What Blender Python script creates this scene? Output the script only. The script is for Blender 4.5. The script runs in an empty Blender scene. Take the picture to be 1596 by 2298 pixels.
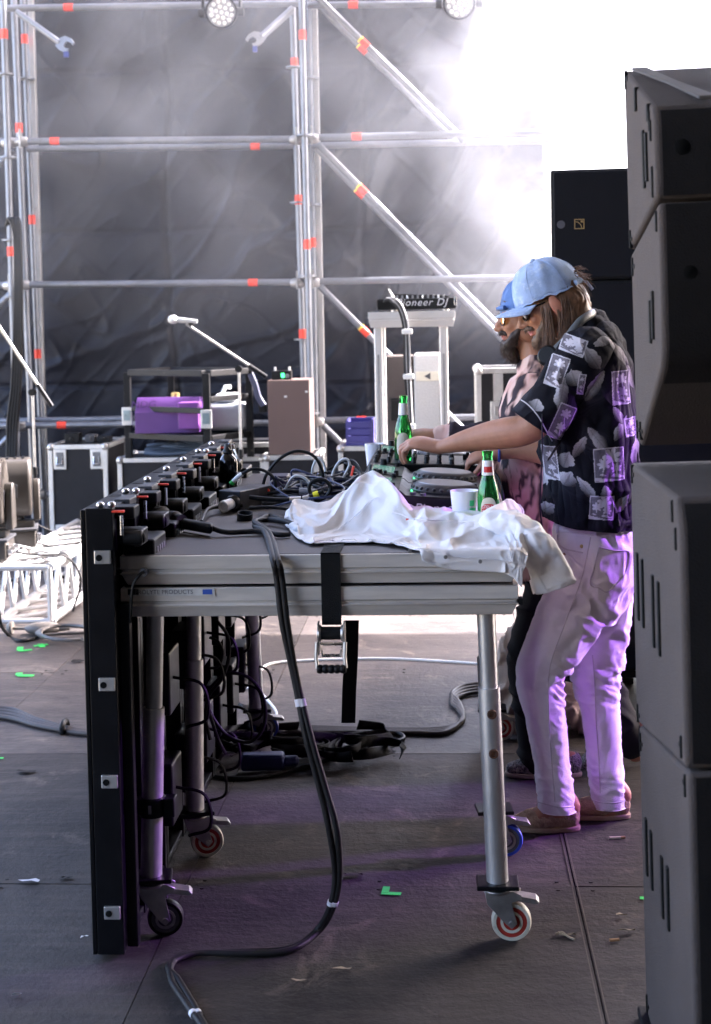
import bpy, bmesh, math, random
import numpy as np
from mathutils import Vector, Matrix
from mathutils.bvhtree import BVHTree
from math import sin, cos, pi, radians, sqrt, atan2
random.seed(7); np.random.seed(7)
sc = bpy.context.scene
C = sc.collection

# ---------------------------------------------------------------- camera
HC = 1.645                      # camera height; T = table top
T = HC - 0.61
FW, FH, FPX = 1596., 2298., 3298.   # measuring frame of the photograph
YAW, PITCH, ROLL, SHY = 0.06209, radians(3.0), -0.019, -0.11631
cd = bpy.data.cameras.new('camera'); cam = bpy.data.objects.new('camera', cd); C.objects.link(cam)
CR = Matrix.Rotation(YAW, 3, 'Z') @ Matrix.Rotation(pi/2 - PITCH, 3, 'X') @ Matrix.Rotation(ROLL, 3, 'Z')
cam.matrix_world = Matrix.Translation((0, 0, HC)) @ CR.to_4x4()
cd.sensor_fit = 'AUTO'; cd.sensor_width = 36; cd.lens = FPX/FH*36; cd.shift_y = SHY
cd.clip_start = 0.05; cd.clip_end = 6000
cd.dof.use_dof = True; cd.dof.focus_distance = 4.5; cd.dof.aperture_fstop = 5.0
sc.camera = cam

# ---------------------------------------------------------------- light
SUN = Vector((0.92, 0.39, 0.0)).normalized()
ELEV = radians(42)
w = bpy.data.worlds.new('World'); sc.world = w; w.use_nodes = True
nt = w.node_tree; nt.nodes.clear()
sky = nt.nodes.new('ShaderNodeTexSky'); sky.sky_type = 'NISHITA'; sky.sun_disc = False
sky.sun_elevation = ELEV; sky.sun_rotation = atan2(SUN.x, SUN.y)
sky.air_density = 1.0; sky.dust_density = 5.0; sky.ozone_density = 1.0
bg = nt.nodes.new('ShaderNodeBackground'); bg.inputs[1].default_value = 0.15
wo = nt.nodes.new('ShaderNodeOutputWorld')
nt.links.new(sky.outputs[0], bg.inputs[0]); nt.links.new(bg.outputs[0], wo.inputs[0])
sl = bpy.data.lights.new('sun', 'SUN'); sl.energy = 4.0; sl.angle = radians(0.53); sl.color = (1, .96, .90)
so = bpy.data.objects.new('sun', sl); C.objects.link(so)
to_sun = Vector((SUN.x*cos(ELEV), SUN.y*cos(ELEV), sin(ELEV)))
so.rotation_euler = to_sun.to_track_quat('Z', 'Y').to_euler(); so.location = (20, 10, 20)
vs = sc.view_settings
vs.view_transform = 'Standard'; vs.look = 'None'; vs.gamma = 1; vs.use_curve_mapping = False; vs.exposure = 3.75
vs.use_white_balance = True; vs.white_balance_temperature = 6250; vs.white_balance_tint = 19
sc.cycles.use_denoising = True
sc.cycles.max_bounces = 8; sc.cycles.diffuse_bounces = 4; sc.cycles.volume_bounces = 1
sc.cycles.volume_step_rate = 4; sc.cycles.volume_max_steps = 48
sc.cycles.sample_clamp_indirect = 8

PURPLE = 105.   # violet wash lamp, built near the end
# ---------------------------------------------------------------- pixel helpers (measuring only)
def ray(px, py):
    x = (px - FW/2)/FPX; y = -(py - SHY*FH - FH/2)/FPX
    return CR @ Vector((x, y, -1))
def at(px, py, y):
    r = ray(px, py); t = y/r.y
    return Vector((0, 0, HC)) + r*t
def gz(px, py, z=0.0):
    r = ray(px, py); t = (z - HC)/r.z
    return Vector((0, 0, HC)) + r*t
def atx(px, py, x):
    r = ray(px, py); t = x/r.x
    return Vector((0, 0, HC)) + r*t

# ---------------------------------------------------------------- materials
MATS = {}
def M(name, col=(.5,.5,.5), rough=.5, metal=0., var=.15, vs=8., bump=0., bs=60., rvar=.1, coat=0., trans=0., ior=1.45, emis=None, estr=0., stretch=None, spots=None, rnd=0., attr=None, spec=.5, sss=0., sheen=0.):
    if name in MATS: return MATS[name]
    if max(col) < .05: col = tuple(c*.42 for c in col); spec = min(spec, .28)
    m = bpy.data.materials.new(name); m.use_nodes = True
    n = m.node_tree.nodes; l = m.node_tree.links
    b = n['Principled BSDF']
    tc = n.new('ShaderNodeTexCoord'); src = tc.outputs['Object']
    if stretch:
        mp = n.new('ShaderNodeMapping'); mp.inputs['Scale'].default_value = stretch; l.new(src, mp.inputs[0]); src = mp.outputs[0]
    nz = n.new('ShaderNodeTexNoise'); nz.inputs['Scale'].default_value = vs; nz.inputs['Detail'].default_value = 6; nz.inputs['Roughness'].default_value = .65
    l.new(src, nz.inputs['Vector'])
    cr = n.new('ShaderNodeValToRGB')
    e = cr.color_ramp.elements
    e[0].position = .28; e[1].position = .72
    e[0].color = tuple(max(0, c*(1-var)) for c in col) + (1,); e[1].color = tuple(min(1, c*(1+var)) for c in col) + (1,)
    l.new(nz.outputs['Fac'], cr.inputs[0]); colout = cr.outputs[0]
    if attr:
        at_ = n.new('ShaderNodeAttribute'); at_.attribute_name = attr
        mx = n.new('ShaderNodeMix'); mx.data_type = 'RGBA'; mx.blend_type = 'MULTIPLY'; mx.inputs[0].default_value = 1
        l.new(at_.outputs['Color'], mx.inputs[6]); l.new(colout, mx.inputs[7]); colout = mx.outputs[2]
    if spots:   # (colour, scale, threshold) dirt or wear with a shape of its own
        sn = n.new('ShaderNodeTexNoise'); sn.inputs['Scale'].default_value = spots[1]; sn.inputs['Detail'].default_value = 8; sn.inputs['Roughness'].default_value = .7
        l.new(src, sn.inputs['Vector'])
        sr = n.new('ShaderNodeValToRGB'); sr.color_ramp.elements[0].position = spots[2]; sr.color_ramp.elements[1].position = spots[2] + .08
        l.new(sn.outputs['Fac'], sr.inputs[0])
        mx = n.new('ShaderNodeMix'); mx.data_type = 'RGBA'; mx.inputs[7].default_value = spots[0] + (1,)
        l.new(sr.outputs[0], mx.inputs[0]); l.new(colout, mx.inputs[6]); colout = mx.outputs[2]
    if rnd:
        oi = n.new('ShaderNodeObjectInfo'); hs = n.new('ShaderNodeHueSaturation')
        mr = n.new('ShaderNodeMapRange'); mr.inputs[3].default_value = 1-rnd; mr.inputs[4].default_value = 1+rnd
        l.new(oi.outputs['Random'], mr.inputs[0]); l.new(mr.outputs[0], hs.inputs['Value']); l.new(colout, hs.inputs['Color']); colout = hs.outputs[0]
    l.new(colout, b.inputs['Base Color'])
    mr = n.new('ShaderNodeMapRange'); mr.inputs[3].default_value = max(0.02, rough-rvar); mr.inputs[4].default_value = min(1, rough+rvar)
    l.new(nz.outputs['Fac'], mr.inputs[0]); l.new(mr.outputs[0], b.inputs['Roughness'])
    b.inputs['Metallic'].default_value = metal; b.inputs['Coat Weight'].default_value = coat
    b.inputs['Transmission Weight'].default_value = trans; b.inputs['IOR'].default_value = ior
    b.inputs['Specular IOR Level'].default_value = spec
    if sheen: b.inputs['Sheen Weight'].default_value = sheen
    if sss:
        b.inputs['Subsurface Weight'].default_value = sss; b.inputs['Subsurface Scale'].default_value = .01; b.inputs['Subsurface Radius'].default_value = (1, .35, .2)
    if emis: b.inputs['Emission Color'].default_value = emis + (1,); b.inputs['Emission Strength'].default_value = estr
    if bump:
        bn = n.new('ShaderNodeTexNoise'); bn.inputs['Scale'].default_value = bs; bn.inputs['Detail'].default_value = 5
        l.new(src, bn.inputs['Vector'])
        bp = n.new('ShaderNodeBump'); bp.inputs['Strength'].default_value = bump; bp.inputs['Distance'].default_value = .01
        l.new(bn.outputs['Fac'], bp.inputs['Height']); l.new(bp.outputs[0], b.inputs['Normal'])
    MATS[name] = m; return m

alu   = M('aluminium', (.55,.54,.53), .42, .75, .16, 6, .06, 90, spots=((.25,.24,.23), 14, .66))
alur  = M('aluminium_rail', (.66,.62,.57), .5, .3, .14, 5, .05, 70, stretch=(1,8,8), spots=((.2,.19,.18), 12, .67))
galv  = M('galvanised_tube', (.20,.21,.235), .42, .7, .16, 9, .08, 60, spots=((.125,.13,.14), 30, .6))
redtape = M('red_tape', (.80,.06,.03), .5, 0, .1)
yeltape = M('yellow_tape', (.85,.6,.05), .5, 0, .1)
black = M('black_plastic', (.015,.015,.017), .45, 0, .25, 20)
blackm = M('black_metal', (.016,.016,.02), .4, .2, .25, 12, spots=((.05,.05,.055), 30, .68))
blackrub = M('black_rubber', (.018,.017,.018), .6, 0, .3, 20)
blacktex = M('black_textured_paint', (.022,.022,.026), .65, 0, .2, 30, .25, 260)
dkgrey = M('dark_grey_plastic', (.05,.05,.055), .5, 0, .2)
greypaint = M('grey_textured_paint', (.080,.065,.059), .8, 0, .16, 5, .5, 260, spots=((.115,.095,.086), 6, .66), spec=.25)
steel = M('steel', (.6,.6,.62), .28, 1, .15, 20)
zinc  = M('zinc_steel', (.42,.41,.40), .42, .9, .3, 18, .05, 60, spots=((.14,.10,.07), 25, .66))
whitepl = M('white_plastic', (.8,.8,.78), .4, 0, .05)
greenglass = M('green_glass', (.03,.42,.07), .05, 0, .1, 5, trans=.9, ior=1.5, rvar=.02)
def floor_material(tone=1., ro=0.):
    m = bpy.data.materials.new('phenolic_floor'); m.use_nodes = True; n = m.node_tree.nodes; l = m.node_tree.links; b = n['Principled BSDF']
    geo = n.new('ShaderNodeNewGeometry'); oi = n.new('ShaderNodeObjectInfo')
    def noise(scale, stretch, det=6, rough=.65, dist=0.):
        mp = n.new('ShaderNodeMapping'); mp.inputs['Scale'].default_value = stretch; l.new(geo.outputs['Position'], mp.inputs[0])
        z = n.new('ShaderNodeTexNoise'); z.inputs['Scale'].default_value = scale; z.inputs['Detail'].default_value = det; z.inputs['Roughness'].default_value = rough; z.inputs['Distortion'].default_value = dist
        l.new(mp.outputs[0], z.inputs['Vector']); return z.outputs['Fac']
    def rng(x, a, c): r = n.new('ShaderNodeMapRange'); r.inputs[1].default_value = a; r.inputs[2].default_value = c; l.new(x, r.inputs[0]); return r.outputs[0]
    def mix(f, a, c, mode='MIX'):
        x = n.new('ShaderNodeMix'); x.data_type = 'RGBA'; x.blend_type = mode
        if hasattr(f, 'links'): l.new(f, x.inputs[0])
        else: x.inputs[0].default_value = f
        for k, v in ((6, a), (7, c)):
            if hasattr(v, 'links'): l.new(v, x.inputs[k])
            else: x.inputs[k].default_value = v + (1,)
        return x.outputs[2]
    def mul(a, f):
        x = n.new('ShaderNodeMath'); x.operation = 'MULTIPLY'; l.new(a, x.inputs[0]); x.inputs[1].default_value = f; return x.outputs[0]
    c = mix(rng(noise(1.1, (1,.8,1), 9, .75, .4), .38, .64), (.013,.0105,.011), (.043,.036,.033))
    c = mix(mul(rng(noise(5, (.5,5,1), 8, .72), .48, .72), .6), c, (.072,.059,.050))          # worn grain streaks
    c = mix(mul(rng(noise(2.6, (1.4,1,1), 8, .75, 1.2), .56, .68), .75), c, (.105,.086,.070))  # dusty scuffs
    c = mix(mul(rng(noise(3.4, (1,1.6,1), 8, .7, .8), .62, .70), .8), c, (.010,.008,.009))     # dark stains
    c = mix(rng(noise(46, (1,1,1), 3, .6), .72, .78), c, (.10,.085,.07))                        # grit
    hs = n.new('ShaderNodeHueSaturation'); mr = n.new('ShaderNodeMapRange'); mr.inputs[3].default_value = .80*tone; mr.inputs[4].default_value = 1.2*tone
    l.new(oi.outputs['Random'], mr.inputs[0]); l.new(mr.outputs[0], hs.inputs['Value']); l.new(c, hs.inputs['Color']); l.new(hs.outputs[0], b.inputs['Base Color'])
    rr = n.new('ShaderNodeMapRange'); rr.inputs[3].default_value = .34+ro; rr.inputs[4].default_value = .66+ro; l.new(noise(2.2, (1,1.5,1), 7, .7), rr.inputs[0]); l.new(rr.outputs[0], b.inputs['Roughness'])
    b.inputs['Specular IOR Level'].default_value = .42-ro
    bp = n.new('ShaderNodeBump'); bp.inputs['Strength'].default_value = .5; bp.inputs['Distance'].default_value = .008; l.new(noise(38, (1,1,1), 5, .7), bp.inputs['Height']); l.new(bp.outputs[0], b.inputs['Normal'])
    return m
floorm = floor_material(1.12, .14); floor_pale = floor_material(2.0)   # near rows of boards are darker and rougher than the far rows
caseblk = M('case_laminate', (.035,.035,.042), .5, 0, .2, 10, spots=((.09,.09,.09), 12, .7))
strapm = M('strap_webbing', (.02,.02,.021), .8, 0, .3, 40, .5, 400)
cablem = M('cable_rubber', (.02,.019,.02), .5, 0, .3, 30)
cableg = M('cable_grey', (.045,.04,.04), .55, 0, .3, 30)
cablew = M('cable_white', (.7,.7,.7), .5, 0, .1)
greentape = M('green_tape', (.03,.62,.10), .6, 0, .1)

# ---------------------------------------------------------------- mesh builder
def catmull(P, k=6, closed=False):
    P = [Vector(p) for p in P]; n = len(P); out = []
    if n < 3: return [P[0].lerp(P[1], i/k) for i in range(k+1)]
    segs = n if closed else n-1
    for i in range(segs):
        p0 = P[(i-1) % n] if (closed or i > 0) else P[0]*2 - P[1]
        p1 = P[i]; p2 = P[(i+1) % n]
        p3 = P[(i+2) % n] if (closed or i+2 < n) else P[-1]*2 - P[-2]
        for j in range(k):
            t = j/k
            out.append(.5*((2*p1) + (p2-p0)*t + (2*p0-5*p1+4*p2-p3)*t*t + (3*p1-p0-3*p2+p3)*t**3))
    if not closed: out.append(P[-1])
    return out

class MB:
    def __init__(s): s.v = []; s.f = []
    def add(s, vs, fs):
        o = len(s.v); s.v += [tuple(v) for v in vs]; s.f += [tuple(i+o for i in f) for f in fs]; return s
    def box(s, x0, x1, y0, y1, z0, z1, m=None):
        vs = [Vector((x, y, z)) for z in (z0, z1) for y in (y0, y1) for x in (x0, x1)]
        if m: vs = [m @ v for v in vs]
        return s.add(vs, [(0,2,3,1),(4,5,7,6),(0,1,5,4),(2,6,7,3),(0,4,6,2),(1,3,7,5)])
    def cbox(s, c, d, m=None):
        c = Vector(c)
        if m is None: return s.box(c.x-d[0]/2, c.x+d[0]/2, c.y-d[1]/2, c.y+d[1]/2, c.z-d[2]/2, c.z+d[2]/2)
        mm = Matrix.Translation(c) @ m.to_4x4()
        return s.box(-d[0]/2, d[0]/2, -d[1]/2, d[1]/2, -d[2]/2, d[2]/2, mm)
    def tube(s, P, r, n=8, closed=False, cap=True, smooth=0):
        P = [Vector(p) for p in P]
        if smooth: P = catmull(P, smooth, closed)
        N = len(P); rr = r if isinstance(r, (list, tuple)) else [r]*N
        if len(rr) != N: rr = list(np.interp(np.linspace(0, 1, N), np.linspace(0, 1, len(rr)), rr))
        t0 = (P[1]-P[0]).normalized()
        u = t0.orthogonal().normalized(); vs = []
        for i in range(N):
            if closed: t = P[(i+1) % N]-P[i-1]
            else: t = P[min(i+1, N-1)]-P[max(i-1, 0)]
            if t.length < 1e-9: t = t0
            t = t.normalized(); u = (u - t*u.dot(t))
            if u.length < 1e-6: u = t.orthogonal()
            u.normalize(); w_ = t.cross(u)
            for k in range(n):
                a = 2*pi*k/n; vs.append(P[i] + (u*cos(a) + w_*sin(a))*rr[i])
        fs = []
        for i in range(N if closed else N-1):
            for k in range(n):
                a, b = i*n+k, i*n+(k+1) % n; c_, d_ = ((i+1) % N)*n+(k+1) % n, ((i+1) % N)*n+k
                fs.append((a, b, c_, d_))
        if cap and not closed: fs += [tuple(range(n-1, -1, -1)), tuple((N-1)*n+k for k in range(n))]
        return s.add(vs, fs)
    def cyl(s, p0, p1, r0, r1=None, n=16):
        return s.tube([p0, p1], [r0, r0 if r1 is None else r1], n)
    def lathe(s, prof, o, axis=(0,0,1), n=24, cap=True, ring=False):
        if ring: prof = list(prof) + [prof[0]]; cap = False
        a = Vector(axis).normalized(); u = a.orthogonal().normalized(); w_ = a.cross(u); o = Vector(o)
        vs = [o + a*h + (u*cos(2*pi*k/n) + w_*sin(2*pi*k/n))*r for r, h in prof for k in range(n)]
        N = len(prof)
        fs = [(i*n+k, i*n+(k+1) % n, (i+1)*n+(k+1) % n, (i+1)*n+k) for i in range(N-1) for k in range(n)]
        if cap: fs += [tuple(range(n-1, -1, -1)), tuple((N-1)*n+k for k in range(n))]
        return s.add(vs, fs)
    def prism(s, poly, fn, a, b):
        """poly: 2D outline; fn(p, q, t) -> point; extruded from t=a to t=b"""
        n = len(poly)
        vs = [fn(p, q, a) for p, q in poly] + [fn(p, q, b) for p, q in poly]
        fs = [tuple(range(n)), tuple(range(2*n-1, n-1, -1))] + [((i+1) % n, i, i+n, (i+1) % n+n) for i in range(n)]
        return s.add(vs, fs)
    def ell(s, c, r, R=None, nu=20, nv=12):
        c = Vector(c); vs = []
        for j in range(1, nv):
            th = pi*j/nv
            for k in range(nu):
                p = Vector((r[0]*sin(th)*cos(2*pi*k/nu), r[1]*sin(th)*sin(2*pi*k/nu), r[2]*cos(th)))
                vs.append(c + (R @ p if R else p))
        top = Vector((0,0,r[2])); vs += [c + (R @ top if R else top), c - (R @ top if R else top)]
        fs = [(j*nu+k, (j+1)*nu+k, (j+1)*nu+(k+1) % nu, j*nu+(k+1) % nu) for j in range(nv-2) for k in range(nu)]
        t_, b_ = (nv-1)*nu, (nv-1)*nu+1
        fs += [(k, (k+1) % nu, t_) for k in range(nu)] + [((nv-2)*nu+(k+1) % nu, (nv-2)*nu+k, b_) for k in range(nu)]
        return s.add(vs, fs)
    def limb(s, pts, side=(0,1,0), n=20, k=5, cap=True):
        """pts: [(centre, ra, rb)], rb along side; smooth tapered limb with rounded ends"""
        Cn = catmull([p[0] for p in pts], k); N = len(Cn)
        tt = np.linspace(0, len(pts)-1, N)
        ra = np.interp(tt, range(len(pts)), [p[1] for p in pts]); rb = np.interp(tt, range(len(pts)), [p[2] for p in pts])
        ker = np.array([.25,.5,.25])
        for _ in range(2):
            ra[1:-1] = np.convolve(ra, ker, 'valid'); rb[1:-1] = np.convolve(rb, ker, 'valid')
        rings = [(Cn[i], (Cn[min(i+1,N-1)]-Cn[max(i-1,0)]).normalized(), ra[i], rb[i]) for i in range(N)]
        if cap:
            pre = []; post = []
            c0, t0, a0, b0 = rings[0]; c1, t1, a1, b1 = rings[-1]
            for q in (.97, .8, .5): h = sqrt(1-q*q); pre.append((c0 - t0*q*min(a0,b0)*.9, t0, a0*h, b0*h)); post.append((c1 + t1*q*min(a1,b1)*.9, t1, a1*h, b1*h))
            rings = pre + rings + post[::-1]
        sd = Vector(side); vs = []; 
        for c, t, a, b in rings:
            y_ = (sd - t*sd.dot(t)).normalized(); x_ = t.cross(y_)
            vs += [c + x_*a*cos(2*pi*j/n) + y_*b*sin(2*pi*j/n) for j in range(n)]
        R_ = len(rings)
        fs = [(i*n+j, i*n+(j+1) % n, (i+1)*n+(j+1) % n, (i+1)*n+j) for i in range(R_-1) for j in range(n)]
        fs += [tuple(range(n-1, -1, -1)), tuple((R_-1)*n+j for j in range(n))]
        return s.add(vs, fs)
    def mesh(s, name='mesh', fix=True):
        me = bpy.data.meshes.new(name); me.from_pydata(s.v, [], s.f); 
        if fix:
            bm = bmesh.new(); bm.from_mesh(me); bmesh.ops.recalc_face_normals(bm, faces=bm.faces); bm.to_mesh(me); bm.free()
        return me
    def build(s, name, mat, parent=None, smooth=40, bevel=0, label=None, seg=2):
        me = s.mesh(name); me.materials.append(mat)
        return obj(name, me, parent, smooth, bevel, label, seg)

def obj(name, me, parent=None, smooth=40, bevel=0, label=None, seg=2):
    o = bpy.data.objects.new(name, me); C.objects.link(o)
    if smooth:
        me.shade_smooth(); me.set_sharp_from_angle(angle=radians(smooth))
    if bevel:
        b = o.modifiers.new('bevel', 'BEVEL'); b.width = bevel; b.segments = seg; b.limit_method = 'ANGLE'; b.angle_limit = radians(40)
    if parent is not None:
        o.parent = parent; o.matrix_parent_inverse = pmat(parent).inverted()
    if label: o['label'] = label
    return o
def pmat(o):
    m = o.matrix_basis.copy()
    if o.parent: m = pmat(o.parent) @ o.matrix_parent_inverse @ m
    return m
def tag(o, label, cat, group=None, kind=None):
    if label: o['label'] = label
    if cat: o['category'] = cat
    if group: o['group'] = group
    if kind: o['kind'] = kind
    return o
def thing(name, label, cat, loc=(0,0,0), group=None, rz=0):
    o = bpy.data.objects.new(name, None); C.objects.link(o); o.location = loc; o.rotation_euler = (0,0,rz); o.empty_display_size = .1
    return tag(o, label, cat, group)
def struct(o): o['kind'] = 'structure'; return o
def dup(root, loc, rz=0., label=None, group=None):
    """copy a thing built around its own base: parts and sub-parts too"""
    def cp(o, par):
        c = o.copy(); C.objects.link(c)
        c.parent = par
        for ch in [q for q in o.children]: cp(ch, c)
        return c
    r = cp(root, None); r.location = loc; r.rotation_euler = (0,0,rz)
    if label: r['label'] = label
    if group: r['group'] = group
    return r
def text_mesh(txt, size=1., extrude=0., shear=0., align='CENTER', spacing=1.0):
    cu = bpy.data.curves.new('lettering', 'FONT'); cu.body = txt; cu.size = size; cu.extrude = extrude; cu.shear = shear
    cu.align_x = align; cu.align_y = 'CENTER'; cu.space_character = spacing; cu.resolution_u = 3
    o = bpy.data.objects.new('lettering', cu); C.objects.link(o)
    dg = bpy.context.evaluated_depsgraph_get()
    me = bpy.data.meshes.new_from_object(o.evaluated_get(dg)); bpy.data.objects.remove(o); bpy.data.curves.remove(cu)
    return me
def lettering(txt, origin, xa, ya, size, mat, parent, extrude=.0006, shear=0., spacing=1.0, align='CENTER', bold=0):
    me = text_mesh(txt, size, extrude, shear, align, spacing)
    xa = Vector(xa).normalized(); ya = Vector(ya).normalized(); za = xa.cross(ya); o = Vector(origin)
    for v in me.vertices: v.co = o + xa*v.co.x + ya*v.co.y + za*v.co.z
    me.materials.append(mat)
    return obj('lettering', me, parent, 0)
# numpy gradient noise
_perm = np.random.RandomState(3).permutation(256); _perm = np.concatenate([_perm]*3)
_grad = np.random.RandomState(4).normal(size=(256,3)); _grad /= np.linalg.norm(_grad, axis=1)[:,None]
def pnoise(p):
    p = np.asarray(p, float); i = np.floor(p).astype(int); f = p - i; u = f*f*f*(f*(f*6-15)+10); i &= 255; r = 0
    for dx in (0,1):
        for dy in (0,1):
            for dz in (0,1):
                h = _perm[_perm[_perm[i[:,0]+dx]+i[:,1]+dy]+i[:,2]+dz] & 255
                g = _grad[h]; d = f - np.array([dx,dy,dz])
                w_ = (u[:,0] if dx else 1-u[:,0])*(u[:,1] if dy else 1-u[:,1])*(u[:,2] if dz else 1-u[:,2])
                r = r + w_*(g*d).sum(1)
    return r*1.6
def fbm(p, o=4):
    r = 0; a = 1
    for k in range(o): r = r + a*pnoise(np.asarray(p)*2**k + 17.3*k); a *= .5
    return r
def remesh(mb, voxel, smooth=3, fac=.5):
    me = mb.mesh('tmp'); o = bpy.data.objects.new('tmp', me); C.objects.link(o)
    m = o.modifiers.new('r', 'REMESH'); m.mode = 'VOXEL'; m.voxel_size = voxel; m.adaptivity = 0
    if smooth:
        q = o.modifiers.new('s', 'SMOOTH'); q.factor = fac; q.iterations = smooth
    dg = bpy.context.evaluated_depsgraph_get()
    r = bpy.data.meshes.new_from_object(o.evaluated_get(dg)); bpy.data.objects.remove(o)
    return r
def vco(me):
    a = np.empty(len(me.vertices)*3); me.vertices.foreach_get('co', a); return a.reshape(-1,3)
def vno(me):
    a = np.empty(len(me.vertices)*3); me.vertex_normals.foreach_get('vector', a); return a.reshape(-1,3)
def setco(me, a): me.vertices.foreach_set('co', np.ascontiguousarray(a, dtype=float).ravel()); me.update()
def setcol(me, col, name='tint'):
    a = me.color_attributes.new(name, 'FLOAT_COLOR', 'POINT'); c = np.ones((len(me.vertices),4)); c[:,:3] = col
    a.data.foreach_set('color', c.ravel())

def settle(me, hold, shrink, frames, boxes=(), bend=1.2, mass=.12, stiff=25, subdiv=0, grav=True):
    """let a cloth mesh buckle and settle; hold: weight (array or number) that keeps it near its laid shape"""
    tmp = bpy.data.objects.new('tmp_cloth', me); C.objects.link(tmp); cols = []
    for b_ in boxes:
        q = MB(); q.box(*b_); c_ = bpy.data.objects.new('tmp_collider', q.mesh('tmp')); C.objects.link(c_); c_.modifiers.new('c', 'COLLISION'); c_.collision.thickness_outer = .006; c_.collision.cloth_friction = 40; cols.append(c_)
    cl = tmp.modifiers.new('cloth', 'CLOTH'); t_ = cl.settings; n_ = len(me.vertices)
    t_.quality = 6; t_.mass = mass; t_.tension_stiffness = stiff; t_.compression_stiffness = stiff; t_.shear_stiffness = stiff/2; t_.bending_stiffness = bend; t_.shrink_min = -shrink; t_.air_damping = 5
    if not grav: t_.effector_weights.gravity = 0
    hold = np.broadcast_to(np.asarray(hold, float), (n_,)); vg = tmp.vertex_groups.new(name='pin'); q_ = np.round(hold*50)/50
    for v_ in np.unique(q_): vg.add([int(i) for i in np.nonzero(q_ == v_)[0]], float(v_), 'REPLACE')
    t_.vertex_group_mass = 'pin'; t_.pin_stiffness = .6
    cl.collision_settings.use_collision = bool(boxes); cl.collision_settings.distance_min = .004; cl.collision_settings.collision_quality = 2
    cl.point_cache.frame_start = 1; cl.point_cache.frame_end = frames
    if subdiv: m_ = tmp.modifiers.new('s', 'SUBSURF'); m_.levels = subdiv
    for f_ in range(1, frames+1): sc.frame_set(f_)
    r = bpy.data.meshes.new_from_object(tmp.evaluated_get(bpy.context.evaluated_depsgraph_get()))
    bpy.data.objects.remove(tmp)
    for c_ in cols: bpy.data.objects.remove(c_)
    sc.frame_set(1); return r

# ================================================================ SETTING
# far ground below the stage
gm = M('dry_grass_ground', (.30,.26,.17), .9, 0, .35, .15, .2, 3)
mb = MB(); mb.box(-900, 900, -600, 2500, -1.62, -1.6); struct(mb.build('ground', gm, smooth=0))
# stage floor: sub-floor and loose panels
mb = MB(); mb.box(-5.2, 5.6, -4.0, 11.6, -1.58, -.022); fl = struct(mb.build('floor', M('subfloor', (.02,.018,.016), .9), smooth=0))
xs_ = [-5.1, -4.02, -2.94, -1.86, -.78, .345, 1.40, 2.46, 3.52, 4.56, 5.58]
ys_ = [4.16 + 1.28*k for k in range(-6, 7)]; ys_[-1] = 11.55
pan_cache = {}
for i in range(len(xs_)-1):
    for j in range(len(ys_)-1):
        wx, wy = xs_[i+1]-xs_[i]-.0035, ys_[j+1]-ys_[j]-.0035
        key = (round(wx,4), round(wy,4), ys_[j] > 5.3)
        if key not in pan_cache:
            q = MB(); q.box(-wx/2, wx/2, -wy/2, wy/2, -.02, 0); me = q.mesh('floor_panel'); me.materials.append(floor_pale if key[2] else floorm); pan_cache[key] = me
        o = obj('floor_panel', pan_cache[key], fl, 0)
        o.location = ((xs_[i]+xs_[i+1])/2, (ys_[j]+ys_[j+1])/2, random.uniform(-.0015, .0015))
# alu joint strips along one seam (double line to the right of the table)
for dx in (-.006, .010):
    q = MB(); q.box(.342+dx-.0016, .342+dx+.0016, -1, 4.9, -.006, .0012); o = q.build('joint_strip', M('joint_brown', (.09,.075,.06), .6, .2), fl, 0)
# screws along the panel edges near the camera
sq = MB(); sq.lathe([(0,0),(.006,0),(.006,.0012),(0,.0016)], (0,0,0), (0,0,1), 8); sme = sq.mesh('screw'); sme.materials.append(M('dull_screw', (.03,.027,.025), .5, .6))
for i in range(2, 6):
    for j in range(len(ys_)-1):
        if 2.5 < ys_[j] < 6.8:
            for fx in (.045, .5, .955):
                for yy in (ys_[j]+.03, ys_[j+1]-.03):
                    o = obj('screw', sme, fl, 0); o.location = (xs_[i]+(xs_[i+1]-xs_[i])*fx, yy, .0012)
# roof over the stage (shades everything but a strip along the side wall) and unseen dark drapes shaped to hold back light from the other sides
roofm = M('roof_skin', (.30,.30,.31), .8, 0, .1)
q = MB(); q.box(-6.5, 9.5, -5, 10.15, 6.05, 6.25); struct(q.build('roof', roofm, smooth=0))
drape = M('drape_fabric', (.03,.03,.035), .8, 0, .2)
q = MB(); q.box(-6.0, 6.0, -3.2, -3.1, 0, 6.0); struct(q.build('wall', drape, smooth=0))
q = MB(); q.box(4.9, 5.0, -4.2, 6.6, 0, 6.0); struct(q.build('wall', drape, smooth=0))

# tarpaulin side wall behind the scaffold: wrinkled sheet
TY = 10.95
nx, nz_ = 330, 300
X0, X1, Z0, Z1 = -4.6, .74, -.05, 5.2
u = np.linspace(X0, X1, nx); v = np.linspace(Z0, Z1, nz_); U, V = np.meshgrid(u, v)
P2 = np.stack([U.ravel(), V.ravel(), np.zeros(U.size)], 1)
ang = radians(46)
a_ = P2[:,0]*cos(ang) + P2[:,1]*sin(ang); b_ = -P2[:,0]*sin(ang) + P2[:,1]*cos(ang)
warp = fbm(P2*.7, 3)
def ridge(a, b, s, w, seed): 
    n_ = pnoise(np.stack([a*s*.28 + seed + warp*.25, b*s + warp*.35 + seed*2, np.full_like(a, seed)], 1)); return np.maximum(0, 1-np.abs(n_)*w)**2
mask = np.clip(.35 + .9*pnoise(np.stack([P2[:,0]*.5+4, P2[:,1]*.45, P2[:,0]*0+1.5], 1)) + .35*(P2[:,0] > -2.2), 0, 1)
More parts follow.
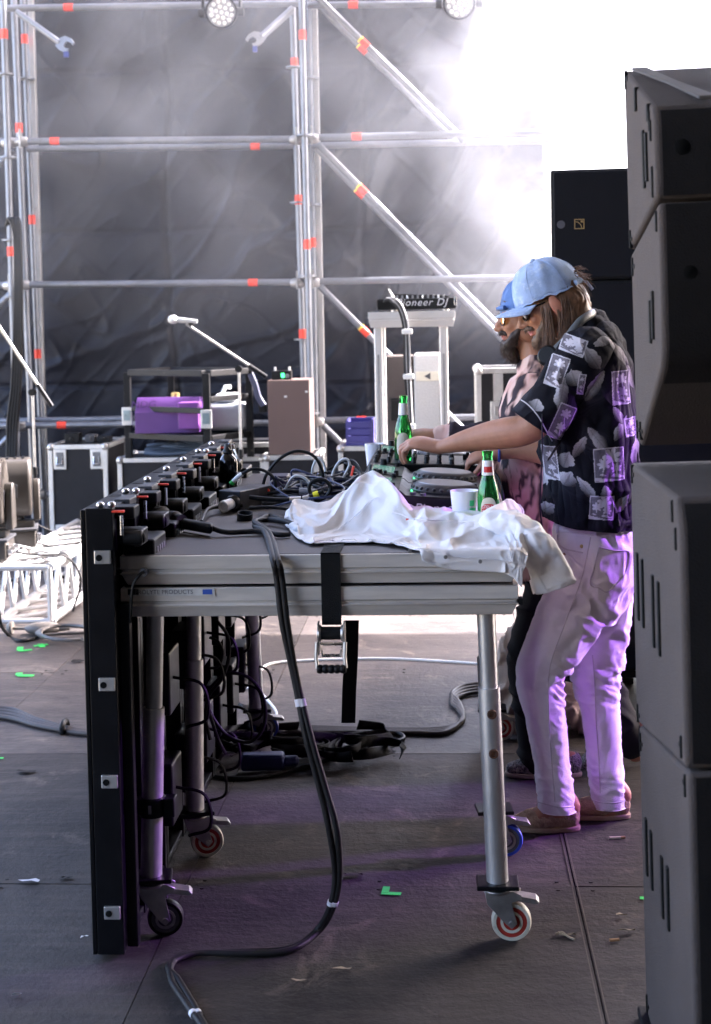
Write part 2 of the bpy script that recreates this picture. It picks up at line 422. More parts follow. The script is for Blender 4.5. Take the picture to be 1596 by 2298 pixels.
dpt = .050*ridge(a_, b_, 1.1, 5.0, 3.3)*mask + .026*ridge(a_, b_, 2.2, 6.0, 8.1)*mask + .010*ridge(b_, a_, 2.6, 9, 5.7) + .007*ridge(a_*.8, b_*1.4, 4.5, 9, 2.2) + .018*fbm(P2*.7, 2) + .002*fbm(P2*7, 2)
for xl, am in ((-2.05,.02), (-.55,.015)): dpt -= am*np.exp(-((P2[:,0]-xl + .05*warp)/.02)**2)
for zl in (1.15, 2.32, 3.5): dpt -= .012*np.exp(-((P2[:,1]-zl + .03*warp)/.015)**2)
me = bpy.data.meshes.new('tarpaulin')
vv = np.stack([U.ravel(), TY - dpt*1.7, V.ravel()], 1)
idx = np.arange(nx*nz_).reshape(nz_, nx)
ff = np.stack([idx[:-1,:-1], idx[:-1,1:], idx[1:,1:], idx[1:,:-1]], -1).reshape(-1,4)
me.from_pydata(vv.tolist(), [], ff.tolist()); me.materials.append(M('tarpaulin', (.024,.028,.047), .50, 0, .15, 3, .25, 14, rvar=.08, spec=.5))
o = obj('tarpaulin', me, None, 180); sd = o.modifiers.new('thickness', 'SOLIDIFY'); sd.thickness = .004; sd.offset = -1
tag(o, 'dark wrinkled tarpaulin hung as side wall behind the scaffold', 'tarpaulin')

# ---------------------------------------------------------------- scaffold
SC = thing('scaffold', 'galvanised tube scaffold with red marker tapes in front of dark tarpaulin', 'scaffold', (at(682,700,10.4).x, 10.45, 0))
def tp(name, a, b, d, r=.0242, d2=None, mat=galv, bands=(), yel=False, ros=()):
    p, q = at(*a, d), at(*b, d2 or d)
    if q.z < .02: q = p + (q-p)*((p.z-.012)/(p.z-q.z))
    if p.z < .02: p = q + (p-q)*((q.z-.012)/(q.z-p.z))
    s = MB(); s.cyl(p, q, r, n=14); o = s.build(name, mat, SC)
    L = (q-p).length; t = (q-p)/L
    for k in bands:
        c = p + t*L*k
        s = MB(); s.cyl(c - t*.034, c + t*.034, r+.0025, n=14); s.build('tape_band', redtape, o)
        if yel: s = MB(); s.cyl(c - t*.048, c - t*.0345, r+.0022, n=14); s.build('tape_band', yeltape, o)
    for k in ros:
        c = p + t*L*k
        s = MB(); s.lathe([(.03,-.006),(.062,-.006),(.062,.006),(.03,.006)], c, (0,0,1), 16); s.build('rosette', galv, o)
    return o
# centre cluster
tp('standard', (655,-40), (694,1250), 10.62, bands=(.142,.385,.625), ros=(.15,.39,.635,))
tp('standard', (676,-40), (706,1250), 10.36, bands=(.092,.46), ros=(.268,.516,.76))
tp('standard', (692,-40), (716,1250), 10.72, r=.018, bands=(.463,), ros=(.17,.395))
s = MB(); p, q = at(705,-40,10.78), at(731,1245,10.78); s.cbox((p+q)/2, (.042,.05,(p-q).length), Matrix.Rotation(atan2(q.x-p.x, p.z-q.z)*-1, 3, 'Y')); s.build('beam', alu, SC, bevel=.003)
# left cluster
tp('standard', (6,-40), (46,1250), 10.35, bands=(.09,.47), ros=(.16,.305,.45,.55))
tp('standard', (30,-30), (82,1250), 10.6, bands=(.25,))
tp('standard', (50,-40), (104,1250), 10.7, r=.022, bands=(.1,.42,.66), ros=(.17,))
s = MB(); p, q = at(68,-40,10.78), at(106,1245,10.78); s.cbox((p+q)/2, (.042,.05,(p-q).length), Matrix.Rotation(atan2(q.x-p.x, p.z-q.z)*-1, 3, 'Y')); s.build('beam', alu, SC, bevel=.003)
# ledgers
tp('ledger', (-60,20), (674,8), 10.45, bands=(.295,))
tp('ledger', (690,12), (1235,6), 10.45, bands=(.19,))
tp('ledger', (-60,318), (676,312), 10.4, bands=(.252,))
tp('ledger', (60,334), (676,327), 10.66, bands=(.835,))
tp('ledger', (694,309), (1260,296), 10.4, bands=(.19,))
tp('ledger', (700,327), (1260,315), 10.66)
tp('ledger', (-60,640), (678,633), 10.4, bands=(.853,))
tp('ledger', (694,632), (1265,621), 10.4)
tp('ledger', (-60,946), (300,940), 10.66, r=.024)
tp('ledger', (-60,956), (700,948), 10.4, bands=(.265,))
tp('ledger', (706,944), (1265,932), 10.5, bands=(.19,))
tp('ledger', (82,1110), (330,1106), 10.66)
# braces, double, falling to the right
tp('brace', (712,-8), (1042,318), 10.42, bands=(.325,), yel=True)
tp('brace', (702,-2), (1022,318), 10.7, bands=(.355,), yel=True)
tp('brace', (716,326), (1148,762), 10.42, bands=(.23,), yel=True)
tp('brace', (712,334), (1128,762), 10.7, bands=(.235,), yel=True)
tp('brace', (718,642), (1060,985), 10.42, bands=(.298,), yel=True)
tp('brace', (726,955), (900,1130), 10.42)
tp('brace', (-40,400), (30,340), 10.42)
tp('brace', (-40,720), (34,650), 10.42)
tp('brace', (-40,1040), (40,960), 10.42)
# loose console braces with forked claws at the top
for (a, b, sgn) in (((38,26),(135,96),1), ((656,18),(585,82),-1)):
    p, q = at(*a, 10.4), at(*b, 10.25)
    s = MB(); s.cyl(p, q, .02, n=12); s.cyl(p+Vector((0,.05,-.012)), q+Vector((0,.05,-.012)), .012, n=10); o = s.build('console_brace', galv, SC)
    t = (q-p).normalized(); nrm = Vector((t.z, 0, -t.x))*(1 if sgn > 0 else -1)
    ring = [(x*.85, y*.85) for x, y in ((0,-.045),(.05,-.055),(.1,-.05),(.135,-.02),(.125,.005),(.1,-.012),(.075,-.005),(.065,.02),(.075,.045),(.11,.055),(.14,.045),(.14,.07),(.09,.085),(.03,.075),(0,.035))]
    s = MB(); s.prism(ring, lambda x, y, k: q + t*(x-.02) + nrm*(y*-1) + Vector((0,k,0)), -.012, .012); s.build('claw', galv, o)
    s = MB(); s.cbox(q + t*.06 - nrm*.0 + Vector((0,0,-.05)), (.03,.03,.04)); s.build('wedge', M('blue_plastic', (.04,.06,.25), .5), o)
# wedge couplers where ledgers meet the standards
for (x, y) in ((666,314),(700,311),(668,635),(702,633),(20,320),(48,318),(24,641),(52,640),(672,950),(712,946),(44,957),(88,1110)):
    c = at(x, y, 10.4)
    s = MB(); s.lathe([(.026,-.05),(.036,-.035),(.036,.02),(.028,.05)], c, (1 if x % 2 else -1, 0, 0), 12); s.build('coupler', zinc, SC)
    s = MB(); s.cbox(c + Vector((0,-.03,.02)), (.012,.03,.13)); s.build('wedge', zinc, SC)

# ---------------------------------------------------------------- smoke drifting along the side wall
def smoke():
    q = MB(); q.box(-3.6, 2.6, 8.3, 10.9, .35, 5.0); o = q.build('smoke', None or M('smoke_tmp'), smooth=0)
    m = bpy.data.materials.new('smoke'); m.use_nodes = True; n = m.node_tree.nodes; l = m.node_tree.links; n.clear()
    out = n.new('ShaderNodeOutputMaterial'); v = n.new('ShaderNodeVolumePrincipled')
    v.inputs['Color'].default_value = (.86,.90,1.0,1); v.inputs['Anisotropy'].default_value = .35
    tc = n.new('ShaderNodeTexCoord')
    nz = n.new('ShaderNodeTexNoise'); nz.inputs['Scale'].default_value = .95; nz.inputs['Detail'].default_value = 5; nz.inputs['Roughness'].default_value = .6; nz.inputs['Distortion'].default_value = .5
    l.new(tc.outputs['Object'], nz.inputs['Vector'])
    r = n.new('ShaderNodeMapRange'); r.inputs[1].default_value = .40; r.inputs[2].default_value = .72; r.inputs[3].default_value = .02; r.inputs[4].default_value = 1
    l.new(nz.outputs['Fac'], r.inputs[0])
    sp = n.new('ShaderNodeSeparateXYZ'); l.new(tc.outputs['Object'], sp.inputs[0])
    # thicker to the right, shaped to give the glow at the tarpaulin's edge, thinning towards the floor
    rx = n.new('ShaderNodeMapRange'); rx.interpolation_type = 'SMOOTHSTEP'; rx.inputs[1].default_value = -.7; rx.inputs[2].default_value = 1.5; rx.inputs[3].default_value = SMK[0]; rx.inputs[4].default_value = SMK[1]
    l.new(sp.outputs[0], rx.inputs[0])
    rz = n.new('ShaderNodeMapRange'); rz.interpolation_type = 'SMOOTHSTEP'; rz.inputs[1].default_value = 1.1; rz.inputs[2].default_value = 3.3
    l.new(sp.outputs[2], rz.inputs[0])
    m1 = n.new('ShaderNodeMath'); m1.operation = 'MULTIPLY'; l.new(r.outputs[0], m1.inputs[0]); l.new(rx.outputs[0], m1.inputs[1])
    m2 = n.new('ShaderNodeMath'); m2.operation = 'MULTIPLY'; l.new(m1.outputs[0], m2.inputs[0]); l.new(rz.outputs[0], m2.inputs[1])
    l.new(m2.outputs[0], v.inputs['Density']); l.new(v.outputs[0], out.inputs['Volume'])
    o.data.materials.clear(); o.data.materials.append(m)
    tag(o, 'white smoke drifting in front of the tarpaulin', 'smoke', kind='stuff')
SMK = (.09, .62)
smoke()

# ================================================================ STAGE DECK TABLE
TX0, TX1, TYF, TYB = at(268,1240,3.74).x, at(1163,1300,3.74).x, 3.74, 5.72
DK = .081
woodtop = M('deck_plywood', (.052,.042,.038), .5, 0, .35, 4, .1, 90, stretch=(1,3,1), spots=((.17,.15,.13), 9, .66))
def deck(name, label, ztop):
    d = thing(name, label, 'stage deck', ((TX0+TX1)/2, TYF, ztop-DK), 'stacked stage decks')
    prof = [(.0,-.0015),(.0,-.036),(-.006,-.038),(-.006,-.0445),(0,-.046),(.0,-.050),(-.004,-.052),(-.016,-DK+.002),(-.05,-DK+.002),(-.05,-.0015)]
    s = MB(); n = len(prof)
    for o_, z in prof:
        for sx, sy in ((0,0),(1,0),(1,1),(0,1)):
            x = TX0 - o_ if sx == 0 else TX1 + o_; y = TYF - o_ if sy == 0 else TYB + o_
            s.v.append((x, y, ztop+z))
    for i in range(n):
        j = (i+1) % n
        for k in range(4): s.f.append((i*4+k, i*4+(k+1) % 4, j*4+(k+1) % 4, j*4+k))
    s.build('frame', alur, d, 25, bevel=.0012, seg=1)
    s = MB(); s.box(TX0+.012, TX1-.012, TYF+.012, TYB-.012, ztop-.02, ztop); s.build('board', woodtop, d, 0)
    for x in (TX0-.004, TX1+.004):
        for y in (TYF+.004, ):
            s = MB(); s.cbox((x, y+.012, ztop-.043), (.014,.03,.016)); s.build('rail_end_cap', black, d, 0)
    return d
D1 = deck('stage_deck', 'upper stage deck, its black plywood top holding the mixing gear', T)
D2 = deck('stage_deck', 'lower stage deck on silver legs with maker sticker at its front', T-DK-.003)
ZB = T-2*DK-.001
# maker's sticker on the lower deck
sy = TYF-.0022
p, q = at(287,1322,sy), at(482,1336,sy)
s = MB(); s.box(p.x, q.x, sy-.0012, sy+.001, q.z, p.z); st = s.build('sticker', M('sticker_paper', (.62,.62,.60), .6, 0, .2, 30, spots=((.3,.29,.28), 60, .6)), D2, 0)
s = MB(); s.box(p.x, p.x+.028, sy-.0016, sy-.0011, q.z+.003, p.z); s.build('sticker_emblem', black, st, 0)
s = MB(); a = at(455,1324,sy); s.box(a.x, a.x+.025, sy-.0016, sy-.0011, q.z+.003, p.z-.002); s.build('sticker_emblem', M('sticker_blue', (.04,.10,.45), .5), st, 0)
lettering('PROLYTE PRODUCTS', at(368,1329,sy-.002), (1,0,0), (0,0,1), .016, M('sticker_ink', (.12,.12,.13), .6), st, .0002)

# caster: wheel axis along y; built round its own top plate centre
def caster(par, x, y, ztop, R, tyre, hubm, yaw=0, swing=.035):
    zc = R + .0
    rot = Matrix.Translation((x, y, 0)) @ Matrix.Rotation(yaw, 4, 'Z')
    def V(a, b, c): return rot @ Vector((a, b, c))
    c = bpy.data.objects.new('caster', None); C.objects.link(c); c.location = (x, y, 0); c.parent = par; c.matrix_parent_inverse = pmat(par).inverted()
    s = MB(); s.box(-.055,.055,-.045,.045, ztop-.012, ztop, rot); s.build('top_plate', blackm, c, 0, bevel=.003)
    s = MB(); s.lathe([(.036, ztop-.028),(.04, ztop-.02),(.03, ztop-.012)], V(0,0,0), (0,0,1), 18)
    for sd_ in (-1, 1):
        yy = sd_*.024
        poly = [(-.035, ztop-.02),(.04, ztop-.02),(.062, ztop-.03),(.060, ztop-.042),(.035, ztop-.05),(swing+.014, zc+.0),(swing, zc-.014),(swing-.016, zc),(-.028, ztop-.055)]
        s.prism(poly, lambda a, b, t: V(a, t, b), yy-.002, yy+.002)
    fk = s.build('fork', zinc, c, bevel=.001, seg=1)
    s = MB(); s.prism([(.03,ztop-.03),(.1,ztop-.042),(.108,ztop-.052),(.1,ztop-.056),(.03,ztop-.044)], lambda a, b, t: V(a, t, b), -.02, .02); s.build('brake_pedal', zinc, fk, bevel=.001)
    ax = rot.to_3x3() @ Vector((0,1,0))
    wc = V(swing, 0, zc)
    wh = MB(); wh.lathe([(R*.78,-.016),(R*.94,-.016),(R,-.009),(R,.009),(R*.94,.016),(R*.78,.016)], wc, ax, 36, ring=True); wheel = wh.build('wheel', tyre, c)
    s = MB(); s.lathe([(R*.5,-.0135),(R*.779,-.0135),(R*.779,.0135),(R*.5,.0135)], wc, ax, 30, ring=True); s.build('rim', hubm[0], wheel)
    s = MB(); s.lathe([(R*.42,-.015),(R*.56,-.0155),(R*.56,.0155),(R*.42,.015)], wc, ax, 30, ring=True); s.build('rim', hubm[1], wheel)
    s = MB(); s.lathe([(.0,-.014),(R*.42,-.014),(R*.42,.014),(0,.014)], wc, ax, 24); s.build('hub', hubm[0], wheel)
    s = MB(); s.cyl(wc - ax*.031, wc + ax*.031, .0085, n=10); s.build('axle_bolt', zinc, fk)
    return c
cream = M('cream_tyre', (.62,.58,.47), .5, 0, .15, 20, spots=((.25,.2,.14), 30, .62))
wred = M('red_wheel_core', (.35,.03,.02), .5); bluet = M('blue_tyre', (.03,.06,.42), .45); dkhub = M('grey_wheel_core', (.08,.08,.09), .5)
def leg(par, pxt, yt, pxb, ztr, R, tyre, hub, clamp=False, yaw=0, ru=.0225, rl=.0285, bolts=(), split=.36):
    a = at(pxt, 1392, yt); a.z = ZB; b = at(pxb, 2000, yt); b = Vector((b.x, yt, ztr))
    L = bpy.data.objects.new('leg', None); C.objects.link(L); L.parent = par; L.matrix_parent_inverse = pmat(par).inverted()
    m_ = a.lerp(b, split)
    s = MB(); s.cyl(a, m_, ru, n=20); s.build('inner_tube', alu, L)
    s = MB(); s.cyl(m_ + (b-a)*-.0, b, rl, n=24); s.build('outer_tube', alu, L)
    for k in bolts:
        c = a.lerp(b, k) + Vector((.004,-rl-.002,0))
        s = MB(); s.lathe([(.0125,.0),(.0125,.008),(.007,.0085),(.006,.004),(0,.004)], c + Vector((0,.005,0)), (0,-1,0), 16); s.build('bolt', M('rusty_bolt', (.14,.07,.045), .6, .6, .4, 80), L)
    if clamp:
        c = a.lerp(b, .735)
        s = MB(); s.cyl(c + Vector((0,0,-.026)), c + Vector((0,0,.026)), rl+.007, n=20); s.cbox(c + Vector((-.05,0,0)), (.05,.04,.04)); s.cbox(c + Vector((.048,0,0)), (.03,.045,.05)); s.build('clamp', blackm, L, bevel=.003)
        s = MB(); s.cbox(c + Vector((0,-rl-.008,0)), (.008,.004,.022)); s.build('clamp_screw', zinc, L)
    caster(L, b.x, yt, ztr, R, tyre, hub, yaw)
    return L
leg(D2, 349, 3.81, 341, .166, .048, black, (dkhub,zinc), clamp=True, yaw=.15)
leg(D2, 1090, 3.80, 1117, .158, .052, cream, (wred,cream), bolts=(.37,.515), split=.28)
leg(D2, 437, 4.38, 442, .15, .05, cream, (wred,cream), yaw=.3)
leg(D2, 1083, 4.40, 1112, .15, .05, bluet, (dkhub,zinc), yaw=.1)
leg(D2, 561, 5.62, 585, .13, .05, bluet, (dkhub,zinc), yaw=.2)
leg(D2, 1090, 5.62, 1110, .13, .05, cream, (wred,cream))

# ratchet strap round the decks
RS = thing('ratchet_strap', 'black ratchet strap with steel buckle hanging at the deck front', 'ratchet strap', at(745,1400,TYF-.02))
x0, x1 = at(721,1300,TYF).x, at(765,1300,TYF).x
s = MB(); s.box(x0, x1, TYF-.006, TYF-.003, ZB-.02, T+.004); s.box(x0, x1, TYF-.006, TYF+.35, T+.001, T+.004); s.build('webbing', strapm, RS, 0)
zt, zb_ = at(740,1392,TYF).z, at(740,1500,TYF).z
s = MB(); s.cyl((x0-.004, TYF-.016, zt-.03), (x1+.004, TYF-.016, zt-.03), .017, n=16); s.build('strap_roll', strapm, RS)
for x in (x0-.010, x1+.006): s = MB(); s.prism([(-.030,.0),(.004,.0),(.006,-.05),(.0,-.085),(-.018,-.085),(-.028,-.05)], lambda a, b, t: Vector((t, TYF-.006+a, zt+b)), x, x+.004); s.build('ratchet_side', zinc, RS, bevel=.001)
s = MB(); s.tube([(x0-.003,TYF-.03,zt-.055),(x1+.003,TYF-.03,zt-.055),(x1-.003,TYF-.03,zt-.085),(x0+.003,TYF-.03,zt-.085)], .0045, 8, closed=True); s.build('ratchet_slot', steel, RS)
for x in (x0-.012, x1+.010):
    s = MB(); s.tube([(x, TYF-.03, zt-.05),(x-.002, TYF-.035, zt-.085),(x+.001, TYF-.04, zb_+.01)], .005, 8); s.build('handle_arm', zinc, RS)
for k in range(5):
    a = x0-.012 + (x1-x0+.024)*k/5; s = MB(); s.lathe([(.009,0),(.0115,.004),(.0115,(x1-x0+.024)/5-.004),(.009,(x1-x0+.024)/5)], (a, TYF-.04, zb_+.008), (1,0,0), 12); s.build('handle_grip', black, RS)
for x in (x0-.006, x1+.004):
    s = MB(); s.lathe([(.0,-.005),(.02,-.005),(.022,0),(.02,.005),(0,.005)], (x, TYF-.016, zt-.03), (1,0,0), 12); s.build('ratchet_gear', zinc, RS)
# loose strap end hanging behind the buckle
hs = thing('strap_tail', 'loose black strap end hanging under the table behind the buckle', 'strap', at(785,1600,4.35))
P = [(at(790,1392,4.35)), at(788,1470,4.35), at(784,1550,4.35), at(782,1622,4.35)]
s = MB()
for p in P: s.v += [tuple(p+Vector((-.021,0,0))), tuple(p+Vector((.021,0,0)))]
s.f += [(2*i, 2*i+1, 2*i+3, 2*i+2) for i in range(3)]
o = s.build('webbing', strapm, hs, 0); o.modifiers.new('t', 'SOLIDIFY').thickness = .003

# ================================================================ LED WALL
LW = thing('led_wall', 'black video panel wall with silver edge connectors standing left of table', 'video wall', (at(225,2150,3.66).x, 3.66, 0))
LX = at(190,1500,3.66).x; LXR = at(262,1500,3.66).x; LZ = at(225,1141,3.66).z
panelm = M('panel_face', (.012,.012,.014), .35, 0, .2)
NM, PITCHM = 7, .297
for k in range(NM):
    y0 = 3.66 + PITCHM*k; y1 = y0 + PITCHM - .004
    s = MB(); s.box(LX, LX+.012, y0, y1, .012, LZ-.004); s.build('pixel_panel', panelm, LW, 0, bevel=.002)
    s = MB(); s.box(LX+.0125, LXR, y0, y0+.028, .012, LZ); s.box(LX+.0125, LXR, y1-.028, y1, .012, LZ); s.box(LX+.0125, LX+.035, y0+.028, y1-.028, .012, LZ-.002)
    s.box(LX+.0125, LXR-.004, y0+.028, y1-.028, LZ-.022, LZ-.0015); s.box(LX+.0125, LXR-.004, y0+.028, y1-.028, .012, .035)
    pf = s.build('panel_frame', blackm, LW, 0, bevel=.0025)
    # corner block, recessed latch, red tab with its rod
    bx = LXR
    s = MB(); s.box(bx-.012, bx+.045, y0+.05, y0+.115, LZ-.034, LZ-.003); s.build('corner_block', black, pf, 0, bevel=.004)
    s = MB(); s.box(bx-.03, bx+.012, y0+.15, y0+.24, LZ-.016, LZ+.004); s.build('latch_cover', dkgrey, pf, 0, bevel=.003)
    s = MB(); s.box(bx-.004, bx+.030, y0+.0, y0+.012, LZ-.012, LZ-.006); s.build('release_tab', redtape, pf, 0, bevel=.002)
    s = MB(); s.cyl((bx+.02, y0+.012, LZ-.07), (bx+.02, y0+.012, LZ-.02), .0048, n=10); s.build('release_rod', steel, pf)
    for i in range(2 if k in (0,1,5) else 1):
        s = MB(); s.ell((bx-.035+.028*i, y0+.02+.004*i, LZ+.006), (.011,.011,.009), nu=12, nv=8); s.build('bolt_head', steel, pf)
    # driver box with connector, fins, cable tail
    s = MB(); s.box(bx+.002, bx+.085, y0+.10, y0+.26, LZ-.24, LZ-.095); db = s.build('driver_box', blackm, pf, 0, bevel=.006)
    s = MB(); s.box(bx+.0, bx+.07, y0+.04, y0+.10, LZ-.1, LZ-.06); s.cyl((bx+.02,y0+.035,LZ-.08),(bx+.07,y0+.035,LZ-.08),.02,n=14); s.build('hinge_block', black, pf, bevel=.004)
    s = MB(); s.tube([(bx+.055+.017*cos(a), y0+.032, LZ-.082+.017*sin(a)) for a in np.linspace(0, 2*pi, 14)[:-1]], .005, 6, closed=True); s.build('hinge_ring', black, pf)
    s = MB(); s.box(bx+.048, bx+.078, y0+.092, y0+.099, LZ-.2, LZ-.15); s.build('connector_plate', zinc, db, 0, bevel=.001)
    s = MB(); s.cyl((bx+.062, y0+.06, LZ-.175), (bx+.062, y0+.093, LZ-.175), .0115, n=14); s.build('connector', steel, db)
    s = MB(); s.tube([(bx+.062, y0+.06, LZ-.175),(bx+.055, y0+.035, LZ-.18),(bx+.04, y0+.03, LZ-.21),(bx+.03, y0+.035, LZ-.3)], .0045, 6, smooth=5); s.build('jumper_cable', cableg, db)
    for i in range(4):
        s = MB(); s.box(bx+.0855, bx+.0875, y0+.13+.03*i, y0+.145+.03*i, LZ-.22, LZ-.12); s.build('printed_strip', M('grey_print', (.35,.37,.40), .6), db, 0)
# silver connector plates on the near end frame
y0 = 3.66
for (px, py) in ((231,1250),(241,1535),(247,1753),(253,2047)):
    c = at(px, py, y0)
    s = MB(); s.box(c.x-.021, c.x+.021, y0-.008, y0+.001, c.z-.017, c.z+.017); o = s.build('edge_connector', M('brushed_plate', (.7,.68,.65), .35, .8, .08), LW, 0, bevel=.002)
    s = MB(); s.lathe([(.0,.0),(.0085,.0),(.0085,.0016),(0,.0016)], (c.x-.008, y0-.0082, c.z-.001), (0,-1,0), 14); s.build('pin_hole', M('hole_black', (.004,.004,.004), .9), o)
# stiffener column and cabling behind the panels
s = MB(); s.box(LXR+.001, LXR+.03, y0+.03, y0+.06, .02, LZ-.25); s.build('stiffener', blackm, LW, 0, bevel=.003)
for k in range(NM):
    yy = 3.66 + PITCHM*k + .12
    for zz in (.62, .30):
        if k == 0: continue
        s = MB(); s.box(LXR+.002, LXR+.055, yy, yy+.15, zz-.1, zz+.08); o = s.build('driver_box', blackm, LW, 0, bevel=.006)
        s = MB(); s.tube([(LXR+.055, yy+.05, zz), (LXR+.14, yy+.04, zz-.02), (LXR+.15, yy+.06, zz-.12), (LXR+.08, yy+.1, zz-.16)], .005, 6, smooth=6); s.build('jumper_cable', cablem, o)

# ================================================================ GEAR ON THE TABLE
gearblk = M('gear_black', (.014,.014,.016), .38, 0, .2, 30)
geartop = M('gear_top_plate', (.03,.03,.033), .3, .4, .2, 30)
knobm = M('knob_rubber', (.03,.03,.034), .5); knobg = M('knob_grey', (.22,.22,.23), .45)
jogm = M('jog_metal', (.30,.29,.29), .32, .7, .1, 20); jogs = M('jog_side', (.07,.068,.072), .35, .3)
printw = M('white_print', (.75,.75,.78), .5)
screenm = M('screen_lit', (.01,.02,.02), .2, emis=(.2,.6,.45), estr=.03)
greenled = M('green_led', (.02,.3,.05), .3, emis=(.05,1,.25), estr=.35)
PX0, PX1 = -.275, .135      # rear and front edge of the players
def player(y0, label, logo=False, z=T, x0=PX0, flip=1):
    w_, d_ = .32, .41
    pl = thing('media_player', label, 'media player', (x0+d_/2, y0+w_/2, z), 'media players on the table')
    X = lambda u: x0 + u
    prof = [(.004,.012),(0,.03),(.0,.092),(.012,.112),(.135,.094),(.15,.080),(d_-.01,.062),(d_,.05),(d_,.014),(d_-.004,.012)]
    s = MB(); s.prism(prof, lambda a, b, t: Vector((X(a), t, z+b)), y0, y0+w_); body = s.build('body', gearblk, pl, bevel=.003)
    for a in (.04, d_-.04):
        for b in (.04, w_-.04): s = MB(); s.cyl((X(a), y0+b, z), (X(a), y0+b, z+.014), .016, n=12); s.build('foot', black, pl)
    # top plates
    def top(u): return z + .080 + (.062-.080)*(u-.15)/(d_-.16)
    sl_ = (.094-.112)/(.135-.012)
    s = MB(); s.prism([(.018,.1125),(.130,.0957),(.130,.0985),(.018,.1148)], lambda a, b, t: Vector((X(a), t, z+b)), y0+.012, y0+w_-.012); s.build('display_frame', geartop, pl, bevel=.001)
    s = MB(); s.prism([(.03,.1135),(.10,.1030),(.10,.1040),(.03,.1145)], lambda a, b, t: Vector((X(a), t, z+b)), y0+.075, y0+.245); s.build('screen', screenm, pl, 0)
    for (u, b, r, h) in ((.045,.03,.008,.012),(.075,.03,.006,.01),(.11,.028,.008,.014),(.06,w_-.035,.011,.02),(.105,w_-.035,.008,.012)):
        zt_ = z+.1145+sl_*(u-.018); s = MB(); s.lathe([(r,0),(r*.92,h),(0,h)], (X(u), y0+b, zt_), (0,0,1), 14); s.build('knob', knobm, pl)
    # jog wheel
    jc = Vector((X(.265), y0+.155, top(.265)))
    tilt = Vector((.07, 0, 1)).normalized()
    s = MB(); s.lathe([(.103,-.004),(.105,.006),(.098,.018),(.088,.026),(.084,.027)], jc, tilt, 48); jw = s.build('jog_wheel', jogs, pl)
    s = MB(); s.lathe([(.0839,.0265),(.083,.0285),(.05,.0295),(0,.0295)], jc, tilt, 48); s.build('jog_plate', jogm, jw)
    for k in range(28):
        a = 2*pi*k/28; s_ = MB(); u_ = tilt.orthogonal().normalized(); w2 = tilt.cross(u_)
        c = jc + (u_*cos(a)+w2*sin(a))*.1 + tilt*.013
        s_.ell(c, (.006,.006,.006), nu=8, nv=5); s_.build('finger_dimple', jogs, jw)
    # pads, buttons, fader
    for (u, b) in ((.17,.03),(.17,.055),(.2,.028),(.30,.022),(.355,.022)):
        s = MB(); s.cyl((X(u), y0+b, top(u)-.002), (X(u), y0+b, top(u)+.006), .009 if u < .3 else .013, n=14); s.build('button', M('button_grey', (.12,.12,.125), .4), pl)
    s = MB(); s.box(X(.2), X(.36), y0+w_-.034, y0+w_-.026, top(.2)-.004, top(.2)+.0015); s.build('tempo_slot', black, pl, 0)
    s = MB(); s.box(X(.27), X(.29), y0+w_-.042, y0+w_-.018, top(.28)-.001, top(.28)+.014); s.build('tempo_fader', knobm, pl, bevel=.003)
    for b in (.1, .13): s = MB(); s.cbox((X(.165), y0+b, top(.165)+.0015), (.006,.010,.003)); s.build('led', greenled, pl, 0)
    # usb lever at rear
    s = MB(); s.cbox((X(.028), y0+.02, z+.122), (.009,.012,.035)); s.build('lever', M('lever_grey', (.10,.12,.13), .4), pl, bevel=.003)
    if logo: lettering('Pioneer DJ', (X(.265), y0-.0012, z+.040), (1,0,0), (0,0,1), .042, printw, body, .0004, .25)
    return pl
P1 = player(4.30, 'front media player nearest the white jacket, its maker name on the side', True)
P2 = player(4.635, 'second media player, between the front player and the mixer')
P3 = player(5.345, 'rear media player on the table, beyond the mixer')
# mixer between the players
MY0, MW = 4.975, .34
mx_ = thing('dj_mixer', 'black mixer full of knobs and faders under the two men\'s hands', 'mixer', (-.07, MY0+MW/2, T))
prof = [(.004,.012),(0,.03),(0,.098),(.01,.108),(.40,.092),(.41,.08),(.41,.014)]
s = MB(); s.prism(prof, lambda a, b, t: Vector((PX0+a, t, T+b)), MY0, MY0+MW); s.build('body', gearblk, mx_, bevel=.003)
s = MB(); s.prism([(.015,.1085),(.395,.0930),(.395,.0945),(.015,.110)], lambda a, b, t: Vector((PX0+a, t, T+b)), MY0+.008, MY0+MW-.008); s.build('top_plate', geartop, mx_, bevel=.001)
for i in range(7):
    for j in range(6):
        u_ = .03 + .043*i; zt_ = T + .110 - .0155*(u_-.015)/.38
        s = MB(); h = random.choice((.016,.02,.024)); r = random.choice((.007,.0085,.010))
        s.lathe([(r,0),(r*.95,h*.3),(r*.78,h*.4),(r*.72,h),(0,h)], (PX0+u_, MY0+.03+.056*j, zt_), (0,0,1), 12); s.build('knob', knobg if (i*j) % 5 == 1 else knobm, mx_)
for j in range(4):
    u_ = .345; s = MB(); s.cbox((PX0+u_+random.uniform(-.02,.02), MY0+.06+.07*j, T+.106), (.012,.022,.022)); s.build('fader', knobg if j == 1 else knobm, mx_, bevel=.002)
# usb stick lever red
s = MB(); p = at(792,1052,4.5); s.tube([at(789,1068,4.52), at(794,1046,4.52)], .004, 6); tag(s.build('usb_stick', redtape), 'thin red stick poking up from the front player', 'usb stick')

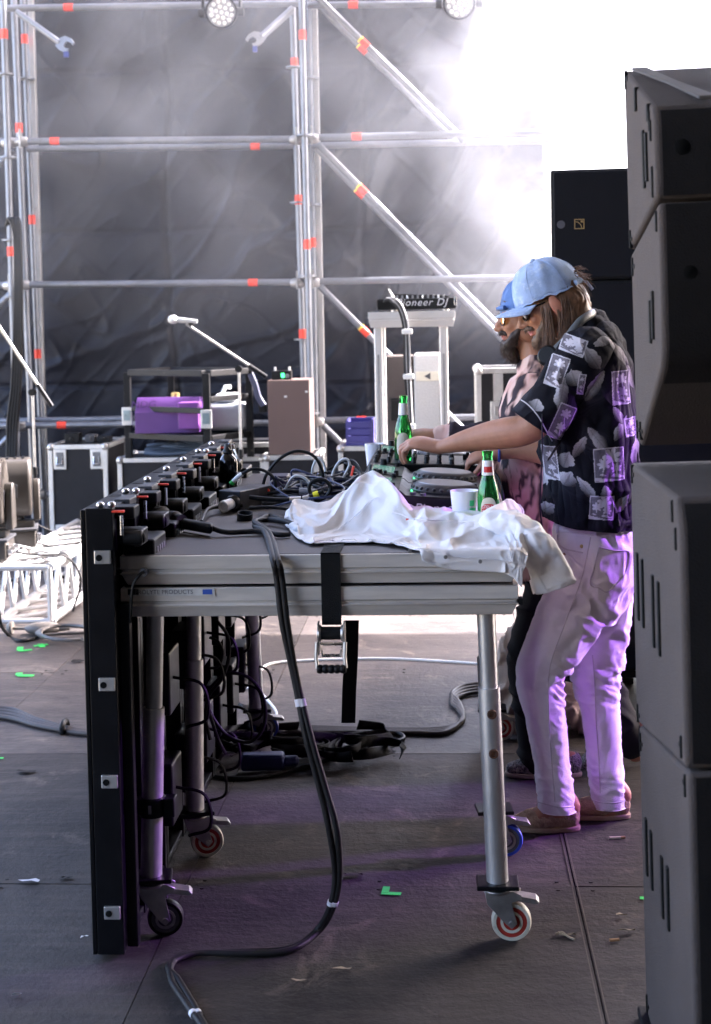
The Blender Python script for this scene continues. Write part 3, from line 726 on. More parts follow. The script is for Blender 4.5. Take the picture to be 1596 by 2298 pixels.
# bottles
labelw = M('label_cream', (.72,.66,.52), .5, 0, .12, 40); labelred = M('label_red', (.55,.03,.03), .45); labelwh = M('label_white', (.82,.80,.80), .5)
def bottle(p, label, lean=(0,0,1), text=False, grp='green beer bottles'):
    b = thing('beer_bottle', label, 'bottle', p, grp); ax = Vector(lean).normalized()
    prof = [(.0,0),(.028,0),(.0305,.004),(.0305,.10),(.029,.115),(.023,.14),(.0165,.16),(.0145,.185),(.0135,.215),(.0155,.218),(.0155,.228),(.0135,.23),(.0100,.23)]
    s = MB(); s.lathe(prof, p, ax, 32); s.build('glass', greenglass, b)
    def wrap(h0, h1, r0, r1, a0, a1, mat, nm, par):
        q = MB(); n_ = 16; u = Vector((0,-1,0)); u = (u-ax*u.dot(ax)).normalized(); w2 = ax.cross(u); q.v = []
        for h, r in ((h0,r0),((h0+h1)/2,(r0+r1)/2),(h1,r1)):
            for k in range(n_+1):
                a = a0+(a1-a0)*k/n_; q.v.append(tuple(p + ax*h + (u*cos(a)+w2*sin(a))*r))
        for i in range(2):
            for k in range(n_): q.f.append((i*(n_+1)+k, i*(n_+1)+k+1, (i+1)*(n_+1)+k+1, (i+1)*(n_+1)+k))
        o = q.build(nm, mat, par, 60); return o
    wrap(.162,.203,.0172,.0151,-pi,pi,labelwh,'neck_label',b)
    if text: wrap(.170,.186,.0172,.0163,-.75,.75,labelred,'neck_emblem',b)
    # oval front label
    q = MB(); u = Vector((0,-1,0)); w2 = ax.cross(u); R_ = .0309
    def oval(nm, mat, hc, hw, hh, R_, par):
        q = MB(); N = 36; q.v.append(tuple(p + ax*hc + u*R_))
        for k in range(N):
            a = 2*pi*k/N; t_ = hw*math.copysign(abs(cos(a))**.75, cos(a)); h_ = hh*math.copysign(abs(sin(a))**.85, sin(a))
            q.v.append(tuple(p + ax*(hc+h_) + u*R_*cos(t_/R_) + w2*R_*sin(t_/R_)))
        for k in range(N): q.f.append((0, 1+k, 1+(k+1) % N))
        # rings so that the label follows the curve
        me = q.mesh('l'); bm = bmesh.new(); bm.from_mesh(me); bmesh.ops.subdivide_edges(bm, edges=bm.edges, cuts=3, use_grid_fill=True)
        for v in bm.verts:
            d = v.co - p; h = d.dot(ax); r = d - ax*h; v.co = p + ax*h + r.normalized()*R_
        bm.to_mesh(me); bm.free(); me.materials.append(mat); return obj(nm, me, par, 60)
    fl_ = oval('front_label', labelcream, .06, .024, .042, .0309, b)
    if text:
        oval('label_emblem', labelred, .068, .0215, .0165, .0312, fl_)
        for (tx, hh, sz) in (('STELLA',.0755,.0125),('ARTOIS',.0635,.0115)):
            me = text_mesh(tx, sz, 0)
            for v in me.vertices:
                a = v.co.x/.0315; v.co = p + ax*(hh+v.co.y) + u*.0315*cos(a) - w2*.0315*sin(a) if w2.x < 0 else p + ax*(hh+v.co.y) + u*.0315*cos(a) + w2*.0315*sin(a)
            me.materials.append(labelwh); obj('lettering', me, fl_, 0)
    return b
labelcream = labelw
bp = gz(1097, 1196, T); bottle(Vector((bp.x, bp.y, T+.0005)), 'green beer bottle with red and cream label beside the white cup', text=True)
q = at(905, 1046, 5.1)
bottle(Vector((q.x, 5.1, T+.101)), 'green beer bottle on the mixer held at the far hand', (.02,.02,1))
def cup(p, label, h=.115, r0=.030, r1=.040):
    c = thing('plastic_cup', label, 'cup', p, 'translucent plastic cups')
    cm = M('cup_plastic', (.80,.79,.84), .35, 0, .05, 20, sss=.0)
    s = MB(); s.lathe([(.0,.003),(r0-.002,.003),(r1-.002,h-.002),(r1-.0012,h),(r1+.0006,h),(r1,h-.004),(r0,0),(0,0)], p, (0,0,1), 28); s.build('cup_wall', cm, c)
    return c
p = gz(1044, 1192, T); cu = cup(Vector((p.x, p.y, T+.0005)), 'white plastic cup with green print in front of the mixers')
for k, (dz, hh, ww) in enumerate(((.075,.016,.012),(.055,.014,.018),(.035,.012,.014))):
    q = MB(); c0 = Vector((p.x, p.y, T)); r_ = .030+.010*(dz/.115)+.0016
    for z_ in (dz, dz+hh):
        for a in np.linspace(.35, .35+ww/r_*1.2, 5): q.v.append((c0.x + (r_+.01*(z_-dz)/.115)*sin(a), c0.y - (r_+.01*(z_-dz)/.115)*cos(a), c0.z+z_))
    q.f = [(i, i+1, i+6, i+5) for i in range(4)]; q.build('green_print', M('cup_green', (.10,.75,.38), .5), cu, 60)
p = gz(840, 1062, T); cup(Vector((at(842,1010,5.66).x, 5.66, T+.0005)), 'white plastic cup at the far end of the table')

# aluminium drinking bottle, black
p = gz(514, 1106, T); p = Vector((p.x, p.y, T+.0005))
fb = thing('drinking_bottle', 'glossy black metal drinking bottle with ring clip at table\'s far left edge', 'bottle', p)
gb = M('gloss_black_metal', (.012,.012,.016), .12, .3, .1, coat=.6, rvar=.03)
s = MB(); s.lathe([(0,0),(.030,0),(.0325,.004),(.0325,.105),(.030,.118),(.022,.13),(.0165,.136),(.0165,.142),(0,.142)], p, (0,0,1), 32); s.build('flask', gb, fb)
s = MB(); s.lathe([(.0,.142),(.019,.142),(.019,.149),(.015,.152),(.013,.166),(.010,.174),(0,.175)], p, (0,0,1), 20); s.build('stopper', black, fb, 60)
s = MB(); s.tube([p+Vector((.016+.0135*cos(a), -.012, .164+.0135*sin(a))) for a in np.linspace(0,2*pi,18)[:-1]], .0018, 6, closed=True); s.build('key_ring', steel, fb)
s = MB(); s.tube([p+Vector((.024,-.012,.153)), p+Vector((.030,-.016,.14)), p+Vector((.036,-.018,.122))], .0035, 6); s.build('clip', steel, fb)

# flat dark power box with white round connector
p = gz(548, 1146, T)
rz = radians(-28); R3 = Matrix.Rotation(rz, 3, 'Z')
pb = thing('power_box', 'dark grey metal power box with white locking connector on the table', 'power supply', (p.x+.01, p.y+.06, T))
c0 = Vector((at(552,1118,4.66).x, 4.68, T+.034))
s = MB(); s.cbox(c0, (.085,.19,.062), R3); bx_ = s.build('case', M('dark_anodised', (.06,.06,.068), .38, .5, .15, 20), pb, 0, bevel=.003)
f0 = c0 + R3 @ Vector((-.012,-.0965,0))
s = MB(); s.cbox(c0 + R3 @ Vector((-.0435,-.03,.002)), (.002,.02,.034), R3); s.build('sticker', labelwh, bx_, 0)
s = MB(); s.cbox(c0 + R3 @ Vector((-.0435,-.065,.006)), (.002,.012,.016), R3); s.build('sticker', printw, bx_, 0)
ax = (R3 @ Vector((.0,-1,-.12))).normalized(); cc = c0 + R3 @ Vector((.022,-.096,-.004))
s = MB(); s.lathe([(.024,0),(.025,.012),(.021,.02)], cc, ax, 20); s.build('socket', black, pb)
s = MB(); s.lathe([(.0175,.019),(.0175,.045),(.019,.046),(.019,.062),(.015,.064),(.013,.058),(0,.058)], cc, ax, 24); s.build('plug', M('connector_white', (.62,.62,.64), .35), pb)
rc = gz(550, 1168, T) + Vector((0,0,.012))
s = MB(); s.lathe([(.018,-.012),(.024,-.012),(.024,.012),(.021,.012),(.018,.0)], rc, (.1,-.2,1), 24); tag(s.build('connector_cap', blackrub), 'round black rubber connector cap lying by the power box', 'connector cap')

# big black in-line connector at the near left of the deck
cn = thing('power_coupler', 'large black power plug coupling lying at the table\'s near left corner', 'power connector', gz(410,1206,T))
a, b = gz(355,1190,T)+Vector((0,0,.034)), gz(478,1204,T)+Vector((0,0,.024))
ax = (b-a).normalized(); L = (b-a).length
s = MB(); s.lathe([(0,0),(.024,0),(.033,.006),(.033,.026),(.020,.034),(.020,.05)], a+Vector((-.004,0,.006)), ax, 24); s.build('flange', blackrub, cn)
s = MB(); s.lathe([(.02,.045),(.029,.05),(.030,.075),(.024,.08),(.024,.10)], a, ax, 24); s.build('collar', blackrub, cn)
Rq = Matrix((ax, Vector((0,1,0)), ax.cross(Vector((0,1,0))))).transposed()
s = MB(); s.cbox(a + ax*(.10+(L-.10)/2) + Vector((0,0,-.002)), (L-.1,.04,.036), Rq); s.build('grip', blackrub, cn, bevel=.009, seg=3)
s = MB(); s.cbox(a + ax*(L*.72) + Vector((0,-.012,-.024)), (.11,.01,.004), Rq); s.build('lever', black, cn, bevel=.001)

# ---------------------------------------------------------------- cables on and off the table
def cable(name, label, P, r, mat, group=None, sm=8, n=8, cat='cable', kids=()):
    s = MB(); s.tube(P, r, n, smooth=sm); o = s.build(name, mat, None, 60); tag(o, label, cat, group)
    for k in kids:
        (i0, i1), m_, ex, nm = k; Q = catmull(P, sm); a_, b_ = int(i0*(len(Q)-1)), max(int(i1*(len(Q)-1)), int(i0*(len(Q)-1))+1)
        t_ = MB(); t_.tube(Q[a_:b_+1], r+ex, n); t_.build(nm, m_, o, 60)
    return o
tapew = M('tape_white', (.7,.68,.72), .6)
# the two thick cables: over the deck edge, down to the floor, towards the camera
for k, dx in enumerate((0, 1)):
    o_ = 11*dx
    P = [gz(668,1182+8*dx,T)+Vector((0,0,.010)), gz(640,1176+8*dx,T)+Vector((0,0,.010+.008*dx)), gz(600,1170+8*dx,T)+Vector((0,0,.016)), gz(572,1188,T)+Vector((0,0,.012+.01*dx)), gz(596+8*dx,1206,T)+Vector((0,0,.012)),
         Vector((at(612+o_,1236,TYF-.016).x, TYF-.016, T-.008)), at(622+o_,1300,TYF-.022), at(634+o_,1400,TYF-.03), at(660+o_*.5,1520,TYF-.03), at(686+o_,1650,TYF-.06), at(715+o_*1.2,1760,TYF-.06), at(738+o_*1.6,1860,TYF-.06),
         at(752+o_*.9,1960,TYF-.02), at(742+o_*.7,2030,TYF+.0), gz(712+o_*.6,2086,.03), gz(650,2128+o_*.4,.012), gz(540,2136+o_*.3,.012), gz(440,2140,.012), gz(392-o_*1.2,2156+o_,.012), gz(384+o_*1.5,2196+o_*.3,.012), gz(416+o_*1.4,2250,.012), gz(452+o_*.6,2300,.012), gz(520,2400,.012)]
    cable('power_cable', ['thick grey cable hanging over the deck front and looping to the floor, left strand', 'thick grey cable hanging over the deck front and looping to the floor, right strand'][k], P, .0085, cableg, 'thick cables over the deck front', n=10,
          kids=(((.386,.390), tapew, .002, 'tape_wrap'), ((.586,.590), tapew, .002, 'tape_wrap'), ((.935,.94), tapew, .002, 'tape_wrap')))
cable('power_cable', 'black lead from the large plug coupling to the pile of cables', [b-ax*.01, gz(510,1204,T)+Vector((0,0,.012)), gz(580,1202,T)+Vector((0,0,.012)), gz(625,1208,T)+Vector((0,0,.01)), gz(650,1206,T)+Vector((0,0,.009))], .0075, cableg)
cable('power_cable', 'black lead bending from coupling back to the power box', [gz(452,1178,T)+Vector((0,0,.01)), gz(468,1158,T)+Vector((0,0,.022)), gz(500,1150,T)+Vector((0,0,.018)), gz(545,1148,T)+Vector((0,0,.02))], .006, cablem)
cable('power_cable', 'short grey lead from coupling back to the video wall', [a, gz(330,1190,T)+Vector((0,0,.03)), gz(300,1176,T)+Vector((0,0,.02)), at(292,1160,4.1), at(296,1200,4.2)], .006, cableg)
# the tangle
rs = random.Random(21)
for k in range(26):
    P = []; cx, cy = rs.uniform(-.50,-.33), rs.uniform(4.55,5.15); R_ = rs.uniform(.06,.16); a0 = rs.uniform(0, 6.3); n_ = rs.randint(6,10)
    for i in range(n_):
        a = a0 + i*rs.uniform(.8,1.2); rr = R_*rs.uniform(.7,1.2)
        P.append(Vector((min(max(cx + rr*cos(a), -.64), -.30), min(max(cy + rr*1.3*sin(a), 4.35), 5.4), T + .008 + abs(rs.gauss(0,.022)) + (.03 if k > 18 else 0))))
    cable('tangled_cable', 'thin dark cable in the tangle left of the media players', P, rs.choice((.003,.0035,.0045)), rs.choice((cablem,cablem,cableg, M('cable_navy', (.02,.025,.07), .5))), 'cables tangled on the table', sm=7, n=6)
def arc(label, pts, y, r, m_, kids=()):
    return cable('cable_loop', label, [at(a, b, yy) for (a, b, yy) in [(p[0], p[1], p[2] if len(p) > 2 else y) for p in pts]], r, m_, None, kids=kids)
arc('big black cable loop arching over the tangle', [(590,1090),(600,1062),(630,1028),(668,1012),(705,1024),(724,1060),(722,1096)], 4.95, .0055, cablem)
arc('white cable loop standing up in front of the rear of the table', [(700,1085),(702,1050),(712,1030),(722,1032),(730,1052),(728,1085)], 5.05, .0045, cablew)
arc('white cable loop leaning beside the media players', [(742,1095),(748,1060),(762,1036),(778,1030),(784,1044),(772,1070),(764,1092)], 5.0, .0045, cablew)
arc('white cable curving low through the tangle', [(640,1098),(656,1072),(672,1068),(690,1078),(700,1095)], 4.8, .0045, cablew)
arc('black cable with white and green plug rising by the drinking bottle', [(518,1086),(540,1066),(570,1052),(600,1060),(618,1080),(612,1108),(590,1116)], 4.75, .0055, cablem, kids=(((.06,.2), whitepl, .002, 'plug'), ((.0,.06), greentape, .0022, 'green_ring')))
arc('black cable looping round in front of the tangle', [(700,1126),(730,1116),(742,1096),(730,1078),(706,1078),(694,1092),(700,1112),(712,1120)], 4.6, .006, cablem)
arc('cable with metal couplers and yellow band in the tangle', [(560,1116),(600,1120),(640,1122),(680,1120),(704,1112),(726,1102)], 4.55, .0075, cablem, kids=(((.45,.58), steel, .0025, 'coupler'), ((.60,.74), steel, .0025, 'coupler'), ((.82,.92), M('yellow_band', (.85,.75,.02), .5), .003, 'yellow_band')))
arc('black lead with grey sleeve across the tangle', [(600,1108),(640,1102),(672,1102),(700,1104),(724,1110)], 4.7, .006, cablem, kids=(((.5,.82), M('sleeve_grey', (.3,.3,.32), .5), .005, 'sleeve'),))
arc('navy cable looping towards the front media player', [(700,1160),(712,1140),(728,1126),(752,1128),(778,1134)], 4.45, .0045, M('cable_navy'))
arc('long black lead running under the jacket\'s edge', [(560,1140),(600,1138),(640,1142),(690,1150),(740,1140),(780,1128)], 4.45, .005, cablem)
s = MB(); q = at(590,1108,4.72); s.cbox(q, (.05,.02,.022), Matrix.Rotation(-.35,3,'Y')); o = s.build('red_tag', redtape, None, 0, bevel=.004); tag(o, 'small red tag lying on the cable tangle', 'tag')
s = MB(); q = at(628,1062,5.15); s.box(q.x-.03, q.x+.03, 5.1, 5.2, T, T+.055); tag(s.build('adapter_box', M('purple_black', (.03,.022,.06), .4), None, 0, bevel=.004), 'small dark violet adapter box behind the tangle', 'adapter')

# ---------------------------------------------------------------- white denim jacket
def jacket():
    jm = M('white_denim', (.86,.84,.85), .85, 0, .04, 12, .35, 500, sheen=.2)
    nu, nv = 120, 70
    # outline in the measuring frame: top (far) silhouette and front (near) hem, both left to right
    far = [(640,1178),(660,1160),(720,1160),(775,1150),(820,1150),(880,1160),(940,1165),(1000,1170),(1060,1165),(1130,1160),(1170,1172),(1185,1200)]
    near = [(640,1184),(668,1214),(700,1226),(770,1222),(840,1222),(905,1231),(960,1246),(1020,1258),(1080,1264),(1130,1268),(1160,1272),(1182,1288)]
    fx = np.linspace(0, 1, len(far)); uu = np.linspace(0, 1, nu)
    F = np.stack([np.interp(uu, fx, [q[k] for q in far]) for k in (0,1)], 1); N_ = np.stack([np.interp(uu, fx, [q[k] for q in near]) for k in (0,1)], 1)
    V_ = np.zeros((nv, nu, 3))
    for i in range(nu):
        pf = gz(F[i,0], min(F[i,1], 1240), T)
        yn = gz(N_[i,0], N_[i,1], T)
        if yn.y > TYF: pn = yn; hang = False; edge = pn
        else:
            pn = at(N_[i,0], N_[i,1], TYF-.014); hang = True; edge = Vector((pn.x, TYF-.010, T+.006))
        for j in range(nv):
            v_ = j/(nv-1)
            if hang:
                la = (pf-edge).length; lb = max((edge-pn).length, 1e-4); t = v_*(la+lb)
                p = pf.lerp(edge, t/la) if t < la else edge.lerp(pn, (t-la)/lb)
            else: p = pf.lerp(pn, v_)
            V_[j,i] = p
    U_, W_ = np.meshgrid(uu, np.linspace(0,1,nv)); q = np.stack([U_.ravel()*7, W_.ravel()*3, U_.ravel()*0], 1)
    ext = np.clip((1-W_)/.9, 0, 1)
    on = np.clip((V_[:,:,1]-(TYF+.005))/.06, 0, 1)
    hump = .078*np.exp(-((U_-.37)/.12)**4 - ((W_-.36)/.34)**2) + .030*np.exp(-((U_-.62)/.20)**2-((W_-.50)/.22)**2) + .042*np.exp(-((U_-.87)/.14)**2-((W_-.45)/.35)**2) + .02*np.exp(-((U_-.12)/.12)**2-((W_-.25)/.35)**2)
    wv = fbm(np.stack([q[:,0]*.45, q[:,1]*.7, q[:,2]+2], 1), 3).reshape(U_.shape)
    def rd(a, b, c): 
        n_ = pnoise(np.stack([U_.ravel()*a + wv.ravel()*.35, W_.ravel()*b + U_.ravel()*c + wv.ravel()*.3, np.full(U_.size, a)], 1)).reshape(U_.shape); return np.maximum(0, 1-np.abs(n_)*2.6)**1.6
    folds = .026*rd(2.4, 1.7, 2.6) + .012*rd(4.2, 2.6, -3) + .004*rd(9,5,5)
    edgef = np.clip(np.minimum.reduce([U_/.05, (1-U_)/.04, W_/.10, (1-W_)/.05]), .12, 1)
    Z = (hump*1.3 + folds*(.45+.55*edgef))*np.clip(edgef+.2,0,1)*on + .010 + .006*wv
    V_[:,:,2] += np.where(on > 0, Z, .0)
    V_[:,:,1] -= np.where(on < 1, (1-on)*(.010*rd(4.5,.6,1)+.006+.006*wv), 0)
    V_[:,:,2] = np.where(V_[:,:,1] > TYF, np.maximum(V_[:,:,2], T+.006), V_[:,:,2])
    root = thing('jacket', 'crumpled white denim jacket thrown over the near right corner of the table', 'jacket', (0, 4.0, T))
    idx = np.arange(nu*nv).reshape(nv, nu)
    V_[:,:,2] += .004
    me = bpy.data.meshes.new('shell'); me.from_pydata(V_.reshape(-1,3).tolist(), [], np.stack([idx[:-1,:-1], idx[:-1,1:], idx[1:,1:], idx[1:,:-1]], -1).reshape(-1,4).tolist())
    # let the cloth settle under its own weight on the deck
    me2 = settle(me, np.clip(.34 - .26*W_, .04, .4).ravel(), .06, 16, ((TX0-.1, TX1, TYF, 4.9, T-.2, T),))
    me2.materials.clear(); me2.materials.append(jm); me2.name = 'shell'
    o = obj('shell', me2, root, 180); m_ = o.modifiers.new('t', 'SOLIDIFY'); m_.thickness = .004; m_.offset = 1; m_ = o.modifiers.new('s', 'SUBSURF'); m_.levels = 1; m_.render_levels = 1
    bm = bmesh.new(); bm.from_mesh(me2); tree = BVHTree.FromBMesh(bm); bm.free()
    for pts in ([(706,1217),(770,1214),(840,1214),(905,1222),(960,1236),(1020,1248),(1080,1254),(1150,1260)], [(880,1150),(940,1168),(1010,1172),(1080,1176),(1140,1190)], [(1130,1200),(1142,1230),(1152,1262)], [(760,1190),(800,1160),(828,1130),(850,1118)]):
        P = []
        for p in catmull([Vector((x, y, 0)) for x, y in pts], 8):
            h_ = tree.ray_cast(Vector((0,0,HC)), ray(p.x, p.y))
            if h_[0] is not None and (not P or (h_[0]-P[-1]).length < .05): n_ = h_[1] if h_[1].y < 0 else -h_[1]; P.append(h_[0] + n_*.0042)
        if len(P) > 3: s = MB(); s.tube(P, .0016, 5); s.build('seam', jm, o, 60)
    # rolled hem at the left end, collar fold, cuff and sleeve hanging off the right side
    s = MB(); 
    P = [gz(646,1184,T), gz(660,1166,T), gz(720,1164,T), gz(800,1172,T)]
    s.tube([p + Vector((0,0,.022)) for p in P], [.012,.020,.022,.012], 12, smooth=8); 
    me = remesh(s, .004, 6); a_ = vco(me); a_ += vno(me)*(.004*fbm(a_*30, 2))[:,None]; setco(me, a_); me.materials.append(jm); obj('rolled_edge', me, root, 180)
    s = MB(); d = 3.84
    Q = [(at(1120,1172,3.95), .03, .06), (at(1165,1188,3.90), .036, .06), (at(1200,1226,d), .044, .04), (at(1226,1268,d-.02), .048, .026), (at(1240,1312,d-.03), .052, .018)]
    s.limb(Q, n=24, k=8); me = settle(remesh(s, .007, 4), .14, .10, 14, subdiv=1, grav=False); a_ = vco(me); nn = vno(me)
    ph = a_[:,2]*55 + a_[:,0]*60 + 3*fbm(a_*9, 2); a_ += nn*(.003*np.maximum(0, np.sin(ph))**2 + .004*(1-np.minimum(1, 2.2*np.abs(pnoise(np.stack([a_[:,0]*16+a_[:,2]*9, a_[:,1]*8, a_[:,2]*5], 1))))) + .004*fbm(a_*12, 3))[:,None]
    zc = at(1240,1318,d).z; lowz = zc + (a_[:,0]-at(1240,1318,d).x)*.28; a_[:,2] = np.maximum(a_[:,2], lowz); setco(me, a_); me.materials.append(jm); sl_ = obj('sleeve', me, root, 180)
    s = MB(); c = at(1240,1305,d-.03); s.limb([(at(1230,1286,d-.025), .053, .028), (at(1242,1316,d-.032), .056, .024)], n=30, k=4, cap=False); me = s.mesh('cuff'); a_ = vco(me); me.materials.append(jm); o = obj('cuff', me, sl_, 60)
    # buttons and maker's tab on the hem
    dg = bpy.context.evaluated_depsgraph_get(); 
    for (x, y) in ((1000,1250),(1078,1260),(920,1236)):
        c = at(x, y, TYF-.026); s = MB(); s.lathe([(0,0),(.005,0),(.005,.003),(0,.004)], c, (0,-1,0), 12); s.build('button', zinc, root)
    s = MB(); c = at(1024,1162,4.0); s = MB(); q = at(920,1168,4.02); s.cbox(q, (.022,.003,.008), Matrix.Rotation(.2,3,'Y')); s.build('red_tab', redtape, root, 0)
jacket()

# ================================================================ BACKGROUND EQUIPMENT
alucase = M('case_edge_alu', (.6,.6,.59), .4, .7, .15, 12, spots=((.3,.3,.3), 20, .65))
def flight_case(c, dims, label, rz=0, handles=(), latches=(), group='flight cases by the scaffold', face=caseblk):
    """c: base centre of front face; handles/latches as (u, v) on the front face, 0..1"""
    w_, d_, h_ = dims
    R = Matrix.Translation(c) @ Matrix.Rotation(rz, 4, 'Z')
    f = thing('flight_case', label, 'flight case', c, group)
    s = MB(); s.box(-w_/2+.012, w_/2-.012, .012, d_-.012, .04, h_-.012, R); s.build('body', face, f, 0)
    e = .032
    def edge(*a): s = MB(); s.box(*a, R); s.build('edge_strip', alucase, f, 0, bevel=.003)
    for x in (-w_/2, w_/2-e):
        for y in (0, d_-e): edge(x, x+e, y, y+e, .035+e, h_-e)
    for z in (.035, h_-e):
        for y in (0, d_-e): edge(-w_/2+e, w_/2-e, y, y+e, z, z+e)
        for x in (-w_/2, w_/2-e): edge(x, x+e, e, d_-e, z, z+e)
    for x in (-w_/2+.018, w_/2-.018):
        for y in (.018, d_-.018):
            for z in (.052, h_-.018):
                s = MB(); s.ell(R @ Vector((x, y, z)), (.03,.03,.03), nu=12, nv=8); s.build('ball_corner', zinc, f)
            s = MB(); s.cyl(R @ Vector((x, y, 0)), R @ Vector((x, y, .04)), .02, n=10); s.build('foot', black, f)
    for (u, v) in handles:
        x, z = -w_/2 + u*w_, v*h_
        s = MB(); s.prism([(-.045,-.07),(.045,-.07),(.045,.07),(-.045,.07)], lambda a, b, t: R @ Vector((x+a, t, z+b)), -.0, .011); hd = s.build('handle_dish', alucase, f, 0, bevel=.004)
        s = MB(); s.box(x-.027, x+.027, -.002, -.0005, z-.05, z+.05, R); s.build('recess_shade', M('dish_shadow_steel', (.16,.17,.19), .35, .7), hd, 0)  # flat plate; the dish's inner shade is put into its darker colour
        s = MB(); s.tube([R @ Vector((x-.02,-.005,z+.02)), R @ Vector((x-.02,-.012,z-.03)), R @ Vector((x+.02,-.012,z-.03)), R @ Vector((x+.02,-.005,z+.02))], .005, 6); s.build('handle_bar', steel, hd)
    for (u, v) in latches:
        x, z = -w_/2 + u*w_, v*h_
        s = MB(); s.box(x-.05, x+.05, -.004, .011, z-.06, z+.06, R); lt = s.build('latch_dish', alucase, f, 0, bevel=.004)
        s = MB(); s.box(x-.025, x+.025, -.012, -.0045, z-.03, z+.03, R); s.build('butterfly_latch', zinc, lt, 0, bevel=.004)
    return f
p = gz(186,1250); y = p.y
x0, x1 = at(113,1200,y).x, at(246,1200,y).x
h = at(180,998,y).z
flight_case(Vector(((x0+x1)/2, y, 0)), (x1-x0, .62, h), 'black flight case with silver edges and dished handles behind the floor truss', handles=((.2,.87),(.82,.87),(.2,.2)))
fy = y
# small items on that case
for k, (px, py, w_, m_) in enumerate(((165,985,.1,black),(205,988,.07,dkgrey),(235,985,.09,black))):
    q = at(px, py, y+.2); s = MB(); s.box(q.x-w_/2, q.x+w_/2, y+.15, y+.26, h+.001, h+.07-.015*k); s.cyl((q.x, y+.14, h+.03), (q.x, y+.155, h+.03), .014, n=10)
    tag(s.build('stage_box', m_, None, bevel=.004), ['left small black box on top of the flight case by the truss', 'middle small grey box on top of the flight case by the truss', 'right small black box on top of the flight case by the truss'][k], 'connector box', 'boxes on the flight case')
# cases under and behind the rack frame
y2 = 9.75
flight_case(Vector((at(430,1100,y2).x, y2, 0)), (1.0,.5,at(430,1026,y2).z), 'long black flight case with silver latch under the fog machine rack', latches=((.72,.72),))
y3 = 9.6
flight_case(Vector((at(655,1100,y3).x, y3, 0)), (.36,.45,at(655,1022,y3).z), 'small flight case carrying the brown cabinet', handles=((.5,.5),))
flight_case(Vector((at(562,1100,10.05).x, 10.05, 0)), (.46,.4,at(562,1000,10.05).z+.02), 'black flight case between the rack and the brown cabinet', latches=((.3,.8),))
# brown cabinet
y4 = 9.62; zb = at(650,1015,y4).z; zb = at(655,1022,y3).z+.002
bc = thing('cabinet', 'plain brown cabinet standing on a small flight case', 'cabinet', (at(648,1000,y4).x, y4+.15, zb))
xa, xb, zt = at(601,900,y4).x, at(695,900,y4).x, at(650,853,y4).z
s = MB(); s.box(xa, xb, y4, y4+.32, zb, zt); s.build('body', M('brown_paint', (.135,.09,.08), .6, 0, .06, 4, .1, 200), bc, 0, bevel=.004)
for (a, b) in ((641,890),(688,879)):
    c = at(a, b, y4); s = MB(); s.cbox(c+Vector((0,-.002,0)), (.018,.004,.012)); s.build('screw_plate', whitepl, bc, 0)
s = MB(); c = at(590,915,y4+.05); s.cbox(c, (.05,.06,.06)); s.build('side_handle', black, bc, 0, bevel=.006)
wy = y4+.1
wr = thing('wireless_receiver', 'small wireless receiver with green light on the brown cabinet', 'receiver', (at(636,850,wy).x, wy, zt))
q = at(633,840,wy); s = MB(); s.box(q.x-.065, q.x+.065, wy-.05, wy+.05, zt+.001, zt+.06); s.build('body', black, wr, 0, bevel=.004)
for dx in (-.045,.05): s = MB(); s.cyl((q.x+dx, wy, zt+.06), (q.x+dx, wy, zt+.085), .008, n=10); s.build('antenna_knob', steel, wr)
s = MB(); s.box(q.x+.0, q.x+.022, wy-.053, wy-.0505, zt+.015, zt+.045); s.build('status_light', greenled, wr, 0)
s = MB(); s.cyl((q.x+.04, wy-.06, zt+.025),(q.x+.04, wy-.05, zt+.025), .015, n=12); s.build('dial', steel, wr)
# steel rack frame with fog machines
A, B, D_ = at(287,900,9.75), at(464,900,9.35), at(560,900,9.72)
zlo, zmid, zhi = at(464,985,9.35).z, at(464,905,9.35).z, at(464,838,9.35).z
E_ = A + D_ - B
rk = thing('rack_frame', 'black steel angle frame with silver corner latches holding the fog machines', 'rack', (B.x, B.y, at(430,1026,y2).z))
ironm = M('black_angle_iron', (.03,.03,.032), .5, .3, .3, 10, spots=((.14,.12,.1), 18, .64))
zbase = at(430,1026,y2).z + .001
for p in (A, B, D_, E_):
    s = MB(); s.cbox((p.x, p.y, (zbase+zhi)/2), (.045,.045,zhi-zbase)); s.build('post', ironm, rk, 0, bevel=.003)
for (p, q) in ((A,B),(B,D_),(D_,E_),(E_,A)):
    for z in (zlo, zhi):
        d = Vector((q.x-p.x, q.y-p.y, 0)); L = d.length; R3 = Matrix.Rotation(atan2(d.y, d.x), 3, 'Z')
        s = MB(); s.cbox(((p.x+q.x)/2, (p.y+q.y)/2, z), (L-.046,.04,.04), R3); s.build('rail', ironm, rk, 0, bevel=.003)
for (p, q, pz) in ((A,B,at(400,920,9.5).z),(B,D_,at(500,893,9.5).z)):
    d = Vector((q.x-p.x, q.y-p.y, 0)); L = d.length; R3 = Matrix.Rotation(atan2(d.y, d.x), 3, 'Z')
    s = MB(); s.cbox(((p.x+q.x)/2, (p.y+q.y)/2, pz), (L-.046,.03,.035), R3); s.build('rail', ironm, rk, 0, bevel=.003)
for p in (A, B):
    c = Vector((p.x, p.y-.03, at(460,940,9.35).z)); s = MB(); s.cbox(c, (.07,.02,.12)); lt = s.build('latch_dish', alucase, rk, 0, bevel=.004)
    s = MB(); s.cbox(c+Vector((0,-.0125,.005)), (.045,.006,.07)); s.build('latch', M('latch_blue_steel', (.3,.4,.45), .3, .8), lt, 0)
ctr = (A+D_)/2
shelfz = zlo+.022
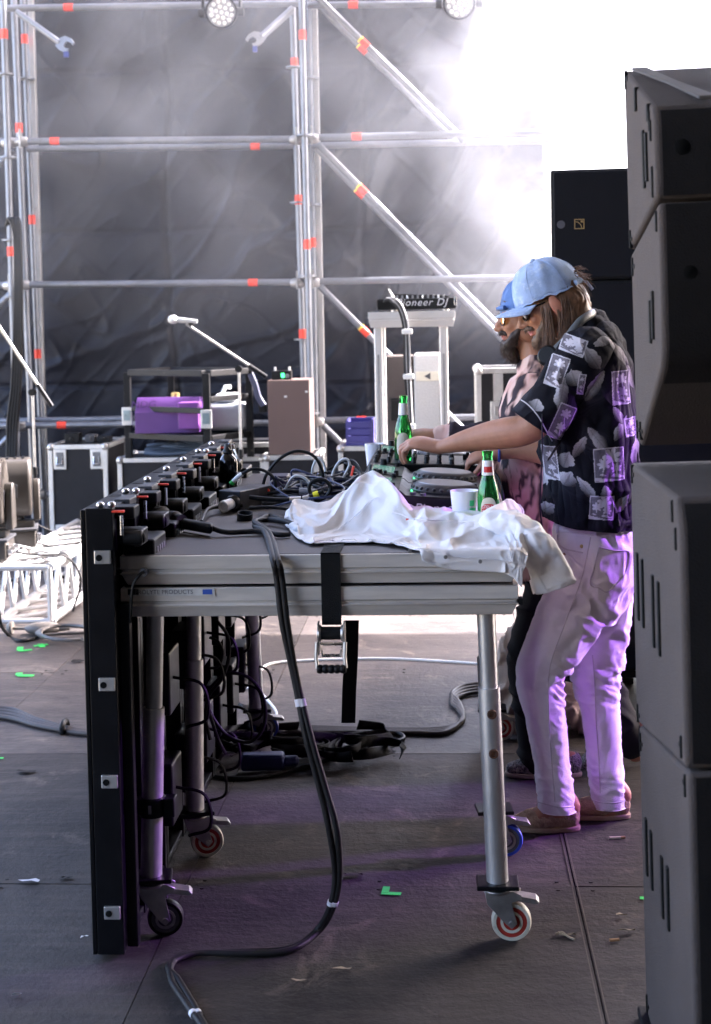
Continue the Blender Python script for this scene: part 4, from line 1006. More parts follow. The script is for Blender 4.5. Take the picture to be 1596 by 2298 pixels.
s = MB(); R3 = Matrix.Rotation(atan2(B.y-A.y, B.x-A.x), 3, 'Z'); s.cbox(((A.x+D_.x)/2, (A.y+D_.y)/2, zlo-.005), ((B-A).xy.length-.05, (D_-B).xy.length-.05, .012), R3); s.build('shelf', ironm, rk, 0)
purp = M('purple_enamel', (.10,.035,.165), .42, 0, .08, 6)
fm = thing('fog_machine', 'purple sloping fog machine inside the steel rack', 'fog machine', (ctr.x-.1, ctr.y, shelfz))
fy2 = 9.62
xa, xb = at(305,930,fy2).x, at(448,930,fy2).x; zt1, zt2 = at(375,892,fy2).z, at(375,925,fy2).z
s = MB(); s.prism([(0,0),(.30,0),(.30,zt1-shelfz-.02),(.09,zt1-shelfz),(.01,zt2-shelfz)], lambda a, b, t: Vector((t, fy2-.04+a, shelfz+b)), xa, xb); fb_ = s.build('housing', purp, fm, 0, bevel=.004)
lettering('MDG', at(323,908,fy2+.0), (1,0,0), (0,.75,1), .075, M('purple_ink', (.05,.02,.09), .5), fb_, .0005)
s = MB(); s.lathe([(.03,0),(.03,.03),(.02,.035)], (xa+.24, fy2+.15, zt1-.01), (0,0,1), 14); s.build('filler_cap', M('brass_cap', (.5,.38,.15), .35, .8), fm)
xs0, xs1 = at(400,930,9.52).x, at(446,930,9.52).x
s = MB(); s.box(at(402,930,9.5).x, at(447,930,9.5).x, 9.47, 9.6, at(420,962,9.5).z, at(420,903,9.5).z); s.build('side_box', M('magenta_enamel', (.18,.055,.25), .4), fm, 0, bevel=.004)
fy3 = 9.72; g = at(505,980,fy3)
dr = thing('canister', 'grey plastic canister with domed lid beside the purple fog machine', 'canister', (g.x, fy3+.1, shelfz))
xa, xb, zt = at(462,930,fy3).x, at(555,930,fy3).x, at(505,905,fy3).z
s = MB(); s.box(xa, xb, fy3-.02, fy3+.26, shelfz, zt); s.build('body', M('grey_canister', (.32,.33,.34), .45, 0, .08), dr, 0, bevel=.04, seg=4)
s = MB(); s.box(xa+.06, xb-.07, fy3+.02, fy3+.22, zt+.001, at(505,884,fy3).z); s.build('lid', M('grey_lid', (.55,.55,.54), .5), dr, 0, bevel=.02, seg=3)
s = MB(); s.tube([Vector((xa+.1, fy3+.1, at(505,884,fy3).z)), Vector((xa+.12, fy3+.1, at(505,880,fy3).z+.03)), Vector((xb-.12, fy3+.1, at(505,880,fy3).z+.03))], .014, 8); s.build('spout', whitepl, dr)
s = MB(); g = at(390,1012,y2); 
vv = []
for k in range(60): vv.append((g.x+rs.uniform(-.2,.2), y2+.1+rs.uniform(-.05,.1), 0))
for k in range(5):
    s = MB(); P = [Vector((g.x-.22+.09*i, y2+.08+.03*k+rs.uniform(-.03,.03), at(430,1026,y2).z+.014+.012*k+rs.uniform(0,.015))) for i in range(6)]; s.tube(P, .012, 8, smooth=5); tag(s.build('coiled_cable', M('cable_bluegrey', (.10,.13,.18), .6)), 'blue grey cable coil lying on the case beneath the rack', 'cable', 'cable coil under the rack')

# ---------------------------------------------------------------- microphone stands
def micstand(label, base, ztop, boomA, boomB, mic=True):
    m_ = thing('microphone_stand', label, 'microphone stand', (base.x, base.y, 0), 'boom microphone stands')
    s = MB(); s.cyl((base.x, base.y, .06), (base.x, base.y, ztop*.6), .011, n=10); s.build('lower_tube', blackm, m_)
    s = MB(); s.cyl((base.x, base.y, ztop*.6), (base.x, base.y, ztop), .008, n=10); s.build('upper_tube', zinc, m_)
    s = MB(); s.cyl((base.x, base.y, ztop*.58), (base.x, base.y, ztop*.62), .017, n=12); s.build('clutch', black, m_)
    for a in (.5, 2.6, 4.7):
        s = MB(); s.cyl((base.x, base.y, .1), (base.x+.28*cos(a), base.y+.28*sin(a), .012), .01, n=8); s.build('foot', blackm, m_)
    s = MB(); s.lathe([(.0,-.02),(.022,-.02),(.022,.02),(0,.02)], (base.x, base.y-.005, ztop), (0,1,0), 14); s.build('boom_clutch', black, m_)
    s = MB(); s.cyl(boomA, boomB, .0085, n=10); bo = s.build('boom', zinc, m_)
    t = (boomB-boomA); s = MB(); s.cyl(boomB-t*.22, boomB, .0145, n=12); s.build('counterweight', blackm, bo)
    return m_
yb = 8.9
micstand('boom microphone stand at the far left, its arm leaning down right', Vector((at(80,1100,yb).x, yb, 0)), at(80,880,yb).z, at(-30,690,yb), at(117,912,yb))
yb = 9.15
ms = micstand('boom microphone stand holding a silver microphone above the rack', Vector((at(538,900,yb).x, yb, 0)), at(538,828,yb).z, at(418,727,yb), at(598,846,yb))
a, b = at(388,717,yb-.02), at(436,721,yb-.02); ax = (b-a).normalized()
mc = thing('microphone', 'silver handheld microphone clipped on the boom above the rack', 'microphone', a)
s = MB(); s.lathe([(0,-.032),(.018,-.026),(.027,-.008),(.028,.006),(.023,.022),(.017,.028)], a, ax, 20); s.build('grille_ball', M('mic_mesh', (.6,.6,.58), .45, .8, .1, 90, .5, 500), mc)
s = MB(); s.lathe([(.016,.028),(.018,.05),(.012,.155),(0,.156)], a, ax, 16); s.build('handle', M('mic_body', (.5,.5,.49), .4, .4), mc)
s = MB(); s.cyl(at(424,727,yb-.01), at(434,722,yb-.01), .02, n=10); s.build('clip', black, mc)
s = MB(); yb = 9.1; s.tube([at(562,838,yb), at(572,862,yb), at(580,890,yb), at(592,910,yb)], .02, 8, smooth=5); tag(s.build('cable_loom', M('cable_dark_blue', (.02,.025,.06), .5)), 'dark cable loom dropping from the microphone boom to the cabinet', 'cable')

# ---------------------------------------------------------------- tall riser with a spare player
ty = 8.5
TW = thing('riser_table', 'small tall aluminium deck on silver legs in the background', 'stage deck', (at(925,720,ty).x, ty+.3, 0))
xa, xb = at(826,715,ty).x, at(1022,715,ty).x; z0, z1 = at(925,734,ty).z, at(925,699,ty).z
d = .55
s = MB(); prof = [(.0,0),(.0,-.04),(-.006,-.042),(-.006,-.048),(0,-.05),(-.004,-.054),(-.014,z0-z1),(-.05,z0-z1),(-.05,0)]; n = len(prof)
brightalu = M('bright_alu', (.72,.70,.68), .4, .4, .08, 6)
for o_, z in prof:
    for sx, sy_ in ((0,0),(1,0),(1,1),(0,1)): s.v.append((xa-o_ if sx == 0 else xb+o_, ty-o_ if sy_ == 0 else ty+d+o_, z1+z))
for i in range(n):
    j = (i+1) % n
    for k in range(4): s.f.append((i*4+k, i*4+(k+1) % 4, j*4+(k+1) % 4, j*4+k))
s.build('frame', brightalu, TW, 25, bevel=.001)
s = MB(); s.box(xa+.01, xb-.01, ty+.01, ty+d-.01, z1-.02, z1-.001); s.build('board', woodtop, TW, 0)
for x in (xa+.055, xb-.07):
    for y in (ty+.06, ty+d-.06):
        s = MB(); s.cbox((x, y, (z0+.03)/2), (.048,.048,z0-.03)); L_ = s.build('leg', brightalu, TW, 0, bevel=.006)
        s = MB(); s.cbox((x, y-.0245, z0*.6), (.012,.002,z0*.6)); s.build('leg_groove', M('groove_grey', (.3,.3,.3), .5), L_, 0)
        s = MB(); s.cyl((x, y, 0), (x, y, .032), .035, n=14); s.build('foot', black, L_)
py = ty+.02
sp_ = thing('media_player', 'spare media player lying on the tall riser in the background', 'media player', (at(935,690,py).x, py+.16, z1))
xa, xb = at(845,690,py).x, at(1024,690,py).x
s = MB(); s.box(xa, xb, py, py+.34, z1+.012, z1+.075); bd = s.build('body', gearblk, sp_, 0, bevel=.005)
s = MB(); s.prism([(.0,.0755),(.36,.0755),(.36,.09),(.05,.105)], lambda a, b, t: Vector((xa+.06+a, t, z1+b)), py+.03, py+.31); s.build('display_frame', gearblk, sp_, 0, bevel=.003)
for k in range(11):
    s = MB(); s.cyl((xa+.09+.03*k, py+.035, z1+.075), (xa+.09+.03*k, py+.035, z1+.095), .008, n=8); s.build('knob', knobg if k % 3 else steel, sp_)
s = MB(); s.box(xb-.012, xb+.003, py-.003, py+.3, z1+.03, z1+.08); s.build('end_trim', steel, sp_, 0, bevel=.002)
for k in range(2): s = MB(); s.cyl((xa+.1+.3*k, py+.05, z1-.0), (xa+.1+.3*k, py+.05, z1+.013), .02, n=12); s.build('foot', steel, sp_)
lettering('Pioneer DJ', at(946,679,py-.001), (1,0,0), (0,0,1), .058, printw, bd, .0005, .3, 1.15)
# cable loom from that player down the riser
for k in range(6):
    o_ = (k-2.5)*4
    P = [at(862+k*3,668+abs(o_),ty-.02), at(880+o_,672,ty-.04), at(900+o_*.6,694,ty-.06), at(911+o_*.5,740,ty-.05), at(914+o_*.6,820,ty-.05), at(918+o_*.5,900,ty-.05), at(922+o_*.6,990,ty-.05), at(926+o_,1100,ty-.05)]
    cable('loom_cable', 'cable strapped in the grey loom running down the riser', P, .007, [cableg, dkgrey, M('cable_lightgrey', (.4,.4,.41), .5)][k % 3], 'cables in the riser loom', sm=6, n=6)
for py_ in (744, 845, 957):
    c = at(914+(py_-744)*.03, py_, ty-.05); s = MB(); s.cbox(c, (.062,.04,.03)); tag(s.build('tape_wrap', whitepl, None, 0, bevel=.006), ['white tape wrap round the riser loom, uppermost', 'white tape wrap round the riser loom, middle', 'white tape wrap round the riser loom, lowest'][(744,845,957).index(py_)], 'tape', 'tape wraps on the loom')
s = MB(); s.tube([at(884,668,ty-.04), at(876,655,ty-.04), at(872,648,ty-.04)], [.008,.006,.003], 6); tag(s.build('tie_end', whitepl), 'pale cable tie end sticking up above the spare player', 'cable tie')

# grey stage monitor behind the riser
my = 9.3
mo = thing('loudspeaker', 'grey loudspeaker with perforated metal grille behind the riser', 'loudspeaker', (at(925,900,my).x, my+.2, 0))
xa, xm, xb = at(866,900,my).x, at(930,900,my).x, at(990,900,my).x; zt = at(930,795,my).z
s = MB(); s.box(xa, xm-.003, my+.03, my+.42, .0, zt-.01); cb = s.build('cabinet', greypaint, mo, 0, bevel=.012)
s = MB(); s.box(xa+.03, xm-.03, my+.015, my+.032, zt-.42, zt-.28); s.build('handle_recess', black, cb, 0, bevel=.003)
s = MB(); s.box(xm, xb, my, my+.42, 0, zt); gr = s.build('grille', M('perforated_metal', (.55,.54,.52), .5, .6, .2, 120, .8, 240), mo, 0, bevel=.012)
s = MB(); s.box(xm+.012, xb-.012, my-.006, my-.0005, zt-.17, zt-.11); s.build('badge', M('badge_cream', (.6,.56,.45), .5), gr, 0, bevel=.001)
s = MB(); s.prism([(-.02,0),(.02,.022),(.02,-.022)], lambda a, b, t: Vector(((xm+xb)/2+a, t, zt-.14+b)), my-.008, my-.0062); s.build('badge_mark', dkgrey, gr, 0)
# blue crate
q = at(805,965,9.5)
cr_ = thing('crate', 'deep blue plastic crate left of the riser', 'crate', (q.x, 9.5, at(805,1000,9.5).z))
bl = M('blue_crate', (.055,.05,.20), .5)
xa, xb, za, zb = at(776,965,9.5).x, at(836,965,9.5).x, at(805,1000,9.5).z, at(805,945,9.5).z
s = MB(); s.box(xa, xb, 9.5, 9.85, za, za+.02); s.box(xa, xa+.012, 9.5, 9.85, za+.02, zb); s.box(xb-.012, xb, 9.5, 9.85, za+.02, zb); s.box(xa, xb, 9.838, 9.85, za+.02, zb); s.build('shell', bl, cr_, 0)
for k in range(3): s = MB(); s.box(xa+.012, xb-.012, 9.497, 9.51, za+.022+k*(zb-za-.02)/3, za+.022+(k+.88)*(zb-za-.02)/3); s.build('slat', bl, cr_, 0, bevel=.003)
flight_case(Vector(((xa+xb)/2, 9.48, 0)), (xb-xa+.1,.45,za-.002), 'dark flight case under the blue crate')
# flight case at right, behind the men
y5 = 9.0
xa, xb = at(1069,900,y5).x, at(1215,900,y5).x
flight_case(Vector(((xa+xb)/2, y5, 0)), (xb-xa, .55, at(1120,826,y5).z), 'tall black flight case with bright silver edges behind the two men', latches=((.34,.80),))
s = MB(); xl = xa + (xb-xa)*.34; zt = at(1120,826,y5).z; s.box(xl-.03, xl+.03, y5-.003, y5+.009, zt-.2, zt-.033); s.build('strip', alucase, bpy.context.scene.objects[[o.name for o in C.objects if o.name.startswith('flight_case')][-1]], 0)

# ---------------------------------------------------------------- lamps hung from the top ledger
def par(px, py, label, turn):
    c = at(px, py, 10.1); L = thing('stage_lamp', label, 'stage lamp', c + Vector((0,.1,.25)), 'stage lamps on the top ledger')
    ax = Vector((turn,-1,-.12)).normalized(); R_ = .098
    s = MB(); s.lathe([(.06,-.2),(.085,-.16),(R_+.012,-.03),(R_+.012,.02),(R_,.02),(R_,.0)], c, ax, 28); s.build('housing', blackm, L)
    s = MB(); s.lathe([(R_-.001,.008),(.04,.012),(0,.012)], c, ax, 28); ln = s.build('lens_plate', M('lens_silver', (.62,.62,.64), .25, .5, .1), L)
    u_ = ax.orthogonal().normalized(); w2 = ax.cross(u_)
    for (rr, n_) in ((0,1),(.038,6),(.074,12)):
        for k in range(n_):
            a = 2*pi*k/n_; s = MB(); s.ell(c + (u_*cos(a)+w2*sin(a))*rr + ax*.012, (.015,.015,.015), nu=10, nv=6); s.build('lens', M('lens_glass', (.8,.8,.8), .12, .2), ln)
    s = MB(); s.tube([c+Vector((-.13,.0,0)), c+Vector((-.13,.05,.2)), c+Vector((0,.1,.27)), c+Vector((.13,.05,.2)), c+Vector((.13,0,0))], .012, 8); s.build('yoke', blackm, L)
    s = MB(); s.cyl(c+Vector((0,.1,.25)), c+Vector((0,.32,.30)), .02, n=10); s.build('hook_clamp', blackm, L)
    for dx in (-.135,.135): s = MB(); s.cyl(c+Vector((dx-.02,0,0)), c+Vector((dx+.02,0,0)), .03, n=12); s.build('tilt_knob', black, L)
par(497, 28, 'round multi lens stage lamp hanging left of the middle scaffold post', .12)
par(1030, 8, 'round stage lamp hanging right of the middle scaffold post in the glare', .02)

# ================================================================ FLOOR TRUSS, MOVING HEADS, CABLES AT LEFT
tyA, tyB = 7.75, 9.5
tx = -2.30; hw = .145; tz0, tz1 = .03, .32
whitesteel = M('truss_alu', (.5,.49,.48), .4, .35, .08, 10)
tr = thing('truss', 'silver lattice truss lying on the sunlit floor at the left', 'truss', (tx, (tyA+tyB)/2, 0))
for dx in (-hw, hw):
    for z in (tz0, tz1): s = MB(); s.cyl((tx+dx, tyA, z), (tx+dx, tyB, z), .025, n=12); s.build('chord', whitesteel, tr)
nb = 7
for i in range(nb):
    ya, yb_ = tyA+.05+(tyB-tyA-.1)*i/nb, tyA+.05+(tyB-tyA-.1)*(i+1)/nb
    for dx in (-hw, hw):
        s = MB(); s.cyl((tx+dx, ya, tz0), (tx+dx, (ya+yb_)/2, tz1), .012, n=8); s.cyl((tx+dx, (ya+yb_)/2, tz1), (tx+dx, yb_, tz0), .012, n=8); s.build('lacing', whitesteel, tr)
    s = MB(); s.cyl((tx-hw, ya, tz1), (tx+hw, yb_, tz1), .012, n=8); s.build('lacing', whitesteel, tr)
    s = MB(); s.cyl((tx-hw, ya, tz0), (tx+hw, yb_, tz0), .012, n=8); s.build('lacing', whitesteel, tr)
for y in (tyA, tyB):
    for a, b in (((-hw,tz0),(hw,tz0)),((-hw,tz1),(hw,tz1)),((-hw,tz0),(-hw,tz1)),((hw,tz0),(hw,tz1))):
        s = MB(); s.cyl((tx+a[0], y, a[1]), (tx+b[0], y, b[1]), .016, n=8); s.build('end_brace', whitesteel, tr)
for y in (tyA+.3, tyA+1.1, tyB-.3):
    s = MB(); s.lathe([(.026,-.03),(.042,-.03),(.042,.03),(.026,.03)], (tx+hw, y, tz1), (0,1,0), 14); s.build('half_coupler', zinc, tr)
headm = M('lamp_shell', (.051,.044,.038), .42, 0, .15, 6, coat=.2)
def moving_head(x, y, z, label, yaw, S=1.):
    L = thing('moving_head_lamp', label, 'stage lamp', (x, y, z), 'moving head lamps on the floor truss')
    R = Matrix.Translation((x, y, z)) @ Matrix.Rotation(yaw, 4, 'Z') @ Matrix.Scale(S, 4)
    def Bx(nm, a, m_, par=L, bev=.01): s = MB(); s.box(*a, R); return s.build(nm, m_, par, 0, bevel=bev, seg=3)
    b = Bx('base', (-.17,.17,-.13,.13,.0,.11), headm)
    Bx('base_plate', (-.18,.18,-.14,.14,.111,.125), dkgrey, b, .003)
    for dx in (-.1,0,.1): s = MB(); s.cyl(R @ Vector((.17+.0,dx,.05)), R @ Vector((.2,dx,.05)), .016*S, n=10); s.build('socket', steel, b)
    for k in range(6): s = MB(); s.box(.171,.176,-.12+.006*k,-.117+.006*k,.02,.09,R); s.build('fin', blackm, b, 0)
    # yoke
    s = MB(); s.box(-.16,.16,-.06,.06,.126,.17,R)
    s.prism([(-.06,.17),(.06,.17),(.045,.40),(.02,.44),(-.02,.44),(-.045,.40)], lambda a, c, t: R @ Vector((t, a, c)), -.2, -.155); s.prism([(-.06,.17),(.06,.17),(.045,.40),(.02,.44),(-.02,.44),(-.045,.40)], lambda a, c, t: R @ Vector((t, a, c)), .155, .2); s.build('yoke', headm, L, bevel=.008)
    s = MB(); oct_ = [(-.12,.26),(-.07,.2),(.07,.2),(.12,.26),(.125,.46),(.1,.55),(.06,.58),(-.06,.58),(-.1,.55),(-.125,.46)]
    s.prism(oct_, lambda a, c, t: R @ Vector((t, a, c)), -.15, .15); hd = s.build('head', headm, L, bevel=.02, seg=3)
    for k in range(5): s = MB(); s.box(-.11+.05*k,-.095+.05*k,-.06,.06,.581,.586,R); s.build('vent_rib', blackm, hd, 0)
    Bx('badge', (-.05,.06,-.135,-.127,.33,.42), dkgrey, hd, .003); Bx('side_panel', (.150,.154,-.06,.06,.3,.4), dkgrey, hd, .003)
    s = MB(); s.lathe([(.09*S,0),(.1*S,.02*S),(.085*S,.025*S),(0,.03*S)], R @ Vector((0,0,.2)), (0,0,-1), 24); s.build('lens', M('lens_dark', (.03,.03,.04), .08, 0, coat=1), hd)
    return L
q = at(30,1160,8.3)
moving_head(at(22,1160,8.35).x, 8.35, tz1+.028, 'large dark moving head lamp on the floor truss at the left edge', .25, .88)
moving_head(at(-45,1160,7.9).x-.0, 7.9, tz1+.028, 'nearer moving head lamp, mostly cut off by the left edge', .1, .95)
# drooping cables on the truss
for k in range(5):
    y = 7.9+.25*k; s = MB()
    P = [Vector((tx-.3, y, .42)), Vector((tx, y+.05, .36-.02*k)), Vector((tx+.17, y+.1, .34)), Vector((tx+.24, y+.15, .2)), Vector((tx+.20+.03*k, y+.1, .03))]
    cable('truss_cable', 'cable draped over the floor truss by the moving heads', P, .006, [cableg, cablew][k % 2], 'cables draped over the truss', sm=6, n=6)
for k in range(3):
    cable('floor_cable', 'dark cable lying on the sunlit floor behind the truss', [gz(130,1300+7*k,.012), gz(160,1296+8*k,.012), gz(200,1304+6*k,.012), gz(260,1306+6*k,.012)], .016, cablem, 'cables behind the truss', sm=5)
cable('floor_cable', 'black cable curving from the truss to the power adapter', [at(-6,1240,7.3), gz(-2,1380,.2), gz(18,1424,.01), gz(45,1438,.01), gz(78,1432,.01), gz(96,1418,.015)], .009, cablem)
# in-line adapter with coiled flex
ad = thing('power_adapter', 'grey oval power adapter on the sunlit boards beside the coil', 'adapter', gz(100,1416))
c = gz(98,1410,.03); am = M('adapter_grey', (.16,.14,.12), .5)
s = MB(); s.ell(c, (.10,.05,.034), Matrix.Rotation(.1,3,'Z')); s.build('body', am, ad)
s = MB(); s.box(c.x-.018, c.x+.018, c.y-.055, c.y-.035, .004, .04); s.build('cord_grip', black, ad, 0, bevel=.004)
s = MB(); s.cyl(c+Vector((-.09,0,0)), c+Vector((-.17,.0,0)), .008, n=8); s.lathe([(0,0),(.034,.0),(.036,.012),(.02,.03),(0,.03)], c+Vector((-.165,0,.005)), (-1,0,0), 16); s.build('end_plug', am, ad)
s = MB(); s.cyl(c+Vector((.09,0,0)), c+Vector((.14,0,0)), .016, .010, n=10); s.build('strain_relief', am, ad)
P = []
for k in range(46):
    a = k*.72; P.append(gz(152+72*cos(a)*(1-.004*k), 1420+15*sin(a)*(1+.003*k), .012+.0018*k))
P = [c+Vector((0,-.05,-.01)), gz(92,1428,.012), gz(110,1424,.02)] + P
cable('coiled_flex', 'grey flex coiled on the floor next to the adapter', P, .009, M('flex_grey', (.11,.10,.095), .5), None, sm=3, n=6)
# cables dropping down the left scaffold post
for k in range(4):
    o_ = 4*k
    cable('hanging_cable', 'black cable hanging down beside the left scaffold post', [at(14+o_,505-3*k,10.25), at(22+o_*1.6,492,10.2), at(34+o_,540,10.2), at(34+o_*1.2,700,10.2), at(28+o_*1.4,860,10.2), at(18+o_*1.6,960,10.2), at(20+o_,1120,10.2), gz(26+o_,1206,.02)], .014, cablem, 'cables down the left post', sm=8)
# long loom across the floor: left part and right part of the same run
for k in range(4):
    d_ = 3.2*k
    P = [gz(-30,1588+d_*1.6,.012), gz(30,1592+d_*2.2,.012), gz(80,1612+d_*1.6,.012), gz(140,1630+d_*.9,.012), gz(200,1642+d_*.5,.012), gz(330,1645+d_,.012), gz(480,1640+d_,.012), gz(640,1632+d_*1.2,.012), gz(800,1636+d_*.8,.012), gz(930,1638+d_*.7,.012), gz(1000,1634+d_,.012), gz(1038,1618-d_*.6,.012), gz(1030,1592-d_*1.6,.014), gz(1014,1578-d_*2,.014), gz(1030,1564-d_*2.2,.012), gz(1070,1554-d_*2,.012), gz(1180,1546-d_*2,.012), gz(1420,1530-d_*2,.012)]
    cable('loom_cable', 'brown grey cable in the long floor loom passing under the table', P, .0105, M('cable_brown', (.06,.048,.044), .55), 'cables of the long floor loom', sm=6)
q = gz(145,1632,.02); s = MB(); s.tube([q+Vector((.0,.04*cos(a),.024*sin(a))) for a in np.linspace(0,2*pi,14)[:-1]], .012, 8, closed=True); tag(s.build('cable_tie', black), 'black strap tie round the floor loom at left', 'cable tie')
cable('floor_cable', 'thin white cable sweeping across the boards under the table', [gz(585,1506,.006), gz(600,1492,.006), gz(650,1484,.006), gz(760,1479,.006), gz(880,1478,.006), gz(1000,1484,.006), gz(1100,1490,.006), gz(1180,1486,.006)], .006, cablew)
cable('floor_cable', 'white cable snaking by the rear table caster', [gz(500,1632,.006), gz(560,1628,.006), gz(620,1606,.02), gz(600,1570,.01), gz(575,1548,.01), gz(540,1540,.01), gz(528,1525,.01), gz(560,1512,.01)], .0055, cablew)
cable('floor_cable', 'grey cable snaking left of the rear caster', [gz(500,1448,.006), gz(545,1466,.008), gz(580,1490,.008), gz(560,1520,.008), gz(520,1545,.008), gz(530,1575,.008), gz(575,1600,.008), gz(590,1640,.008)], .008, cableg)
# loops and strap pile under the table
arc2 = lambda lab, pts, r, m_=cablem: cable('hanging_cable', lab, [at(*p) for p in pts], r, m_, None, sm=8)
arc2('black cable hanging from the video wall under the table', [(486,1392,4.6),(510,1425,4.62),(514,1470,4.62),(500,1520,4.6),(470,1560,4.6),(462,1610,4.6),(472,1660,4.6)], .006)
arc2('violet lit cable circle hanging under the table', [(470,1545,4.7),(510,1512,4.7),(560,1522,4.7),(592,1570,4.7),(592,1630,4.7),(560,1665,4.7),(510,1650,4.7),(475,1605,4.7),(462,1565,4.7)], .006)
arc2('small cable loop at the panel backs under the table', [(470,1430,4.5),(490,1440,4.5),(500,1465,4.5),(490,1495,4.5),(468,1500,4.5)], .005)
arc2('cable dropping to the floor behind the inner leg', [(470,1600,4.6),(490,1660,4.7),(505,1690,4.75)], .006)
cable('floor_cable', 'black cable loop on the floor under the table', [gz(540,1630,.01), gz(500,1630,.008), gz(470,1690,.008), gz(458,1720,.008), gz(480,1742,.008), gz(560,1746,.008), gz(640,1732,.008), gz(720,1710,.008), gz(780,1690,.008), gz(840,1668,.008)], .008, cablem)
cable('floor_cable', 'black cable curving out to the right of the strap pile', [gz(700,1660,.01), gz(780,1650,.01), gz(850,1642,.012), gz(895,1646,.012), gz(905,1658,.012), gz(880,1668,.012)], .009, cablem)
rs2 = random.Random(5)
for k in range(14):
    s = MB(); P = []; cx, cy = rs2.uniform(560,860), rs2.uniform(1645,1690); a0 = rs2.uniform(0,6.3)
    for i in range(6):
        a = a0 + i*.75; P.append(gz(cx + 70*cos(a)*rs2.uniform(.6,1.2), min(cy + 18*sin(a), 1706), .015+rs2.uniform(0,.055)))
    Q = catmull(P, 6); nrm = Vector((rs2.uniform(-.5,.5), -.4, 1)).normalized()
    for i, p in enumerate(Q):
        tw = nrm + Vector((.5*sin(i*.3+k), .5*cos(i*.23+k), 0)); tw.normalize(); s.v += [tuple(p - tw*.020 + Vector((0,0,.012))), tuple(p + tw*.020 + Vector((0,0,.012)))]
    s.v = [(x, y, max(z, .004)) for x, y, z in s.v]
    s.f = [(2*i, 2*i+1, 2*i+3, 2*i+2) for i in range(len(Q)-1)]
    o = s.build('ratchet_strap', strapm, None, 60); o.modifiers.new('t', 'SOLIDIFY').thickness = .003
    tag(o, 'loose black strap in the heap on the floor under the table', 'strap', 'straps heaped under the table')
q = gz(590,1708,.04); s = MB(); s.cbox(q, (.16,.06,.06), Matrix.Rotation(.1,3,'Z')); s.cyl(q+Vector((.07,0,0)), q+Vector((.13,.01,0)), .02, n=10); tag(s.build('power_plug', M('navy_plug', (.02,.03,.10), .45), None, bevel=.012), 'dark blue power plug on the floor beside the strap heap', 'plug')

# ================================================================ LOUDSPEAKER STACKS
# subwoofer stack behind the men
by = 6.25
xl, xr = at(1239,700,by).x, at(1239,700,by).x + 1.34
zs = [at(1330,1505,by).z, .62, 1.19, at(1330,629,by).z, at(1330,378,by).z]
zs[1] = zs[0]+(zs[3]-zs[0])/3; zs[2] = zs[0]+(zs[3]-zs[0])*2/3
subm = M('speaker_navy_black', (.013,.014,.023), .55, 0, .1, 8, .15, 200)
for k in range(4):
    nmz = ['lowest dark subwoofer of the stack behind the two men, on its dolly', 'second subwoofer from the floor in the stack behind the men', 'third subwoofer from the floor in the stack behind the men', 'topmost dark subwoofer with gold square emblem behind the men'][k]
    b_ = thing('subwoofer', nmz, 'loudspeaker', ((xl+xr)/2, by+.35, zs[k]), 'stacked subwoofers')
    s = MB(); s.box(xl, xr, by+.012, by+.72, zs[k]+.002, zs[k+1]-.002); s.build('cabinet', blacktex, b_, 0, bevel=.008)
    s = MB(); s.box(xl+.012, xr-.012, by, by+.011, zs[k]+.012, zs[k+1]-.012); g_ = s.build('grille', subm, b_, 0, bevel=.003)
    if k == 3:
        c = at(1300,503,by); gold = M('gold_emblem', (.62,.45,.22), .35, .7); a = .021
        s = MB()
        for (x0_, x1_, z0_, z1_) in ((-a,a,a-.004,a),(-a,a,-a,-a+.004),(-a,-a+.004,-a+.004,a-.004),(a-.004,a,-a+.004,a-.004),(.006,.015,.006,.015)): s.box(c.x+x0_, c.x+x1_, by-.003, by-.0005, c.z+z0_, c.z+z1_)
        s.build('emblem', gold, g_, 0)
        arcp = [Vector((c.x-a+.004+.056*(1-cos(t)) , by-.002, c.z+a*.55-.056*(1-sin(t))-.0)) for t in np.linspace(pi/2, 0, 10)]
        s = MB(); s.tube([Vector((c.x-a+.005, by-.002, c.z+.010)), Vector((c.x-.005, by-.002, c.z+.007)), Vector((c.x+.006, by-.002, c.z-.004)), Vector((c.x+.010, by-.002, c.z-a+.005))], .0015, 6, smooth=5); s.build('emblem_arc', gold, g_)
        c = at(1259,504,by); s = MB(); s.lathe([(.008,0),(.017,0),(.017,.003),(.008,.003)], c, (0,-1,0), 18); s.build('rigging_point', M('dull_ring', (.10,.10,.12), .5), g_)
dl = thing('wheeled_dolly', 'black wheeled dolly under the subwoofer stack', 'dolly', ((xl+xr)/2, by+.3, 0))
s = MB(); s.box(xl, xr, by+.02, by+.70, zs[0]-.03, zs[0]); s.build('board', blackm, dl, 0)
zs_d = zs[0]-.03
for x in (xl+.12, xr-.12):
    for y in (by+.1, by+.6):
        s = MB(); s.lathe([(0,-.015),(zs_d*.46,-.015),(zs_d*.46,.015),(0,.015)], (x, y, zs_d*.46), (0,1,0), 20); s.build('wheel', bluet, dl)
        s = MB(); s.box(x-.012, x+.012, y-.02, y-.016, zs_d*.3, zs_d); s.box(x-.012, x+.012, y+.016, y+.02, zs_d*.3, zs_d); s.build('fork', zinc, dl, 0)

# the stack is turned a little, its side edge-on to the camera
for o in [o for o in C.objects if o.get('group') == 'stacked subwoofers'] + [dl]:
    pv = Vector((xl, by, 0)); o.location = pv + Matrix.Rotation(-.078, 3, 'Z') @ (o.location - pv); o.rotation_euler.z = -.078
